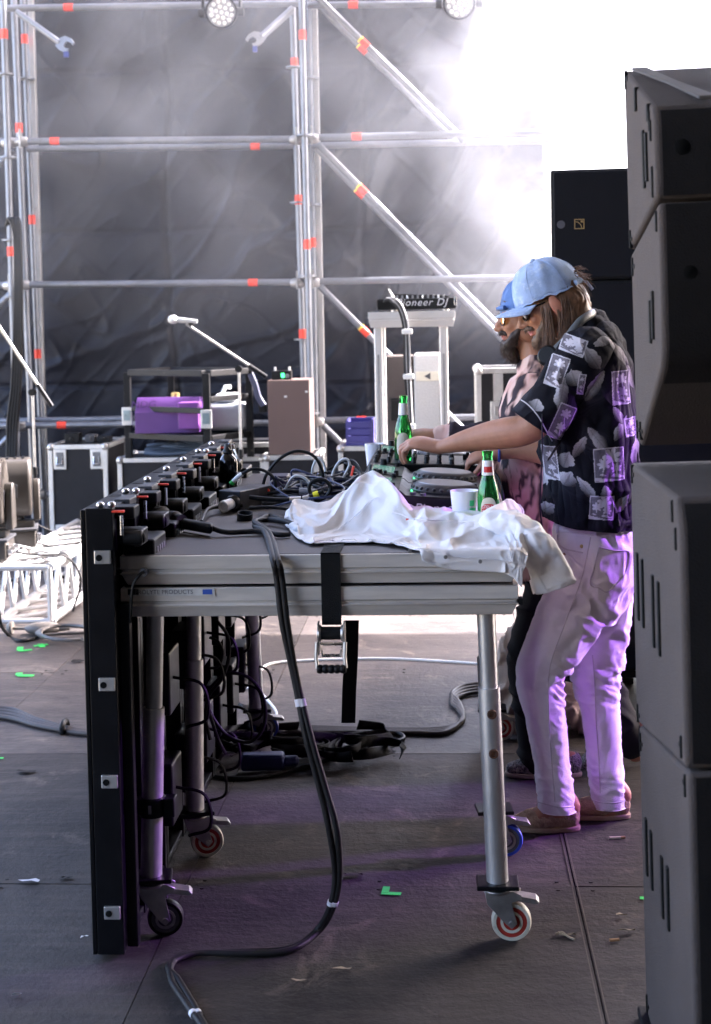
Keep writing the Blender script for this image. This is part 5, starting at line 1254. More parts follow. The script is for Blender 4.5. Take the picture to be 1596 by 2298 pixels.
# near stack at right: splayed cabinets
def cab(poly, xl_, w_, label, panel, name='loudspeaker', slots=(), holes=(), grp='splayed loudspeakers at right'):
    """poly: side outline in (y, z)"""
    yc = sum(p[0] for p in poly)/len(poly); b_ = thing(name, label, 'loudspeaker', (xl_+w_/2, yc, min(p[1] for p in poly)), grp)
    s = MB(); s.prism(poly, lambda a, b, t: Vector((t, a, b)), xl_, xl_+w_); cb = s.build('cabinet', greypaint, b_, bevel=.010, seg=3)
    P_ = [Vector((0, p[0], p[1])) for p in poly]; c_ = sum(P_, Vector())/len(P_)
    for p in P_:        # rigging slots and screws by the corners
        if abs(p.z-c_.z) < .05: continue
        e = p + (c_-p).normalized()*.045
        s = MB(); s.cbox((xl_, e.y, e.z), (.008,.008,.042)); s.build('rigging_slot', M('slot_black', (.008,.008,.008), .7), cb, 0, bevel=.002)
        s = MB(); s.lathe([(0,0),(.006,0),(.006,.002),(.003,.003),(0,.002)], (xl_, e.y+.02*(1 if c_.y > p.y else -1), e.z), (-1,0,0), 10); s.build('screw', blackm, cb)
    q = MB()
    for (y, z) in panel:
        for x in (xl_+.014, xl_+w_-.014): q.v += [(x, y-.0025, z), (x, y+.006, z)]
    q.f = [f for i in range(len(panel)-1) for f in ((4*i,4*i+2,4*i+6,4*i+4),(4*i+1,4*i+5,4*i+7,4*i+3),(4*i,4*i+4,4*i+5,4*i+1),(4*i+2,4*i+3,4*i+7,4*i+6))] + [(0,1,3,2), (4*len(panel)-4,4*len(panel)-2,4*len(panel)-1,4*len(panel)-3)]
    q.build('rear_panel', M('panel_black_paint', (.036,.031,.031), .75, 0, .2, 6, .4, 300, spec=.25), cb, 50)
    for (y, z, h, tlt) in slots:
        s = MB(); s.cbox((xl_-.0, y, z), (.010,.020,h), Matrix.Rotation(tlt,3,'X')); s.build('vent_slot', M('slot_black', (.008,.008,.008), .7), cb, 0, bevel=.002)
    for (x, y, z) in holes:
        s = MB(); s.lathe([(.0,0),(.016,0),(.016,.002),(.011,.0035),(0,.0035)], (x, y, z), (0,-1,0), 18); h_ = s.build('socket', M('socket_black', (.006,.006,.006), .5), cb)
    return b_
sx = at(1475,800,2.95).x + .006
yf, yb_ = 2.95, 3.40
Z = lambda py, y=yf: at(1475, py, y).z
zA, zA2 = Z(228), at(1415,152,yb_).z
zS, zS2 = Z(442), at(1420,560,yb_).z     # seam rises to the near side
zE, zE2 = Z(800), at(1440,985,yb_).z
hx = sx+.075
cab([(yf+.02,zA),(yb_,zA2),(yb_,zS2+.004),(yf,zS+.004),(yf-.004,zS+.03),(yf,zA-.03)], sx, .62, 'topmost grey splayed loudspeaker at the right edge with strap handle on top', [(yf+.010,zA-.010),(yf,zA-.034),(yf-.004,zS+.03),(yf,zS+.008)],
    slots=((3.06,Z(345,3.06),.10,0),(3.10,Z(350,3.1),.12,0),(3.02,Z(245,3.02),.035,0),(3.2,Z(215,3.2),.05,0)), holes=((hx-.022,yf-.003,Z(326)),(hx+.045,yf-.003,Z(325))))
cab([(yf,zS-.004),(yb_,zS2-.004),(yb_,zE2),(yb_-.06,zE2-.004),(yf+.03,zE-.02),(yf+.004,zE+.02)], sx+.004, .62, 'second grey splayed loudspeaker from the top, its underside cut away in shadow', [(yf,zS-.008),(yf+.004,zE+.02),(yf+.03,zE-.02),(yb_-.062,zE2+.004)],
    slots=((3.06,Z(700,3.06),.10,.05),(3.10,Z(715,3.1),.09,.05)), holes=((hx-.012,yf+.002,Z(606)),(hx+.055,yf+.002,Z(605))))
# handle strip on top of the stack
s = MB(); t0, t1 = Vector((sx+.03, yb_-.03, zA2-.005)), Vector((sx+.115, yf+.04, zA+.012))
d = (t1-t0); sd_ = Vector((.018,0,0)); up = Vector((0,0,.007))
q = MB(); q.v = [tuple(p) for p in (t0-sd_, t0+sd_, t0+d*.5-sd_*.7, t0+d*.5+sd_*.7, t1-sd_*1.1, t1+sd_*1.1)]; q.v += [tuple(Vector(p)+up) for p in q.v]
q.f = [(0,1,3,2),(2,3,5,4),(6,8,9,7),(8,10,11,9),(0,6,7,1),(4,5,11,10),(0,2,8,6),(2,4,10,8),(1,7,9,3),(3,9,11,5)]
o = q.build('strap_handle', M('handle_grey', (.11,.095,.085), .7), None, 0, bevel=.003)
o.parent = bpy.data.objects[[x.name for x in C.objects if x.name.startswith('loudspeaker') and 'topmost grey' in x.get('label','')][0]]; o.matrix_parent_inverse = pmat(o.parent).inverted()
yf2, yb2 = 2.66, 3.36
sx2 = at(1540,1400,yf2).x + .008
Z2 = lambda py, y: at(1500, py, y).z
zt_f, zt_b = at(1490,1082,yf2).z+.0, at(1440,1032,yb2).z
zt_f = max(zt_f, .0); zm_f, zm_b = at(1545,1722,yf2).z, at(1450,1618,yb2).z
cab([(yf2+.04,zt_b+.004),(yb2,zt_b),(yb2,zm_b+.003),(yf2,zm_f+.003),(yf2,zt_b-.05)], sx2, .7, 'third grey loudspeaker at right, flat topped with paired side slots', [(yf2+.03,zt_b-.008),(yf2,zt_b-.05),(yf2,zm_f+.012)],
    slots=[(y, Z2(p,y), .15, .0) for y, p in ((3.26,1310),(3.18,1325),(3.02,1365),(2.94,1382))])
cab([(yf2,zm_f-.003),(yb2,zm_b-.003),(yb2+.0,.03),(yf2+.0,.03)], sx2+.006, .7, 'lowest grey loudspeaker of the right stack, close to the floor', [(yf2,zm_f-.014),(yf2,.045)],
    slots=[(y, Z2(p,y), .13, .0) for y, p in ((3.26,1895),(3.18,1925),(3.02,1985),(2.94,2010))])
s = MB(); s.box(sx2-.012, sx2+.7, yf2-.06, yb2+.02, .004, .027); tag(s.build('base_board', blacktex, None, 0, bevel=.004), 'low dark base board under the right loudspeaker stack', 'base board')

# the stacks lean a little on the uneven boards
for o in [o for o in C.objects if o.get('group') == 'splayed loudspeakers at right']:
    o.rotation_euler.y = -.016 if o.location.z < .9 else -.02; o.location.x -= .014*o.location.z if o.location.z < .9 else .02*(o.location.z-1.6)
# ================================================================ SMALL FLOOR THINGS
def tape(label, pts, wdt=.018):
    s = MB()
    for (a, b) in pts:
        a, b = gz(*a, .004), gz(*b, .004); t = (b-a).normalized(); n_ = Vector((-t.y, t.x, 0))*wdt/2
        k = len(s.v); s.v += [tuple(a-n_), tuple(b-n_), tuple(b+n_), tuple(a+n_)]; up = len(s.v); s.v += [tuple(Vector(v)+Vector((0,0,.0006+.0004*(k > 0)))) for v in s.v[k:up]]
        s.f += [(k,k+1,k+2,k+3),(k+4,k+5,k+6,k+7),(k,k+1,k+5,k+4),(k+1,k+2,k+6,k+5),(k+2,k+3,k+7,k+6),(k+3,k,k+4,k+7)]
    tag(s.build('floor_tape', greentape, None, 0), label, 'tape mark', 'green tape marks')
tape('green tape corner mark on the dark floor under the table', [((856,2004),(900,2006)),((864,2004),(868,1990))], .02)
tape('green tape dash at the foot of the right loudspeaker stack', [((1436,2015),(1456,2016))])
tape('green tape corner mark left of the video wall, farther from the camera', [((42,1461),(72,1458)),((44,1460),(46,1452))], .03)
tape('green tape cross left of the video wall, near the coil', [((76,1450),(108,1446)),((90,1445),(96,1452))], .03)
tape('green tape corner mark left of the video wall, nearer the camera', [((40,1516),(76,1516)),((42,1515),(44,1510))], .03)
tape('green tape dash at the far left edge of the floor', [((-8,1702),(8,1701))])
butm = M('cigarette_paper', (.6,.5,.38), .7); 
for (x, y, lab, ln, m_) in ((1368,1880,'cigarette end with orange tip on the floor by the near man\'s heel',.035,butm),(1368,2110,'tan cigarette filter on the floor right of the white caster',.018,M('filter_tan', (.45,.25,.12), .7))):
    c = gz(x, y, .006); s = MB(); s.cyl(c, c+Vector((ln,.004,0)), .004, n=8); o = s.build('cigarette_butt', m_, None); tag(o, lab, 'cigarette butt', 'litter')
    s = MB(); s.cyl(c+Vector((ln,.004,0)), c+Vector((ln*1.4,.006,0)), .0041, n=8); s.build('filter', M('filter_tan'), o)
dead = M('dry_leaf', (.30,.25,.18), .8)
for k, (x, y) in enumerate(((1395,2058),(1408,2092),(770,2178),(70,1980),(150,1972),(62,1733),(175,1486),(190,2105),(40,2235),(670,2204),(1270,2100),(795,1965))):
    c = gz(x, y, .002); s = MB(); n_ = 7; a0 = k*1.3; R_ = [.02,.025,.03,.035,.022,.05,.05,.012,.014,.02,.03,.04][k]
    s.v = [(c.x, c.y, .008)] + [(c.x+R_*cos(a0+2*pi*i/n_)*rs2.uniform(.6,1.2), c.y+.4*R_*sin(a0+2*pi*i/n_)*rs2.uniform(.5,1.3), rs2.uniform(.002,.014)) for i in range(n_)]
    s.f = [(0, 1+i, 1+(i+1) % n_) for i in range(n_)]
    m_ = [dead, dead, dead, tapew, M('litter_dark', (.04,.035,.035), .8), M('litter_dark'), M('litter_dark'), whitepl, whitepl, dead, dead, M('litter_dark')][k]
    tag(s.build('litter_scrap', m_, None, 60), ['torn scrap right of the white caster, upper', 'torn curl of scrap right of the white caster, lower', 'pale twisted scrap on the floor before the table', 'pale paper scrap left of the video wall', 'dark scrap left of the video wall beside the pale one', 'flat dark scrap on the far left boards', 'dark leaf-like scrap on boards beyond the video wall', 'tiny white fleck left of the video wall, upper', 'tiny white fleck near the lower left corner', 'brown scrap by the near left seam', 'dry stalk on the seam right of the white caster', 'dark scrap on the floor under the table middle'][k], 'litter', 'litter on the floor')
s = MB(); s.tube([gz(1248,2095,.004), gz(1262,2092,.012), gz(1275,2102,.006), gz(1290,2108,.004)], .003, 5, smooth=4); tag(s.build('twig', dead), 'thin dry twig lying across the floor seam by the caster', 'twig')

# beige garment heaped on the floor behind the table leg
def heap(name, label, blobs, mat, amp=.012, vox=.007, seed=0.):
    s = MB()
    for (c, r, rz_) in blobs: s.ell(c, r, Matrix.Rotation(rz_, 3, 'Y'))
    me = remesh(s, vox, 4); a_ = vco(me); nn = vno(me)
    w_ = fbm(a_*6+seed, 3); f_ = np.maximum(0, 1-np.abs(pnoise(np.stack([a_[:,0]*16+w_, a_[:,1]*8, a_[:,2]*5+seed+w_], 1)))*2.4)**1.5
    a_ += nn*(amp*f_*1.6 - amp*.4 + amp*.5*w_)[:,None]; a_[:,2] = np.maximum(a_[:,2], .003); setco(me, a_); me.materials.append(mat)
    o = obj(name, me, None, 180); tag(o, label, 'garment'); return o
beige = M('beige_cotton', (.38,.31,.26), .9, 0, .12, 10, .3, 300)
c = at(1160,1600,5.75)
heap('garment', 'beige garment heaped on the floor behind the right table leg', [((c.x, 5.75, .17), (.085,.09,.22), .12), ((c.x-.01, 5.75, .33), (.05,.06,.10), .4), ((c.x+.06, 5.72, .09), (.14,.10,.10), 0.)], beige)
c = at(1295,1640,5.7)
heap('garment', 'pinkish cloth lying between the near man\'s shins', [((c.x+.0, 5.7, .08), (.12,.07,.055), .55), ((c.x-.06, 5.75, .10), (.08,.08,.09), .2)], M('pink_cotton', (.42,.30,.32), .9, 0, .1, 10), seed=4.)
c = at(1300,1600,5.9)
heap('garment', 'black bag slumped on the floor behind the near man\'s legs', [((c.x+.02, 5.92, .15), (.12,.1,.16), 0.), ((c.x-.03, 5.9, .2), (.06,.08,.14), .3)], M('black_cloth', (.02,.02,.025), .8), seed=9.)

# ================================================================ PEOPLE
skinm = M('skin', (1,1,1), .5, 0, .13, 45, .13, 260, attr='tint', sss=.12)
shirtm = M('printed_shirt', (1,1,1), .85, 0, .06, 20, .25, 500, attr='tint', spec=.2)
jeansm = M('white_jeans', (.80,.77,.79), .85, 0, .06, 9, .4, 600, sheen=.15)
darkpants = M('black_trousers', (.018,.018,.026), .8, 0, .2, 9, .3, 400)
hairm = M('brown_hair', (.17,.085,.045), .42, 0, .55, 30)
beardm = M('dark_beard', (.051,.030,.021), .55, 0, .5, 30)
beard2 = M('brown_beard', (.13,.075,.045), .55, 0, .5, 30)
SKIN = np.array((.41,.185,.103))

class Head:
    """local frame: f forward, u up, s towards the camera (-y)"""
    def __init__(s, C0, tilt, turn=0.):
        f = Vector((-cos(tilt)*cos(turn), -sin(turn)*cos(tilt), -sin(tilt))); u = Vector((-sin(tilt)*cos(turn), -sin(turn)*sin(tilt), cos(tilt)))
        sd = f.cross(u)
        if sd.y > 0: sd = -sd
        s.c, s.f, s.u, s.s = C0, f, u, sd; s.R = Matrix((f, sd, u)).transposed()
        s.Ri = np.array(s.R.transposed())
    def P(s, a, b, c=0.): return s.c + s.f*a + s.u*b + s.s*c
    def local(s, arr):
        d = arr - np.array(s.c); return d @ s.Ri.T   # columns f, s, u
def head_shape(mb, h):
    R = h.R; E = lambda a, b, c, r, RR=None: mb.ell(h.P(a, b, c), r, (R @ RR) if RR else R, 24, 16)
    E(-.012,.030,0,(.098,.076,.088)); E(.028,-.020,0,(.070,.062,.085)); E(.045,-.068,0,(.046,.050,.048)); E(.052,-.092,0,(.034,.032,.024))   # cranium, face, jaw, chin
    E(.070,.016,0,(.020,.050,.016))                                                       # brow
    for c in (-1,1):
        E(.062,-.030,.036*c,(.024,.020,.022)); E(-.008,-.018,.082*c,(.019,.009,.034),Matrix.Rotation(.15,3,'Y')); E(.0,-.05,.055*c,(.05,.02,.045))
    mb.limb([(h.P(.088,.012),.010,.011),(h.P(.100,-.012),.011,.012),(h.P(.113,-.034),.0125,.014)], side=h.s, n=14, k=3)      # nose ridge
    E(.108,-.036,0,(.015,.013,.011))
    for c in (-1,1): E(.100,-.039,.012*c,(.011,.008,.009))
    E(.092,-.061,0,(.012,.024,.0065)); E(.089,-.072,0,(.012,.021,.0075))                     # lips
def hand(mb, W, fwd, up, thumb, curl, L=1., tc=(.5,.3), spread=.10):
    """W wrist, fwd towards the fingers, up = back of the hand, thumb = towards the thumb side"""
    f = Vector(fwd).normalized(); u = Vector(up); u = (u - f*u.dot(f)).normalized(); t = Vector(thumb); t = (t - f*t.dot(f) - u*t.dot(u)).normalized()
    mb.limb([(W, .023, .028), (W+f*.03*L, .021, .034), (W+f*.065*L+u*.003, .018, .041), (W+f*.092*L+u*.002, .015, .040)], side=t, n=20, k=4)
    spec = [(.030,.040,.024,.020,.0094,.094),(.010,.045,.028,.021,.0098,.099),(-.011,.041,.026,.020,.0092,.096),(-.030,.031,.019,.018,.0082,.088)]
    for k, (off, a, b, c, r, base) in enumerate(spec):
        c1, c2, c3 = curl[k]; p = W + f*base*L + t*off*L; d = (f + t*spread*(1.5-k)).normalized()
        def bend(v, ang): return (v*cos(ang) - u*sin(ang)) if False else (Matrix.Rotation(ang, 3, u.cross(d).normalized()) @ v)
        axis = u.cross(f).normalized()
        rot = lambda v, ang: Matrix.Rotation(ang, 3, axis) @ v
        if rot(f, .3).dot(u) > 0: axis = -axis
        d1 = Matrix.Rotation(c1, 3, axis) @ d; d2 = Matrix.Rotation(c2, 3, axis) @ d1; d3 = Matrix.Rotation(c3, 3, axis) @ d2
        p0 = p - f*.022; p1 = p + d1*a*L; p2 = p1 + d2*b*L; p3 = p2 + d3*c*L
        mb.limb([(p0, r*1.05, r*1.05), (p, r*1.12, r*1.1), (p.lerp(p1,.5), r, r), (p1, r*1.05, r*1.02), (p1.lerp(p2,.5), r*.92, r*.92), (p2, r*.95, r*.93), (p3, r*.78, r*.8)], side=t, n=12, k=3)
    b0 = W + f*.028*L + t*.024 - u*.006; d = (f*cos(tc[0]) + t*sin(tc[0]) - u*tc[1]).normalized(); b1 = b0 + d*.042*L; d2 = (d*.8 + f*.45 - u*tc[1]*.6).normalized(); b2 = b1 + d2*.032*L; b3 = b2 + (d2*.9 + f*.2).normalized()*.026*L
    mb.limb([(b0,.017,.016),(b0.lerp(b1,.5),.0145,.014),(b1,.0118,.0115),(b2,.0108,.0105),(b3,.0085,.009)], side=u, n=12, k=3)

def finish_body(name, mb, root, h, vox=.0036, hands=()):
    me = remesh(mb, vox, 3, .45); a = vco(me); n = len(a)
    col = np.tile(SKIN, (n,1)); L = h.local(a)
    lip = np.exp(-((L[:,0]-.095)/.016)**2 - ((L[:,2]+.066)/.010)**2 - (L[:,1]/.026)**2)
    col += (np.array((.55,.20,.18))-col)*np.clip(lip*1.6,0,.85)[:,None]
    ear = np.exp(-((L[:,0]+.008)/.02)**2 - ((L[:,2]+.018)/.03)**2 - ((np.abs(L[:,1])-.08)/.012)**2)
    col += (np.array((.56,.22,.16))-col)*np.clip(ear*1.2,0,.8)[:,None]
    for hp in hands:
        d = np.linalg.norm(a-np.array(hp), axis=1); k = np.exp(-(d/.08)**2)*.35; col += (np.array((.60,.32,.25))-col)*k[:,None]
    col *= (1 + .10*fbm(a*25, 3))[:,None]
    setcol(me, np.clip(col,0,1)); me.materials.append(skinm)
    return obj(name, me, root, 180)

def strands(roots, n_, mat, name, parent, seg=6):
    """roots: function(i) -> (points, radius)"""
    s = MB()
    for i in range(n_):
        P, r = roots(i); m_ = len(P); s.tube(P, [r*(1-.75*k/(m_-1)) for k in range(m_)], 4)
    me = bpy.data.meshes.new(name); me.from_pydata(s.v, [], s.f); me.materials.append(mat); return obj(name, me, parent, 180)

def cloth(mb, vox, sm, fold, mat, name, parent, tint=None, cuts=(), sim=None):
    me = remesh(mb, vox if sim is None else vox*2, sm)
    if sim:
        z_ = vco(me)[:,2]; me = settle(me, sim[0](vco(me)), sim[1], sim[2], bend=sim[3], subdiv=sim[4] if len(sim) > 4 else 1, grav=False)
    a = vco(me); nn = vno(me); d = fold(a, nn); a2 = a + nn*d[:,None]
    for (c, nrm, rad) in cuts:      # cloth ends in a clean edge at this plane
        c = np.array(c); m = np.array(Vector(nrm).normalized()); dd = (a2-c) @ m; off = (a2-c) - dd[:,None]*m; k = (np.linalg.norm(off, axis=1) < rad) & (dd > 0) & (dd < .13)
        a2[k] -= m*(dd[k]*.97 + .012*np.exp(-((np.linalg.norm(a2[k]-c, axis=1))/.05)**2))[:,None]
    setco(me, a2)
    if tint is not None: setcol(me, tint(a2, nn))
    me.materials.append(mat); return obj(name, me, parent, 180)
def rid(p, w=2.4, e=1.5): return np.maximum(0, 1-np.abs(pnoise(p))*w)**e

# ---------------------------------------------------------------- the near man
J = at
d1root = thing('person', 'man in pale blue cap, dark leaf-print shirt and white jeans leaning to the mixer', 'person', (gz(1300,1875).x, 4.66, 0))
YL, YR = 4.60, 4.76
h1 = Head(J(1233,675,4.66), radians(24))
B = MB(); head_shape(B, h1)
# torso, neck, limbs of the body under the clothes
B.limb([(J(1330,1260,4.68),.105,.14),(J(1325,1120,4.68),.105,.13),(J(1322,1000,4.68),.11,.14),(J(1322,900,4.68),.11,.15),(J(1322,820,4.68),.09,.15),(J(1312,770,4.68),.06,.11),(J(1285,738,4.67),.056,.06),(J(1258,700,4.66),.055,.055)])
shl, shr = J(1292,800,4.52), J(1330,800,4.86)
elb, wr = J(1196,968,4.50), J(988,1003,4.66)
B.limb([(shl,.06,.06),(J(1246,885,4.49),.05,.05),(J(1206,946,4.49),.048,.048),(J(1180,964,4.50),.047,.042),(J(1150,970,4.52),.050,.043),(J(1110,976,4.555),.047,.040),(J(1070,984,4.59),.040,.036),(J(1030,993,4.62),.031,.031),(J(1004,1000,4.645),.0235,.029),(wr,.0215,.028)])
hand(B, wr, J(905,990,4.70)-wr, Vector((-.18,-.25,1)), Vector((0,1,.1)), [(.55,.75,.35),(.62,.85,.4),(.68,.95,.4),(.72,.95,.4)], 1.0, (.75,.45))
elr, wrr = J(1268,1028,4.92), J(1112,1016,4.97)
B.limb([(shr,.06,.06),(J(1310,920,4.90),.05,.05),(elr,.046,.046),(J(1220,1014,4.94),.044,.042),(J(1160,1008,4.96),.034,.033),(wrr,.025,.029)])
hand(B, wrr, J(1060,1030,5.00)-wrr, Vector((-.3,-.3,1)), Vector((0,-1,0)), [(.75,.75,.3),(.8,.8,.4),(.8,.8,.4),(.8,.8,.4)], .95, (.35,.55))
def leg_pts(P, k=.82): return [(J(x, y, yy), r*k, rb*k) for x, y, yy, r, rb in P]
PL = [(1312,1290,4.62,.115,.10),(1285,1370,4.61,.108,.098),(1250,1440,4.60,.094,.09),(1217,1512,4.60,.082,.08),(1226,1590,4.60,.070,.072),(1235,1660,4.61,.063,.066),(1244,1740,4.62,.057,.060),(1249,1800,4.62,.0615,.064)]
PR = [(1350,1290,4.74,.108,.10),(1352,1370,4.75,.102,.095),(1348,1440,4.75,.09,.088),(1341,1512,4.75,.078,.078),(1349,1590,4.75,.067,.070),(1356,1660,4.75,.061,.064),(1362,1740,4.74,.057,.060),(1364,1796,4.74,.0625,.064)]
B.limb(leg_pts(PL[:-1], .72) + [(J(1252,1822,4.62),.040,.036)]); B.limb(leg_pts(PR[:-1], .72) + [(J(1366,1818,4.74),.040,.036)])
def foot_core(toe, heel, y, zc=.05):
    a, b = J(heel[0], heel[1], y), J(toe[0], toe[1], y); a.z = .06; b.z = .032
    B.limb([(a+Vector((.0,0,.03)),.05,.034),(a.lerp(b,.35)+Vector((0,0,.012)),.042,.038),(a.lerp(b,.7),.028,.040),(b,.018,.03)], n=16)
foot_core((1172,1850),(1278,1845),4.625); foot_core((1310,1850),(1392,1842),4.74)
finish_body('body', B, d1root, h1, hands=(J(930,1000,4.68), J(1050,1030,5.0)))

# jeans
Jn = MB()
Jn.limb([(J(1334,1150,4.68),.125,.160),(J(1333,1185,4.68),.130,.166),(J(1332,1240,4.68),.136,.172),(J(1328,1290,4.68),.134,.172),(J(1318,1340,4.68),.12,.155)], n=32)
Jn.limb([(J(x, y, yy), r, rb) for x, y, yy, r, rb in PL] + [(J(1250,1812,4.62),.064,.066)], n=28); Jn.limb([(J(x, y, yy), r, rb) for x, y, yy, r, rb in PR] + [(J(1365,1804,4.74),.064,.066)], n=28)
zk, zh = J(1217,1512,4.6).z, J(1249,1805,4.62).z
def jfold(a, nn):
    x, y, z = a.T; w_ = fbm(a*7, 3)
    knee = np.exp(-((z-zk+.03)/.13)**2); back = np.clip((x - np.interp(z, [0,zk,1.0], [J(1245,1700,4.62).x, J(1215,1512,4.6).x, J(1320,1290,4.6).x]))/.05+.3, 0, 1.2)
    hem = np.exp(-((z-zh-.06)/.075)**2); thigh = np.exp(-((z-.78)/.16)**2)
    f1 = rid(np.stack([x*5+w_*.4, y*5, z*17 + x*5 + w_*.9], 1), 2.2, 1.3)
    f2 = rid(np.stack([x*7+3, y*7, z*27 - x*9 + w_*1.1], 1), 2.2, 1.3)
    f3 = rid(np.stack([x*9+z*9, y*4, z*5-x*4+w_*.6], 1), 2.6, 1.5)
    f4 = rid(np.stack([x*11+5, y*9, z*42 + x*14 + w_*1.3], 1), 2.0, 1.3)
    return (.006*f1*(.2+knee*back*1.1) + .004*f4*(.15+knee*back+hem*.8) + .006*f2*hem*1.1 + .004*f3*thigh - .008) + .002*w_
jn = cloth(Jn, .0045, 3, jfold, jeansm, 'jeans', d1root, sim=(lambda a: .10 + .25*np.clip((a[:,2]-.95)/.1, 0, 1), .07, 12, 2.5), cuts=((J(1251,1818,4.62),(0,0,-1),.12),(J(1365,1808,4.74),(0,0,-1),.12)))
def surf(o):
    me = o.data; bm = bmesh.new(); bm.from_mesh(me); t = BVHTree.FromBMesh(bm); bm.free(); return t
def hitpath(tree, pts, off, k=6):
    out = []
    for p in catmull([Vector((x, y, 0)) for x, y in pts], k):
        d = ray(p.x, p.y); r = tree.ray_cast(Vector((0,0,HC)), d)
        if r[0] is not None: out.append(r[0] + r[1]*off)
    return out
tj = surf(jn)
seam = M('jeans_seam', (.60,.56,.58), .9)
def stitch(nm, pts, r, tree, par, m_=seam, off=.0005, k=6):
    P = hitpath(tree, pts, off, k)
    if len(P) > 2: s = MB(); s.tube(P, r, 6); s.build(nm, m_, par, 60)
stitch('pocket_seam', [(1345,1228),(1335,1268),(1325,1310),(1345,1320),(1362,1328),(1382,1312),(1402,1288),(1412,1240),(1380,1236),(1345,1228)], .0022, tj, jn)
stitch('waistband', [(1248,1192),(1290,1196),(1330,1200),(1380,1196),(1424,1186)], .0026, tj, jn)
stitch('front_pocket', [(1252,1200),(1254,1218),(1270,1232),(1308,1240)], .0026, tj, jn)
stitch('side_seam', [(1326,1205),(1318,1245),(1305,1300),(1268,1400),(1234,1500),(1232,1600),(1238,1700),(1246,1800)], .002, tj, jn, k=10)
stitch('side_seam', [(1330,1470),(1335,1540),(1338,1620),(1344,1700),(1348,1780)], .002, tj, jn, k=10)
stitch('hem_stitch', [(1208,1800),(1230,1806),(1262,1812),(1286,1810)], .002, tj, jn)
stitch('hem_stitch', [(1322,1792),(1345,1800),(1380,1802),(1404,1796)], .002, tj, jn)
for pts in ([(1336,1172),(1336,1202)], [(1404,1164),(1408,1192)], [(1254,1172),(1252,1196)]):
    P = hitpath(tj, pts, .003, 4)
    if len(P) > 1: s = MB(); s.tube(P, .0055, 6); s.build('belt_loop', jeansm, jn)
P = hitpath(tj, [(1306,1226),(1307,1227),(1308,1228)], .001)
if P: s = MB(); s.ell(P[0], (.006,.004,.006), nu=10, nv=6); s.build('rivet', M('brass_cap'), jn)

# shirt
Sh = MB()
Sh.limb([(J(1332,1158,4.68),.133,.172),(J(1329,1120,4.68),.140,.180),(J(1325,1060,4.68),.145,.186),(J(1323,980,4.68),.146,.192),(J(1322,900,4.68),.142,.198),(J(1324,840,4.68),.126,.205),(J(1326,795,4.68),.105,.19),(J(1325,765,4.68),.082,.145),(J(1318,742,4.68),.062,.085)], n=40)
Sh.limb([(J(1314,795,4.54),.074,.080),(J(1283,833,4.51),.072,.074),(J(1250,883,4.49),.068,.066),(J(1214,936,4.487),.072,.066),(J(1180,985,4.487),.076,.066)], n=30)
Sh.limb([(J(1335,795,4.84),.085,.085),(J(1318,880,4.90),.082,.08),(J(1300,950,4.92),.085,.08)], n=24)
# collar
Sh.limb([(J(1282,752,4.60),.014,.018),(J(1300,730,4.61),.016,.02),(J(1330,722,4.66),.018,.02),(J(1350,730,4.70),.016,.02)], n=14)
zsh0 = J(1332,1160,4.68).z
def sfold(a, nn):
    x, y, z = a.T; w_ = fbm(a*5, 3)
    f1 = rid(np.stack([x*6 - z*3 + w_*.6, y*4, z*3 + x*2 + w_*.5], 1), 2.0, 1.2)
    f2 = rid(np.stack([x*5+z*6+w_*.5, y*5+3, z*6-x*5], 1), 2.2, 1.4)
    low = np.exp(-((z-zsh0-.03)/.07)**2); f3 = rid(np.stack([x*13+w_, y*10, z*7], 1), 2.0, 1.2)
    return .012*f1 + .008*f2 + .013*f3*low + .004*w_
PXM = 714.   # measuring pixels per metre at the shirt
patches = [(1246,831,38,68,20),(1285,774,52,38,22),(1396,870,46,74,-2),(1257,943,40,78,24),(1240,1044,28,76,-6),(1367,1042,68,74,-3),(1350,1139,54,52,4),(1300,860,16,44,8),(1420,960,30,40,-5)]
leaves = [(1339,985,26,66,-38),(1272,1032,38,30,20),(1275,1075,44,28,30),(1313,1092,22,52,-38),(1431,1010,24,58,10),(1358,1104,26,30,-10),(1332,862,26,66,32),(1283,845,46,32,-20),(1256,880,30,58,12),(1322,800,32,52,-35),(1350,765,46,18,-14),(1388,790,20,66,-38),(1420,845,16,50,-20),(1226,1085,20,40,20),(1392,960,24,50,30),(1395,1130,26,40,40),(1236,1150,30,26,50),(1200,905,34,22,20),(1300,1000,22,46,30),(1385,930,20,40,-30)]
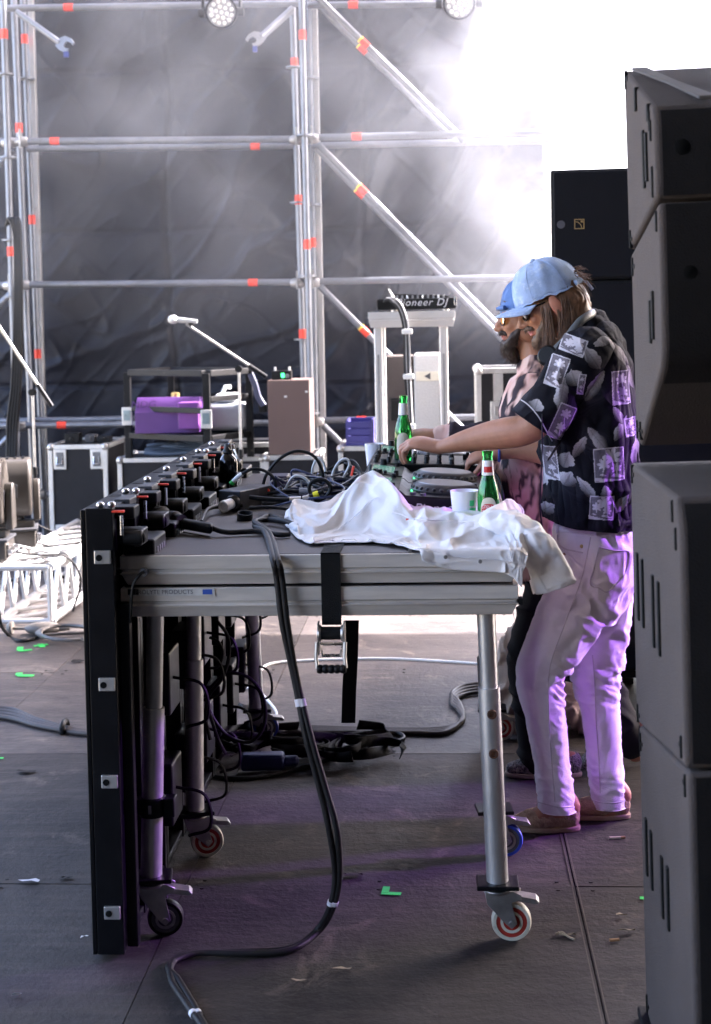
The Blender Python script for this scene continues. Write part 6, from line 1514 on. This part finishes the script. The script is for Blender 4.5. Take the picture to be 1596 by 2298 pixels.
def shirt_tint(a, nn):
    n = len(a); col = np.tile(np.array((.0055,.0055,.010)), (n,1))
    # wrap the cloth coordinate a little round the body so that the print does not smear at the sides
    cx = J(1325,1000,4.68).x
    ang = np.arctan2(a[:,0]-cx, -(a[:,1]-4.68)); rr = np.sqrt((a[:,0]-cx)**2 + (a[:,1]-4.68)**2)
    side = a[:,1] < 4.56
    gx = np.where(a[:,1] > 4.70, 2*J(1430,1000,4.68).x - a[:,0] + .05, a[:,0]); gz_ = a[:,2]
    # ghost leaves woven in dark grey
    g = pnoise(np.stack([gx*9, gz_*9, gx*0+7.7], 1)); rb_ = np.abs(np.sin(40*gx*np.sin(3*g)+55*gz_))
    col += (np.clip((g-.15)*4,0,1)*(.004+.012*rb_))[:,None]*np.array((1,1,1.3))
    for k, (px, py, lw, lh, an) in enumerate(leaves):
        c = J(px, py, 4.5 if px < 1300 else 4.52); an = radians(an); dx, dz = (gx-c.x)*PXM, (gz_-c.z)*PXM
        u_ = dx*cos(an) - dz*sin(an); v_ = dx*sin(an) + dz*cos(an); v_n = v_/(lh*.62); u_n = u_/(lw*.62)
        wdt = np.maximum(0, 1-np.abs(v_n)**2.2)*(1-.35*v_n)*.8; notch = .12*np.maximum(0, np.sin(v_n*9+k))
        inside = (np.abs(u_n) < wdt-notch) & (np.abs(v_n) < 1)
        ton = np.clip(.30 + .28*u_n*(1 if k % 2 else -1) + .18*v_n, .05, .75); vein = (np.abs(np.sin(14*v_n + 5*np.abs(u_n))) < .16) | (np.abs(u_n) < .06)
        ton = np.where(vein, ton*.7, ton)*.95
        col[inside] = (ton[:,None]*np.array((.95,.90,.96)))[inside]
    for k, (px, py, pw, ph, an) in enumerate(patches):
        c = J(px, py, 4.5); an = radians(an); dx, dz = (gx-c.x)*PXM, (gz_-c.z)*PXM
        u_ = (dx*cos(an) - dz*sin(an))/(pw*.5); v_ = (dx*sin(an) + dz*cos(an))/(ph*.5)
        inside = (np.abs(u_) < 1) & (np.abs(v_) < 1)
        base = np.tile(np.array((.15,.135,.16)), (n,1))*(1+.25*pnoise(np.stack([gx*160, gz_*160, gx*0], 1)))[:,None]
        bright = np.zeros(n, bool)
        asp = ph/pw
        for (qx, qy, s_) in ((.18,.42,.62),(-.38,.05,.42),(.45,-.25,.36)) if asp < 1.6 else ((.05,.48,.62),(.12,-.28,.55)):
            ddx, ddy = (u_-qx), (v_-qy)*asp; r_ = np.sqrt(ddx**2+ddy**2); th = np.arctan2(ddy, ddx)
            fr = r_ < s_*(.35+.65*np.abs(np.cos(3.5*th+k))**.6); droop = ddy > -.45*s_ - .4*np.abs(ddx)
            bright |= fr & droop & (r_ > .02)
            bright |= (np.abs(ddx - .25*(ddy+.0)**2*np.sign(qx+.01)) < .045) & (ddy < 0) & (ddy > -1.1*s_*asp)
        bright |= (v_ < -.62 + .12*np.sin(7*u_+k)) & (np.sin(18*v_+3*u_) > -.2)
        base[bright] = (.55,.52,.58); border = inside & ((np.abs(u_) > 1-4.2/pw) | (np.abs(v_) > 1-4.2/ph)); base[border] = (.55,.53,.58)
        col[inside] = base[inside]
    return col
sh = cloth(Sh, .0036, 3, sfold, shirtm, 'shirt', d1root, shirt_tint, sim=(lambda a: np.full(len(a), .12), .05, 12, 2.5, 2), cuts=((J(1330,1168,4.68),(-.10,.05,-1),.26),(J(1199,952,4.487), J(1196,957,4.487)-J(1243,888,4.487), .098), (J(1298,955,4.92), J(1298,955,4.92)-J(1318,880,4.9), .095)))
ts = surf(sh)
stitch('sleeve_hem', [(1162,893),(1185,908),(1208,934),(1226,966),(1240,990)], .0018, ts, sh, M('hem_pale', (.5,.48,.52), .8))

# shoes
shoem = M('woven_tan_shoe', (.36,.24,.15), .8, 0, .25, 40, .6, 160); solem = M('shoe_sole', (.33,.23,.15), .8, 0, .2, 20)
def shoe(toe, heel, y, par, upm, sm_, pitch=0., name='shoe', rz=0.):
    L = heel.x - toe.x; o = MB()
    o.limb([(toe+Vector((.018,0,.030)),.020,.030),(toe+Vector((L*.25,0,.036)),.030,.042),(toe+Vector((L*.5,0,.040)),.034,.043),(toe+Vector((L*.78,0,.048)),.042,.037),(heel+Vector((-.026,0,.050)),.044,.033)], n=22, k=6)
    me = remesh(o, .0035, 3); a_ = vco(me)
    # opening for the ankle: the collar dips towards the instep
    u_ = (a_[:,0]-toe.x)/L; top = .064 + .022*np.clip((u_-.55)/.4, 0, 1)**1.5 + .012*np.exp(-((u_-.42)/.06)**2)
    a_[:,2] = np.minimum(a_[:,2], toe.z + top); a_[:,2] = np.maximum(a_[:,2], toe.z+.014)
    uu = a_[:,0]*260; vv_ = a_[:,2]*260; nn = vno(me); hole = (np.sin(uu) > .45) & (np.sin(vv_) > .1) & (a_[:,2] > toe.z+.022)
    a_ -= nn*(hole*.0016)[:,None]
    s = MB(); n_ = 26; ring = []
    for k in range(n_):
        t = 2*pi*k/n_; x = toe.x+L/2 + (L/2+.004)*math.copysign(abs(cos(t))**.7, cos(t)); yy = y + .041*math.copysign(abs(sin(t))**.8, sin(t))*(1-.12*(1 if cos(t) > .3 else 0)); ring.append((x, yy))
    zt = [toe.z+.0015, toe.z+.018]
    s.prism(ring, lambda p, q, t: Vector((p, q, t)), zt[0], zt[1])
    me.materials.append(upm)
    if pitch:   # heel lifted: turn about the toe
        piv = np.array((toe.x+.05, y, toe.z)); c_, s_ = cos(pitch), sin(pitch)
        def rot(q):
            d = q - piv; o_ = q.copy(); o_[:,0] = piv[0] + d[:,0]*c_ - d[:,2]*s_; o_[:,2] = piv[2] + d[:,0]*s_ + d[:,2]*c_; return o_
        a_ = rot(a_); s.v = [tuple(v) for v in rot(np.array(s.v))]
    setco(me, a_); up = obj(name, me, par, 180)
    s.build('sole', sm_, up, 50, bevel=.004); return up
t1, e1 = J(1152,1870,4.625), J(1300,1870,4.625); t1.z = e1.z = 0; shoe(t1, e1, 4.625, d1root, shoem, solem)
t1, e1 = J(1280,1870,4.74), J(1413,1870,4.74); t1.z = e1.z = 0; shoe(t1, e1, 4.74, d1root, shoem, solem)

# cap
denim = M('pale_denim', (.40,.53,.78), .9, 0, .18, 30, .5, 700, spots=((.62,.71,.88), 14, .52)); denim2 = M('blue_denim', (.12,.22,.48), .85, 0, .2, 14, .4, 600)
def cap(h, par, m_, back=False):
    root = bpy.data.objects.new('cap', None); C.objects.link(root); root.location = h.P(0,.08); root.parent = par; root.matrix_parent_inverse = pmat(par).inverted()
    q = MB(); nu, nv = 48, 18; sg = -1 if back else 1
    rings = []
    for j in range(nv+1):
        ph = (pi/2)*j/nv*1.02
        for k in range(nu):
            t = 2*pi*k/nu; ridge = 1 - .010*abs(sin(3*t))**6*0
            a = .108*cos(t)*sin(ph)**.9; c = .089*sin(t)*sin(ph)**.9; b = .024 + .110*cos(ph)**.82 if cos(ph) > 0 else .024 + .0
            b += -.012*(1-cos(ph)) * (1 if cos(t)*sg < 0 else .35)
            fl = 1 + .012*np.cos(6*t)*sin(ph)
            wr_ = .0035*sin(9*t+3*ph)*sin(ph*2)*sin(2.3*t+1) + .002*sin(17*t+5*ph)*sin(ph)**3
            q.v.append(tuple(h.P(-.012 + a*(fl+wr_*9) + .006*sg, b + wr_, c*(fl+wr_*9))))
    for j in range(nv):
        for k in range(nu): q.f.append((j*nu+k, j*nu+(k+1) % nu, (j+1)*nu+(k+1) % nu, (j+1)*nu+k))
    o = q.build('crown', m_, root, 80); o.modifiers.new('t', 'SOLIDIFY').thickness = .003
    # seams of the six panels, button, sweatband stitch
    for k in range(6):
        t = pi/6 + 2*pi*k/6 if False else 2*pi*k/6 + .0
        P = [Vector(q.v[j*nu + int(k*nu/6)]) + (Vector(q.v[j*nu + int(k*nu/6)]) - h.P(-.012,.02)).normalized()*.001 for j in range(1, nv+1)]
        s = MB(); s.tube(P, .0008, 5); s.build('panel_seam', m_, o)
    s = MB(); s.ell(h.P(-.006*1, .137), (.009,.009,.005), h.R, 10, 6); s.build('top_button', m_, o)
    s = MB(); s.tube([Vector(q.v[nv*nu+k]) for k in range(nu)], .0028, 6, closed=True); s.build('band', m_, o)
    # brim
    b = MB(); na, nr = 22, 9; d = -1 if back else 1
    for i in range(nr+1):
        r = i/nr
        for k in range(na+1):
            t = (k/na-.5)*2; c = .078*t; fe = sqrt(max(0, 1-t*t*.92)); a = .088*sqrt(max(0,1-(t*.86)**2)) + r*.088*fe**.8
            u_ = .021 + .016*r - .036*t*t*(.35+.65*r) - .010*r*r
            b.v.append(tuple(h.P(d*a - (.0 if not back else .02), u_, c)))
    for i in range(nr):
        for k in range(na): b.f.append((i*(na+1)+k, i*(na+1)+k+1, (i+1)*(na+1)+k+1, (i+1)*(na+1)+k))
    o2 = b.build('brim', m_, root, 80); o2.modifiers.new('t', 'SOLIDIFY').thickness = .004
    for r in (3, 5, 7):
        s = MB(); s.tube([Vector(b.v[r*(na+1)+k]) + h.u*.0022 for k in range(1, na)], .0009, 4); s.build('brim_stitch', m_, o2)
    # strap across the opening, with loose end
    fb = .098 if back else -.114
    P = [h.P(fb*.80 if c in (-.062,.062) else fb*(1.0 if abs(c) < .03 else .95), .018 if not back else .036, c) for c in (-.062,-.04,-.02,0,.02,.04,.062)]
    s = MB(); s.tube(P, .0085, 6, smooth=3); s.build('strap', m_, root, 60)
    if not back: s = MB(); s.tube([h.P(-.112,.018,.02), h.P(-.128,.005,.022), h.P(-.135,-.025,.022)], .005, 6); s.build('strap_end', m_, root)
    else: s = MB(); s.cbox(h.P(.101,.036,.025), (.005,.02,.016), h.R); s.build('buckle', zinc, root)
    return root
cap(h1, d1root, denim)

# hair of the near man: under the cap and down to the shoulder, a tuft out of the cap's back
rh = random.Random(11)
def hair1(i):
    side = 1 if i % 3 else -1
    t = rh.uniform(.10, 1.0); ang = radians(82 + 98*t)
    if i % 5 == 0: ang = radians(rh.uniform(60,78)); t = -.05      # locks in front of the ear
    a = .096*cos(ang)-.012; c = .080*sin(ang)*side
    p = h1.P(a, rh.uniform(-.012,.014), c*rh.uniform(.95,1.05)); ln = rh.uniform(.15,.215)*(1.0 if t < .75 else .85)
    if -.2 < t < .22: ln *= 1.05
    down = Vector((.0,0,-1)); drift = Vector((rh.uniform(-.15,.20)-.18*(t-.4), rh.uniform(-.12,.12), 0)); P = [p]; ph = rh.uniform(0,6.3)
    n_ = 8
    for k in range(1, n_):
        q = k/(n_-1); out = h1.s*(.010*side*sin(q*2.2)); wob = Vector((.005*sin(ph+q*7), .004*cos(ph+q*6), 0))*q
        P.append(p + down*ln*q + drift*ln*q*q*.7 + out + wob + h1.f*(-.010*sin(q*3)))
    return P, rh.uniform(.0008,.0019)
hr = MB()   # solid mass beneath the strands
hr.limb([(h1.P(-.050,.015,.0),.062,.080),(h1.P(-.058,-.04,.0),.062,.079),(h1.P(-.048,-.085,.0),.056,.074),(h1.P(-.020,-.135,.0),.040,.058)], side=h1.s, n=24)
me = remesh(hr, .005, 3); a_ = vco(me); L_ = h1.local(a_); a_ += vno(me)*(.004*np.abs(np.sin(L_[:,0]*220+5*fbm(a_*12,2))) - .004)[:,None]; setco(me, a_); me.materials.append(hairm); hm = obj('hair', me, d1root, 180)
strands(hair1, 1500, hairm, 'hair_strands', hm)
def tuft(i):
    p = h1.P(-.108 + rh.uniform(-.008,.008), .03 + rh.uniform(-.012,.03), rh.uniform(-.03,.035)); d = Vector((rh.uniform(.3,1), rh.uniform(-.5,.4), rh.uniform(-.5,.8))).normalized(); ph = rh.uniform(0,6.3)
    return [p + d*.008*k + Vector((.006*sin(ph+k*.8), .004*cos(ph+k), -.0012*k*k*.6)) for k in range(7)], .0013
strands(tuft, 70, hairm, 'hair_tuft', hm)
def beard_hair(h, n_, mat, par, length, r_, long=1., seed=3):
    rr = random.Random(seed)
    s = MB(); s.limb([(h.P(.050,-.06,-.050),.018,.014),(h.P(.070,-.088,-.035),.022,.018),(h.P(.082,-.105,0),.025*long,.024),(h.P(.070,-.088,.035),.022,.018),(h.P(.050,-.06,.050),.018,.014),(h.P(.020,-.040,.062),.014,.007)], side=h.u, n=16, k=6)
    s.limb([(h.P(.020,-.040,-.062),.014,.007),(h.P(.050,-.06,-.050),.018,.014)], side=h.u, n=12)
    s.limb([(h.P(.082,-.056,-.026),.006,.008),(h.P(.099,-.050,-.012),.008,.009),(h.P(.103,-.050,0),.008,.008),(h.P(.099,-.050,.012),.008,.009),(h.P(.082,-.056,.026),.006,.008)], side=h.u, n=12, k=4)
    if long > 1: s.limb([(h.P(.080,-.10,0),.03,.04),(h.P(.075,-.125,0),.028,.038),(h.P(.066,-.15,0),.016,.024)], side=h.s, n=16)
    me = remesh(s, .004, 2); a_ = vco(me); nn = vno(me); a_ += nn*(.0035*fbm(a_*60, 3))[:,None]; setco(me, a_); me.materials.append(mat); bo = obj('beard', me, par, 180)
    L = h.local(a_); ok = [i for i in range(len(a_)) if L[i,2] < -.03]
    def bs(i):
        k = rr.choice(ok); p = Vector(a_[k]); n0 = Vector(nn[k]); d = (n0*.55 - h.u*.55*long + Vector((rr.uniform(-.4,.4), rr.uniform(-.4,.4), rr.uniform(-.4,.2)))).normalized(); l_ = length*rr.uniform(.5,1.2)
        return [p - n0*.003 + d*l_*q/3 - Vector((0,0,1))*l_*.12*(q/3)**2 for q in range(4)], r_
    strands(bs, n_, mat, 'beard_strands', bo)
beard_hair(h1, 1500, beard2, d1root, .012, .0008, 1.0, 3)

def glasses(h, par, lens, tiltz=0.):
    g = bpy.data.objects.new('sunglasses', None); C.objects.link(g); g.location = h.P(.1,0); g.parent = par; g.matrix_parent_inverse = pmat(par).inverted()
    fr = M('frame_black', (.012,.012,.012), .2, 0, .1, coat=.5)
    for c in (-1, 1):
        ring = [h.P(.098 - .020*abs(sin(t/2+.3))*0 - .012*(abs(cos(t))*.5 if False else 0) - .014*((.034+.024*cos(t))/.058)**2, -.004 + .021*sin(t), c*(.034 + .026*cos(t))) for t in np.linspace(0, 2*pi, 20)[:-1]]
        s = MB(); s.tube(ring, .0032, 6, closed=True); s.build('rim', fr, g)
        cc = sum(ring, Vector())/len(ring); s = MB(); s.v = [tuple(cc + h.f*.004)] + [tuple(p) for p in ring]; s.f = [(0, 1+k, 1+(k+1) % len(ring)) for k in range(len(ring))]; s.build('lens', lens, g, 60)
        s = MB(); s.tube([h.P(.085,.004,c*.060), h.P(.078,.006,c*.068), h.P(.04,.004,c*.076), h.P(-.005,.002,c*.082)], .003, 6); s.build('temple', fr, g)
    s = MB(); s.tube([h.P(.098,.0,-.009), h.P(.103,.003,0), h.P(.098,.0,.009)], .003, 6); s.build('bridge', fr, g)
glasses(h1, d1root, M('dark_lens', (.02,.014,.01), .06, 0, .05, coat=.6, rvar=.01))

# headphones round the neck
hp = thing('headphones', 'dark grey headphones hanging round the near man\'s neck', 'headphones', J(1290,730,4.6))
s = MB(); P = [J(1240,792,4.53), J(1270,762,4.53), J(1302,722,4.55), J(1328,704,4.62), J(1322,706,4.74), J(1290,740,4.80)]; s.tube(P, .013, 10, smooth=8); s.build('headband', M('headband_grey', (.10,.11,.12), .4), hp)
c = J(1231,800,4.53); s = MB(); s.lathe([(0,-.016),(.026,-.016),(.033,-.004),(.033,.01),(.026,.018),(0,.018)], c, (-.35,-.8,.3), 24); s.build('ear_cup', black, hp)
c = J(1268,790,4.82); s = MB(); s.lathe([(0,-.016),(.026,-.016),(.033,-.004),(.033,.01),(.026,.018),(0,.018)], c, (-.35,.8,.3), 24); s.build('ear_cup', black, hp)
cable('headphone_cable', 'thin black headphone cable hanging in front of the near man', [J(1232,826,4.50), J(1226,870,4.47), J(1217,930,4.40), J(1217,1000,4.39), J(1214,1080,4.40), J(1212,1140,4.42), J(1220,1200,4.44), J(1228,1245,4.46)], .0022, cablem)
cable('headphone_cable', 'thin black cable curving beside the front beer bottle', [J(1092,1060,4.45), J(1112,1062,4.44), J(1124,1085,4.42), J(1130,1120,4.40), J(1130,1160,4.40)], .003, cablem)
band = MB(); band.tube([wrr + Vector((.012, .031*cos(t), .028*sin(t))) for t in np.linspace(0, 2*pi, 18)[:-1]], .005, 6, closed=True); tag(band.build('wristband', M('blue_band', (.04,.07,.35), .7)), 'blue cloth wristband on the near man\'s right wrist', 'wristband')

# ---------------------------------------------------------------- the far man
d2root = thing('person', 'bearded man in bleached pink and black sweatshirt standing behind the other', 'person', (gz(1300,1757).x, 5.2, 0))
h2 = Head(J(1184,706,5.22), radians(7))
B = MB(); head_shape(B, h2)
sl2, sr2 = J(1215,880,5.04), J(1225,880,5.40)
B.limb([(J(1260,1290,5.22),.10,.135),(J(1225,1120,5.22),.105,.13),(J(1215,1000,5.22),.11,.14),(J(1215,900,5.22),.11,.15),(J(1215,850,5.22),.08,.13),(J(1205,815,5.22),.058,.075),(J(1198,780,5.22),.056,.058),(J(1192,745,5.22),.055,.056)])
w2l = J(985,976,5.12)
B.limb([(sl2,.055,.055),(J(1170,950,5.03),.046,.046),(J(1135,985,5.04),.044,.042),(J(1075,985,5.08),.036,.035),(w2l,.025,.029)])
hand(B, w2l, J(925,978,5.13)-w2l, Vector((-.1,-.35,1)), Vector((0,1,.5)), [(.45,.7,.4),(.5,.75,.4),(.55,.8,.4),(.6,.8,.4)], .95, (.7,.3))
w2r = J(1075,1040,5.42)
B.limb([(sr2,.055,.055),(J(1200,980,5.46),.046,.046),(J(1150,1030,5.46),.042,.042),(w2r,.025,.029)])
hand(B, w2r, Vector((-1,0,-.1)), Vector((0,0,1)), Vector((0,-1,0)), [(.5,.6,.3)]*4, .95)
QL = [(1250,1310,5.16,.105,.095),(1215,1400,5.16,.092,.088),(1190,1490,5.16,.075,.075),(1195,1580,5.17,.066,.066),(1200,1670,5.17,.058,.06),(1204,1705,5.17,.06,.06)]
QR = [(1275,1310,5.28,.105,.095),(1300,1400,5.28,.09,.086),(1325,1490,5.28,.074,.074),(1375,1580,5.28,.064,.064),(1412,1650,5.28,.056,.058),(1420,1668,5.28,.058,.058)]
B.limb([(J(x,y,yy), r*.7, rb*.7) for x, y, yy, r, rb in QL[:-1]] + [(J(1203,1722,5.17),.038,.036)]); B.limb([(J(x,y,yy), r*.7, rb*.7) for x, y, yy, r, rb in QR[:-1]] + [(J(1428,1690,5.28),.036,.034)])
def foot2(toe, heel, y, dz): 
    B.limb([(heel+Vector((-.03,0,.05+dz)),.042,.032),(heel.lerp(toe,.4)+Vector((0,0,.035+dz*.5)),.034,.034),(heel.lerp(toe,.8)+Vector((0,0,.025)),.02,.034)], n=14)
ta, ha = J(1136,1757,5.17), J(1300,1757,5.17); ta.z = ha.z = 0; ha.x = ta.x+.265
tb = Vector((J(1306,1785,5.28).x, 5.28, 0)); hb = Vector((tb.x+.255, 5.28, 0))
foot2(ta, ha, 5.17, 0); foot2(tb, hb, 5.28, .10)
finish_body('body', B, d2root, h2, hands=(J(945,975,5.13),))
Tr = MB()
Tr.limb([(J(1262,1230,5.22),.12,.155),(J(1262,1290,5.22),.125,.16),(J(1260,1330,5.22),.12,.15)], n=28)
Tr.limb([(J(x,y,yy), r, rb) for x, y, yy, r, rb in QL], n=24); Tr.limb([(J(x,y,yy), r, rb) for x, y, yy, r, rb in QR], n=24)
cloth(Tr, .006, 3, lambda a, nn: .012*rid(np.stack([a[:,0]*5, a[:,1]*5, a[:,2]*12+a[:,0]*4], 1)) + .003*fbm(a*6, 2), darkpants, 'trousers', d2root)
Sw = MB()
Sw.limb([(J(1230,1250,5.22),.128,.165),(J(1222,1180,5.22),.138,.175),(J(1216,1080,5.22),.14,.18),(J(1212,980,5.22),.138,.185),(J(1212,910,5.22),.132,.19),(J(1212,868,5.22),.11,.175),(J(1210,838,5.22),.08,.12),(J(1205,818,5.22),.066,.08)], n=36)
Sw.limb([(J(1210,880,5.05),.07,.07),(J(1168,945,5.02),.062,.06),(J(1135,985,5.03),.058,.055),(J(1080,986,5.07),.046,.045),(J(1010,978,5.11),.036,.037),(J(992,976,5.118),.034,.035)], n=24)
Sw.limb([(J(1225,880,5.39),.07,.07),(J(1200,980,5.46),.06,.06),(J(1150,1030,5.46),.054,.052),(J(1090,1038,5.43),.036,.036)], n=20)
cuffx = J(1008,978,5.11).x
def dye(a, nn):
    x, y, z = a.T; n_ = fbm(np.stack([x*7+2, y*6, z*3.2], 1), 4); v = fbm(np.stack([x*22, y*20, z*8+4], 1), 3)
    cell = np.abs(pnoise(np.stack([x*14+n_, y*12, z*7+n_], 1)))
    cx = J(1190,1000,5.2).x; lo = np.clip((J(1200,1040,5.2).z + .02 - z)/.05, 0, 1)
    bl = np.clip((n_*.9 + .30*v + .28*np.exp(-((x-cx+.02-.5*(1.15-z)*lo)/.065)**2)*2.2 - .22 - .28*(1-lo) + .55*lo*np.exp(-((z-1.12)/.10)**2) + .25*lo)*5, 0, 1)
    crack = np.clip((.10-cell)*14, 0, 1)*lo; bl *= 1-.9*crack
    cuff = (x < cuffx) & (z > .9) & (y < 5.3)
    bl = np.where(cuff, 1, bl)
    dk = np.array((.030,.022,.030)); pk = np.array((.62,.37,.32)); pl = np.array((.70,.52,.46)); mid = pk + (pl-pk)*np.clip(v+.4,0,1)[:,None]
    edge = np.exp(-((bl-.5)/.28)**2)[:,None]*np.array((.10,.02,.0))
    return np.clip(dk*(1-bl[:,None]) + mid*bl[:,None] + edge*.5, 0, 1)
cloth(Sw, .0045, 3, lambda a, nn: .011*rid(np.stack([a[:,0]*7-a[:,2]*3, a[:,1]*5, a[:,2]*5+a[:,0]*3], 1), 2., 1.2) + .006*rid(np.stack([a[:,0]*12, a[:,1]*9, a[:,2]*11], 1)) + .003*fbm(a*7, 2), shirtm, 'sweatshirt', d2root, dye)
wov = M('woven_bw_shoe', (.22,.20,.21), .8, 0, .3, 30, .8, 170, spots=((.03,.03,.035), 150, .5)); shoe(ta, ha, 5.17, d2root, wov, M('pale_sole', (.33,.26,.22), .8)); shoe(tb, hb, 5.28, d2root, wov, M('pale_sole'), pitch=.62)
cap(h2, d2root, denim2, back=True)
beard_hair(h2, 2200, beardm, d2root, .014, .0009, 1.2, 8)
hr = MB(); hr.limb([(h2.P(-.05,.0,.0),.055,.074),(h2.P(-.055,-.06,.0),.05,.068),(h2.P(-.05,-.12,.0),.04,.06)], side=h2.s, n=20); hr.ell(h2.P(.068,.056,.0), (.016,.050,.014), h2.R)
me = remesh(hr, .006, 3); me.materials.append(beardm); hm2 = obj('hair', me, d2root, 180)
glasses(h2, d2root, M('orange_lens', (.85,.30,.02), .08, 0, .05, trans=.4, rvar=.01))

# ---------------------------------------------------------------- violet stage wash from the right, off frame
wl = thing('wash_lamp', 'violet stage wash lamp on a stand to the right of the stage', 'stage lamp', (3.6, 5.3, 0))
lp = Vector((3.6, 5.3, 1.95)); tgt = Vector((.5, 4.75, .76)); ax = (tgt-lp).normalized()
s = MB(); s.cyl((3.6,5.3,.02), (3.6,5.3,1.75), .02, n=12); s.build('stand_pole', blackm, wl)
for a in (0, 2.1, 4.2): s = MB(); s.cyl((3.6,5.3,.5), (3.6+.5*cos(a),5.3+.5*sin(a),.015), .012, n=8); s.build('stand_leg', blackm, wl)
s = MB(); s.lathe([(.0,-.26),(.08,-.25),(.12,-.12),(.13,-.01),(.125,-.01),(.11,-.1)], lp, ax, 24); s.build('housing', blackm, wl)
pl_ = bpy.data.lights.new('wash_light', 'SPOT'); pl_.energy = PURPLE; pl_.color = (.48,.17,1.0); pl_.spot_size = radians(27); pl_.spot_blend = .6; pl_.shadow_soft_size = .08
po = bpy.data.objects.new('wash_light', pl_); C.objects.link(po); po.location = lp + ax*.02; po.rotation_euler = (-ax).to_track_quat('Z', 'Y').to_euler()
po.parent = wl; po.matrix_parent_inverse = pmat(wl).inverted()
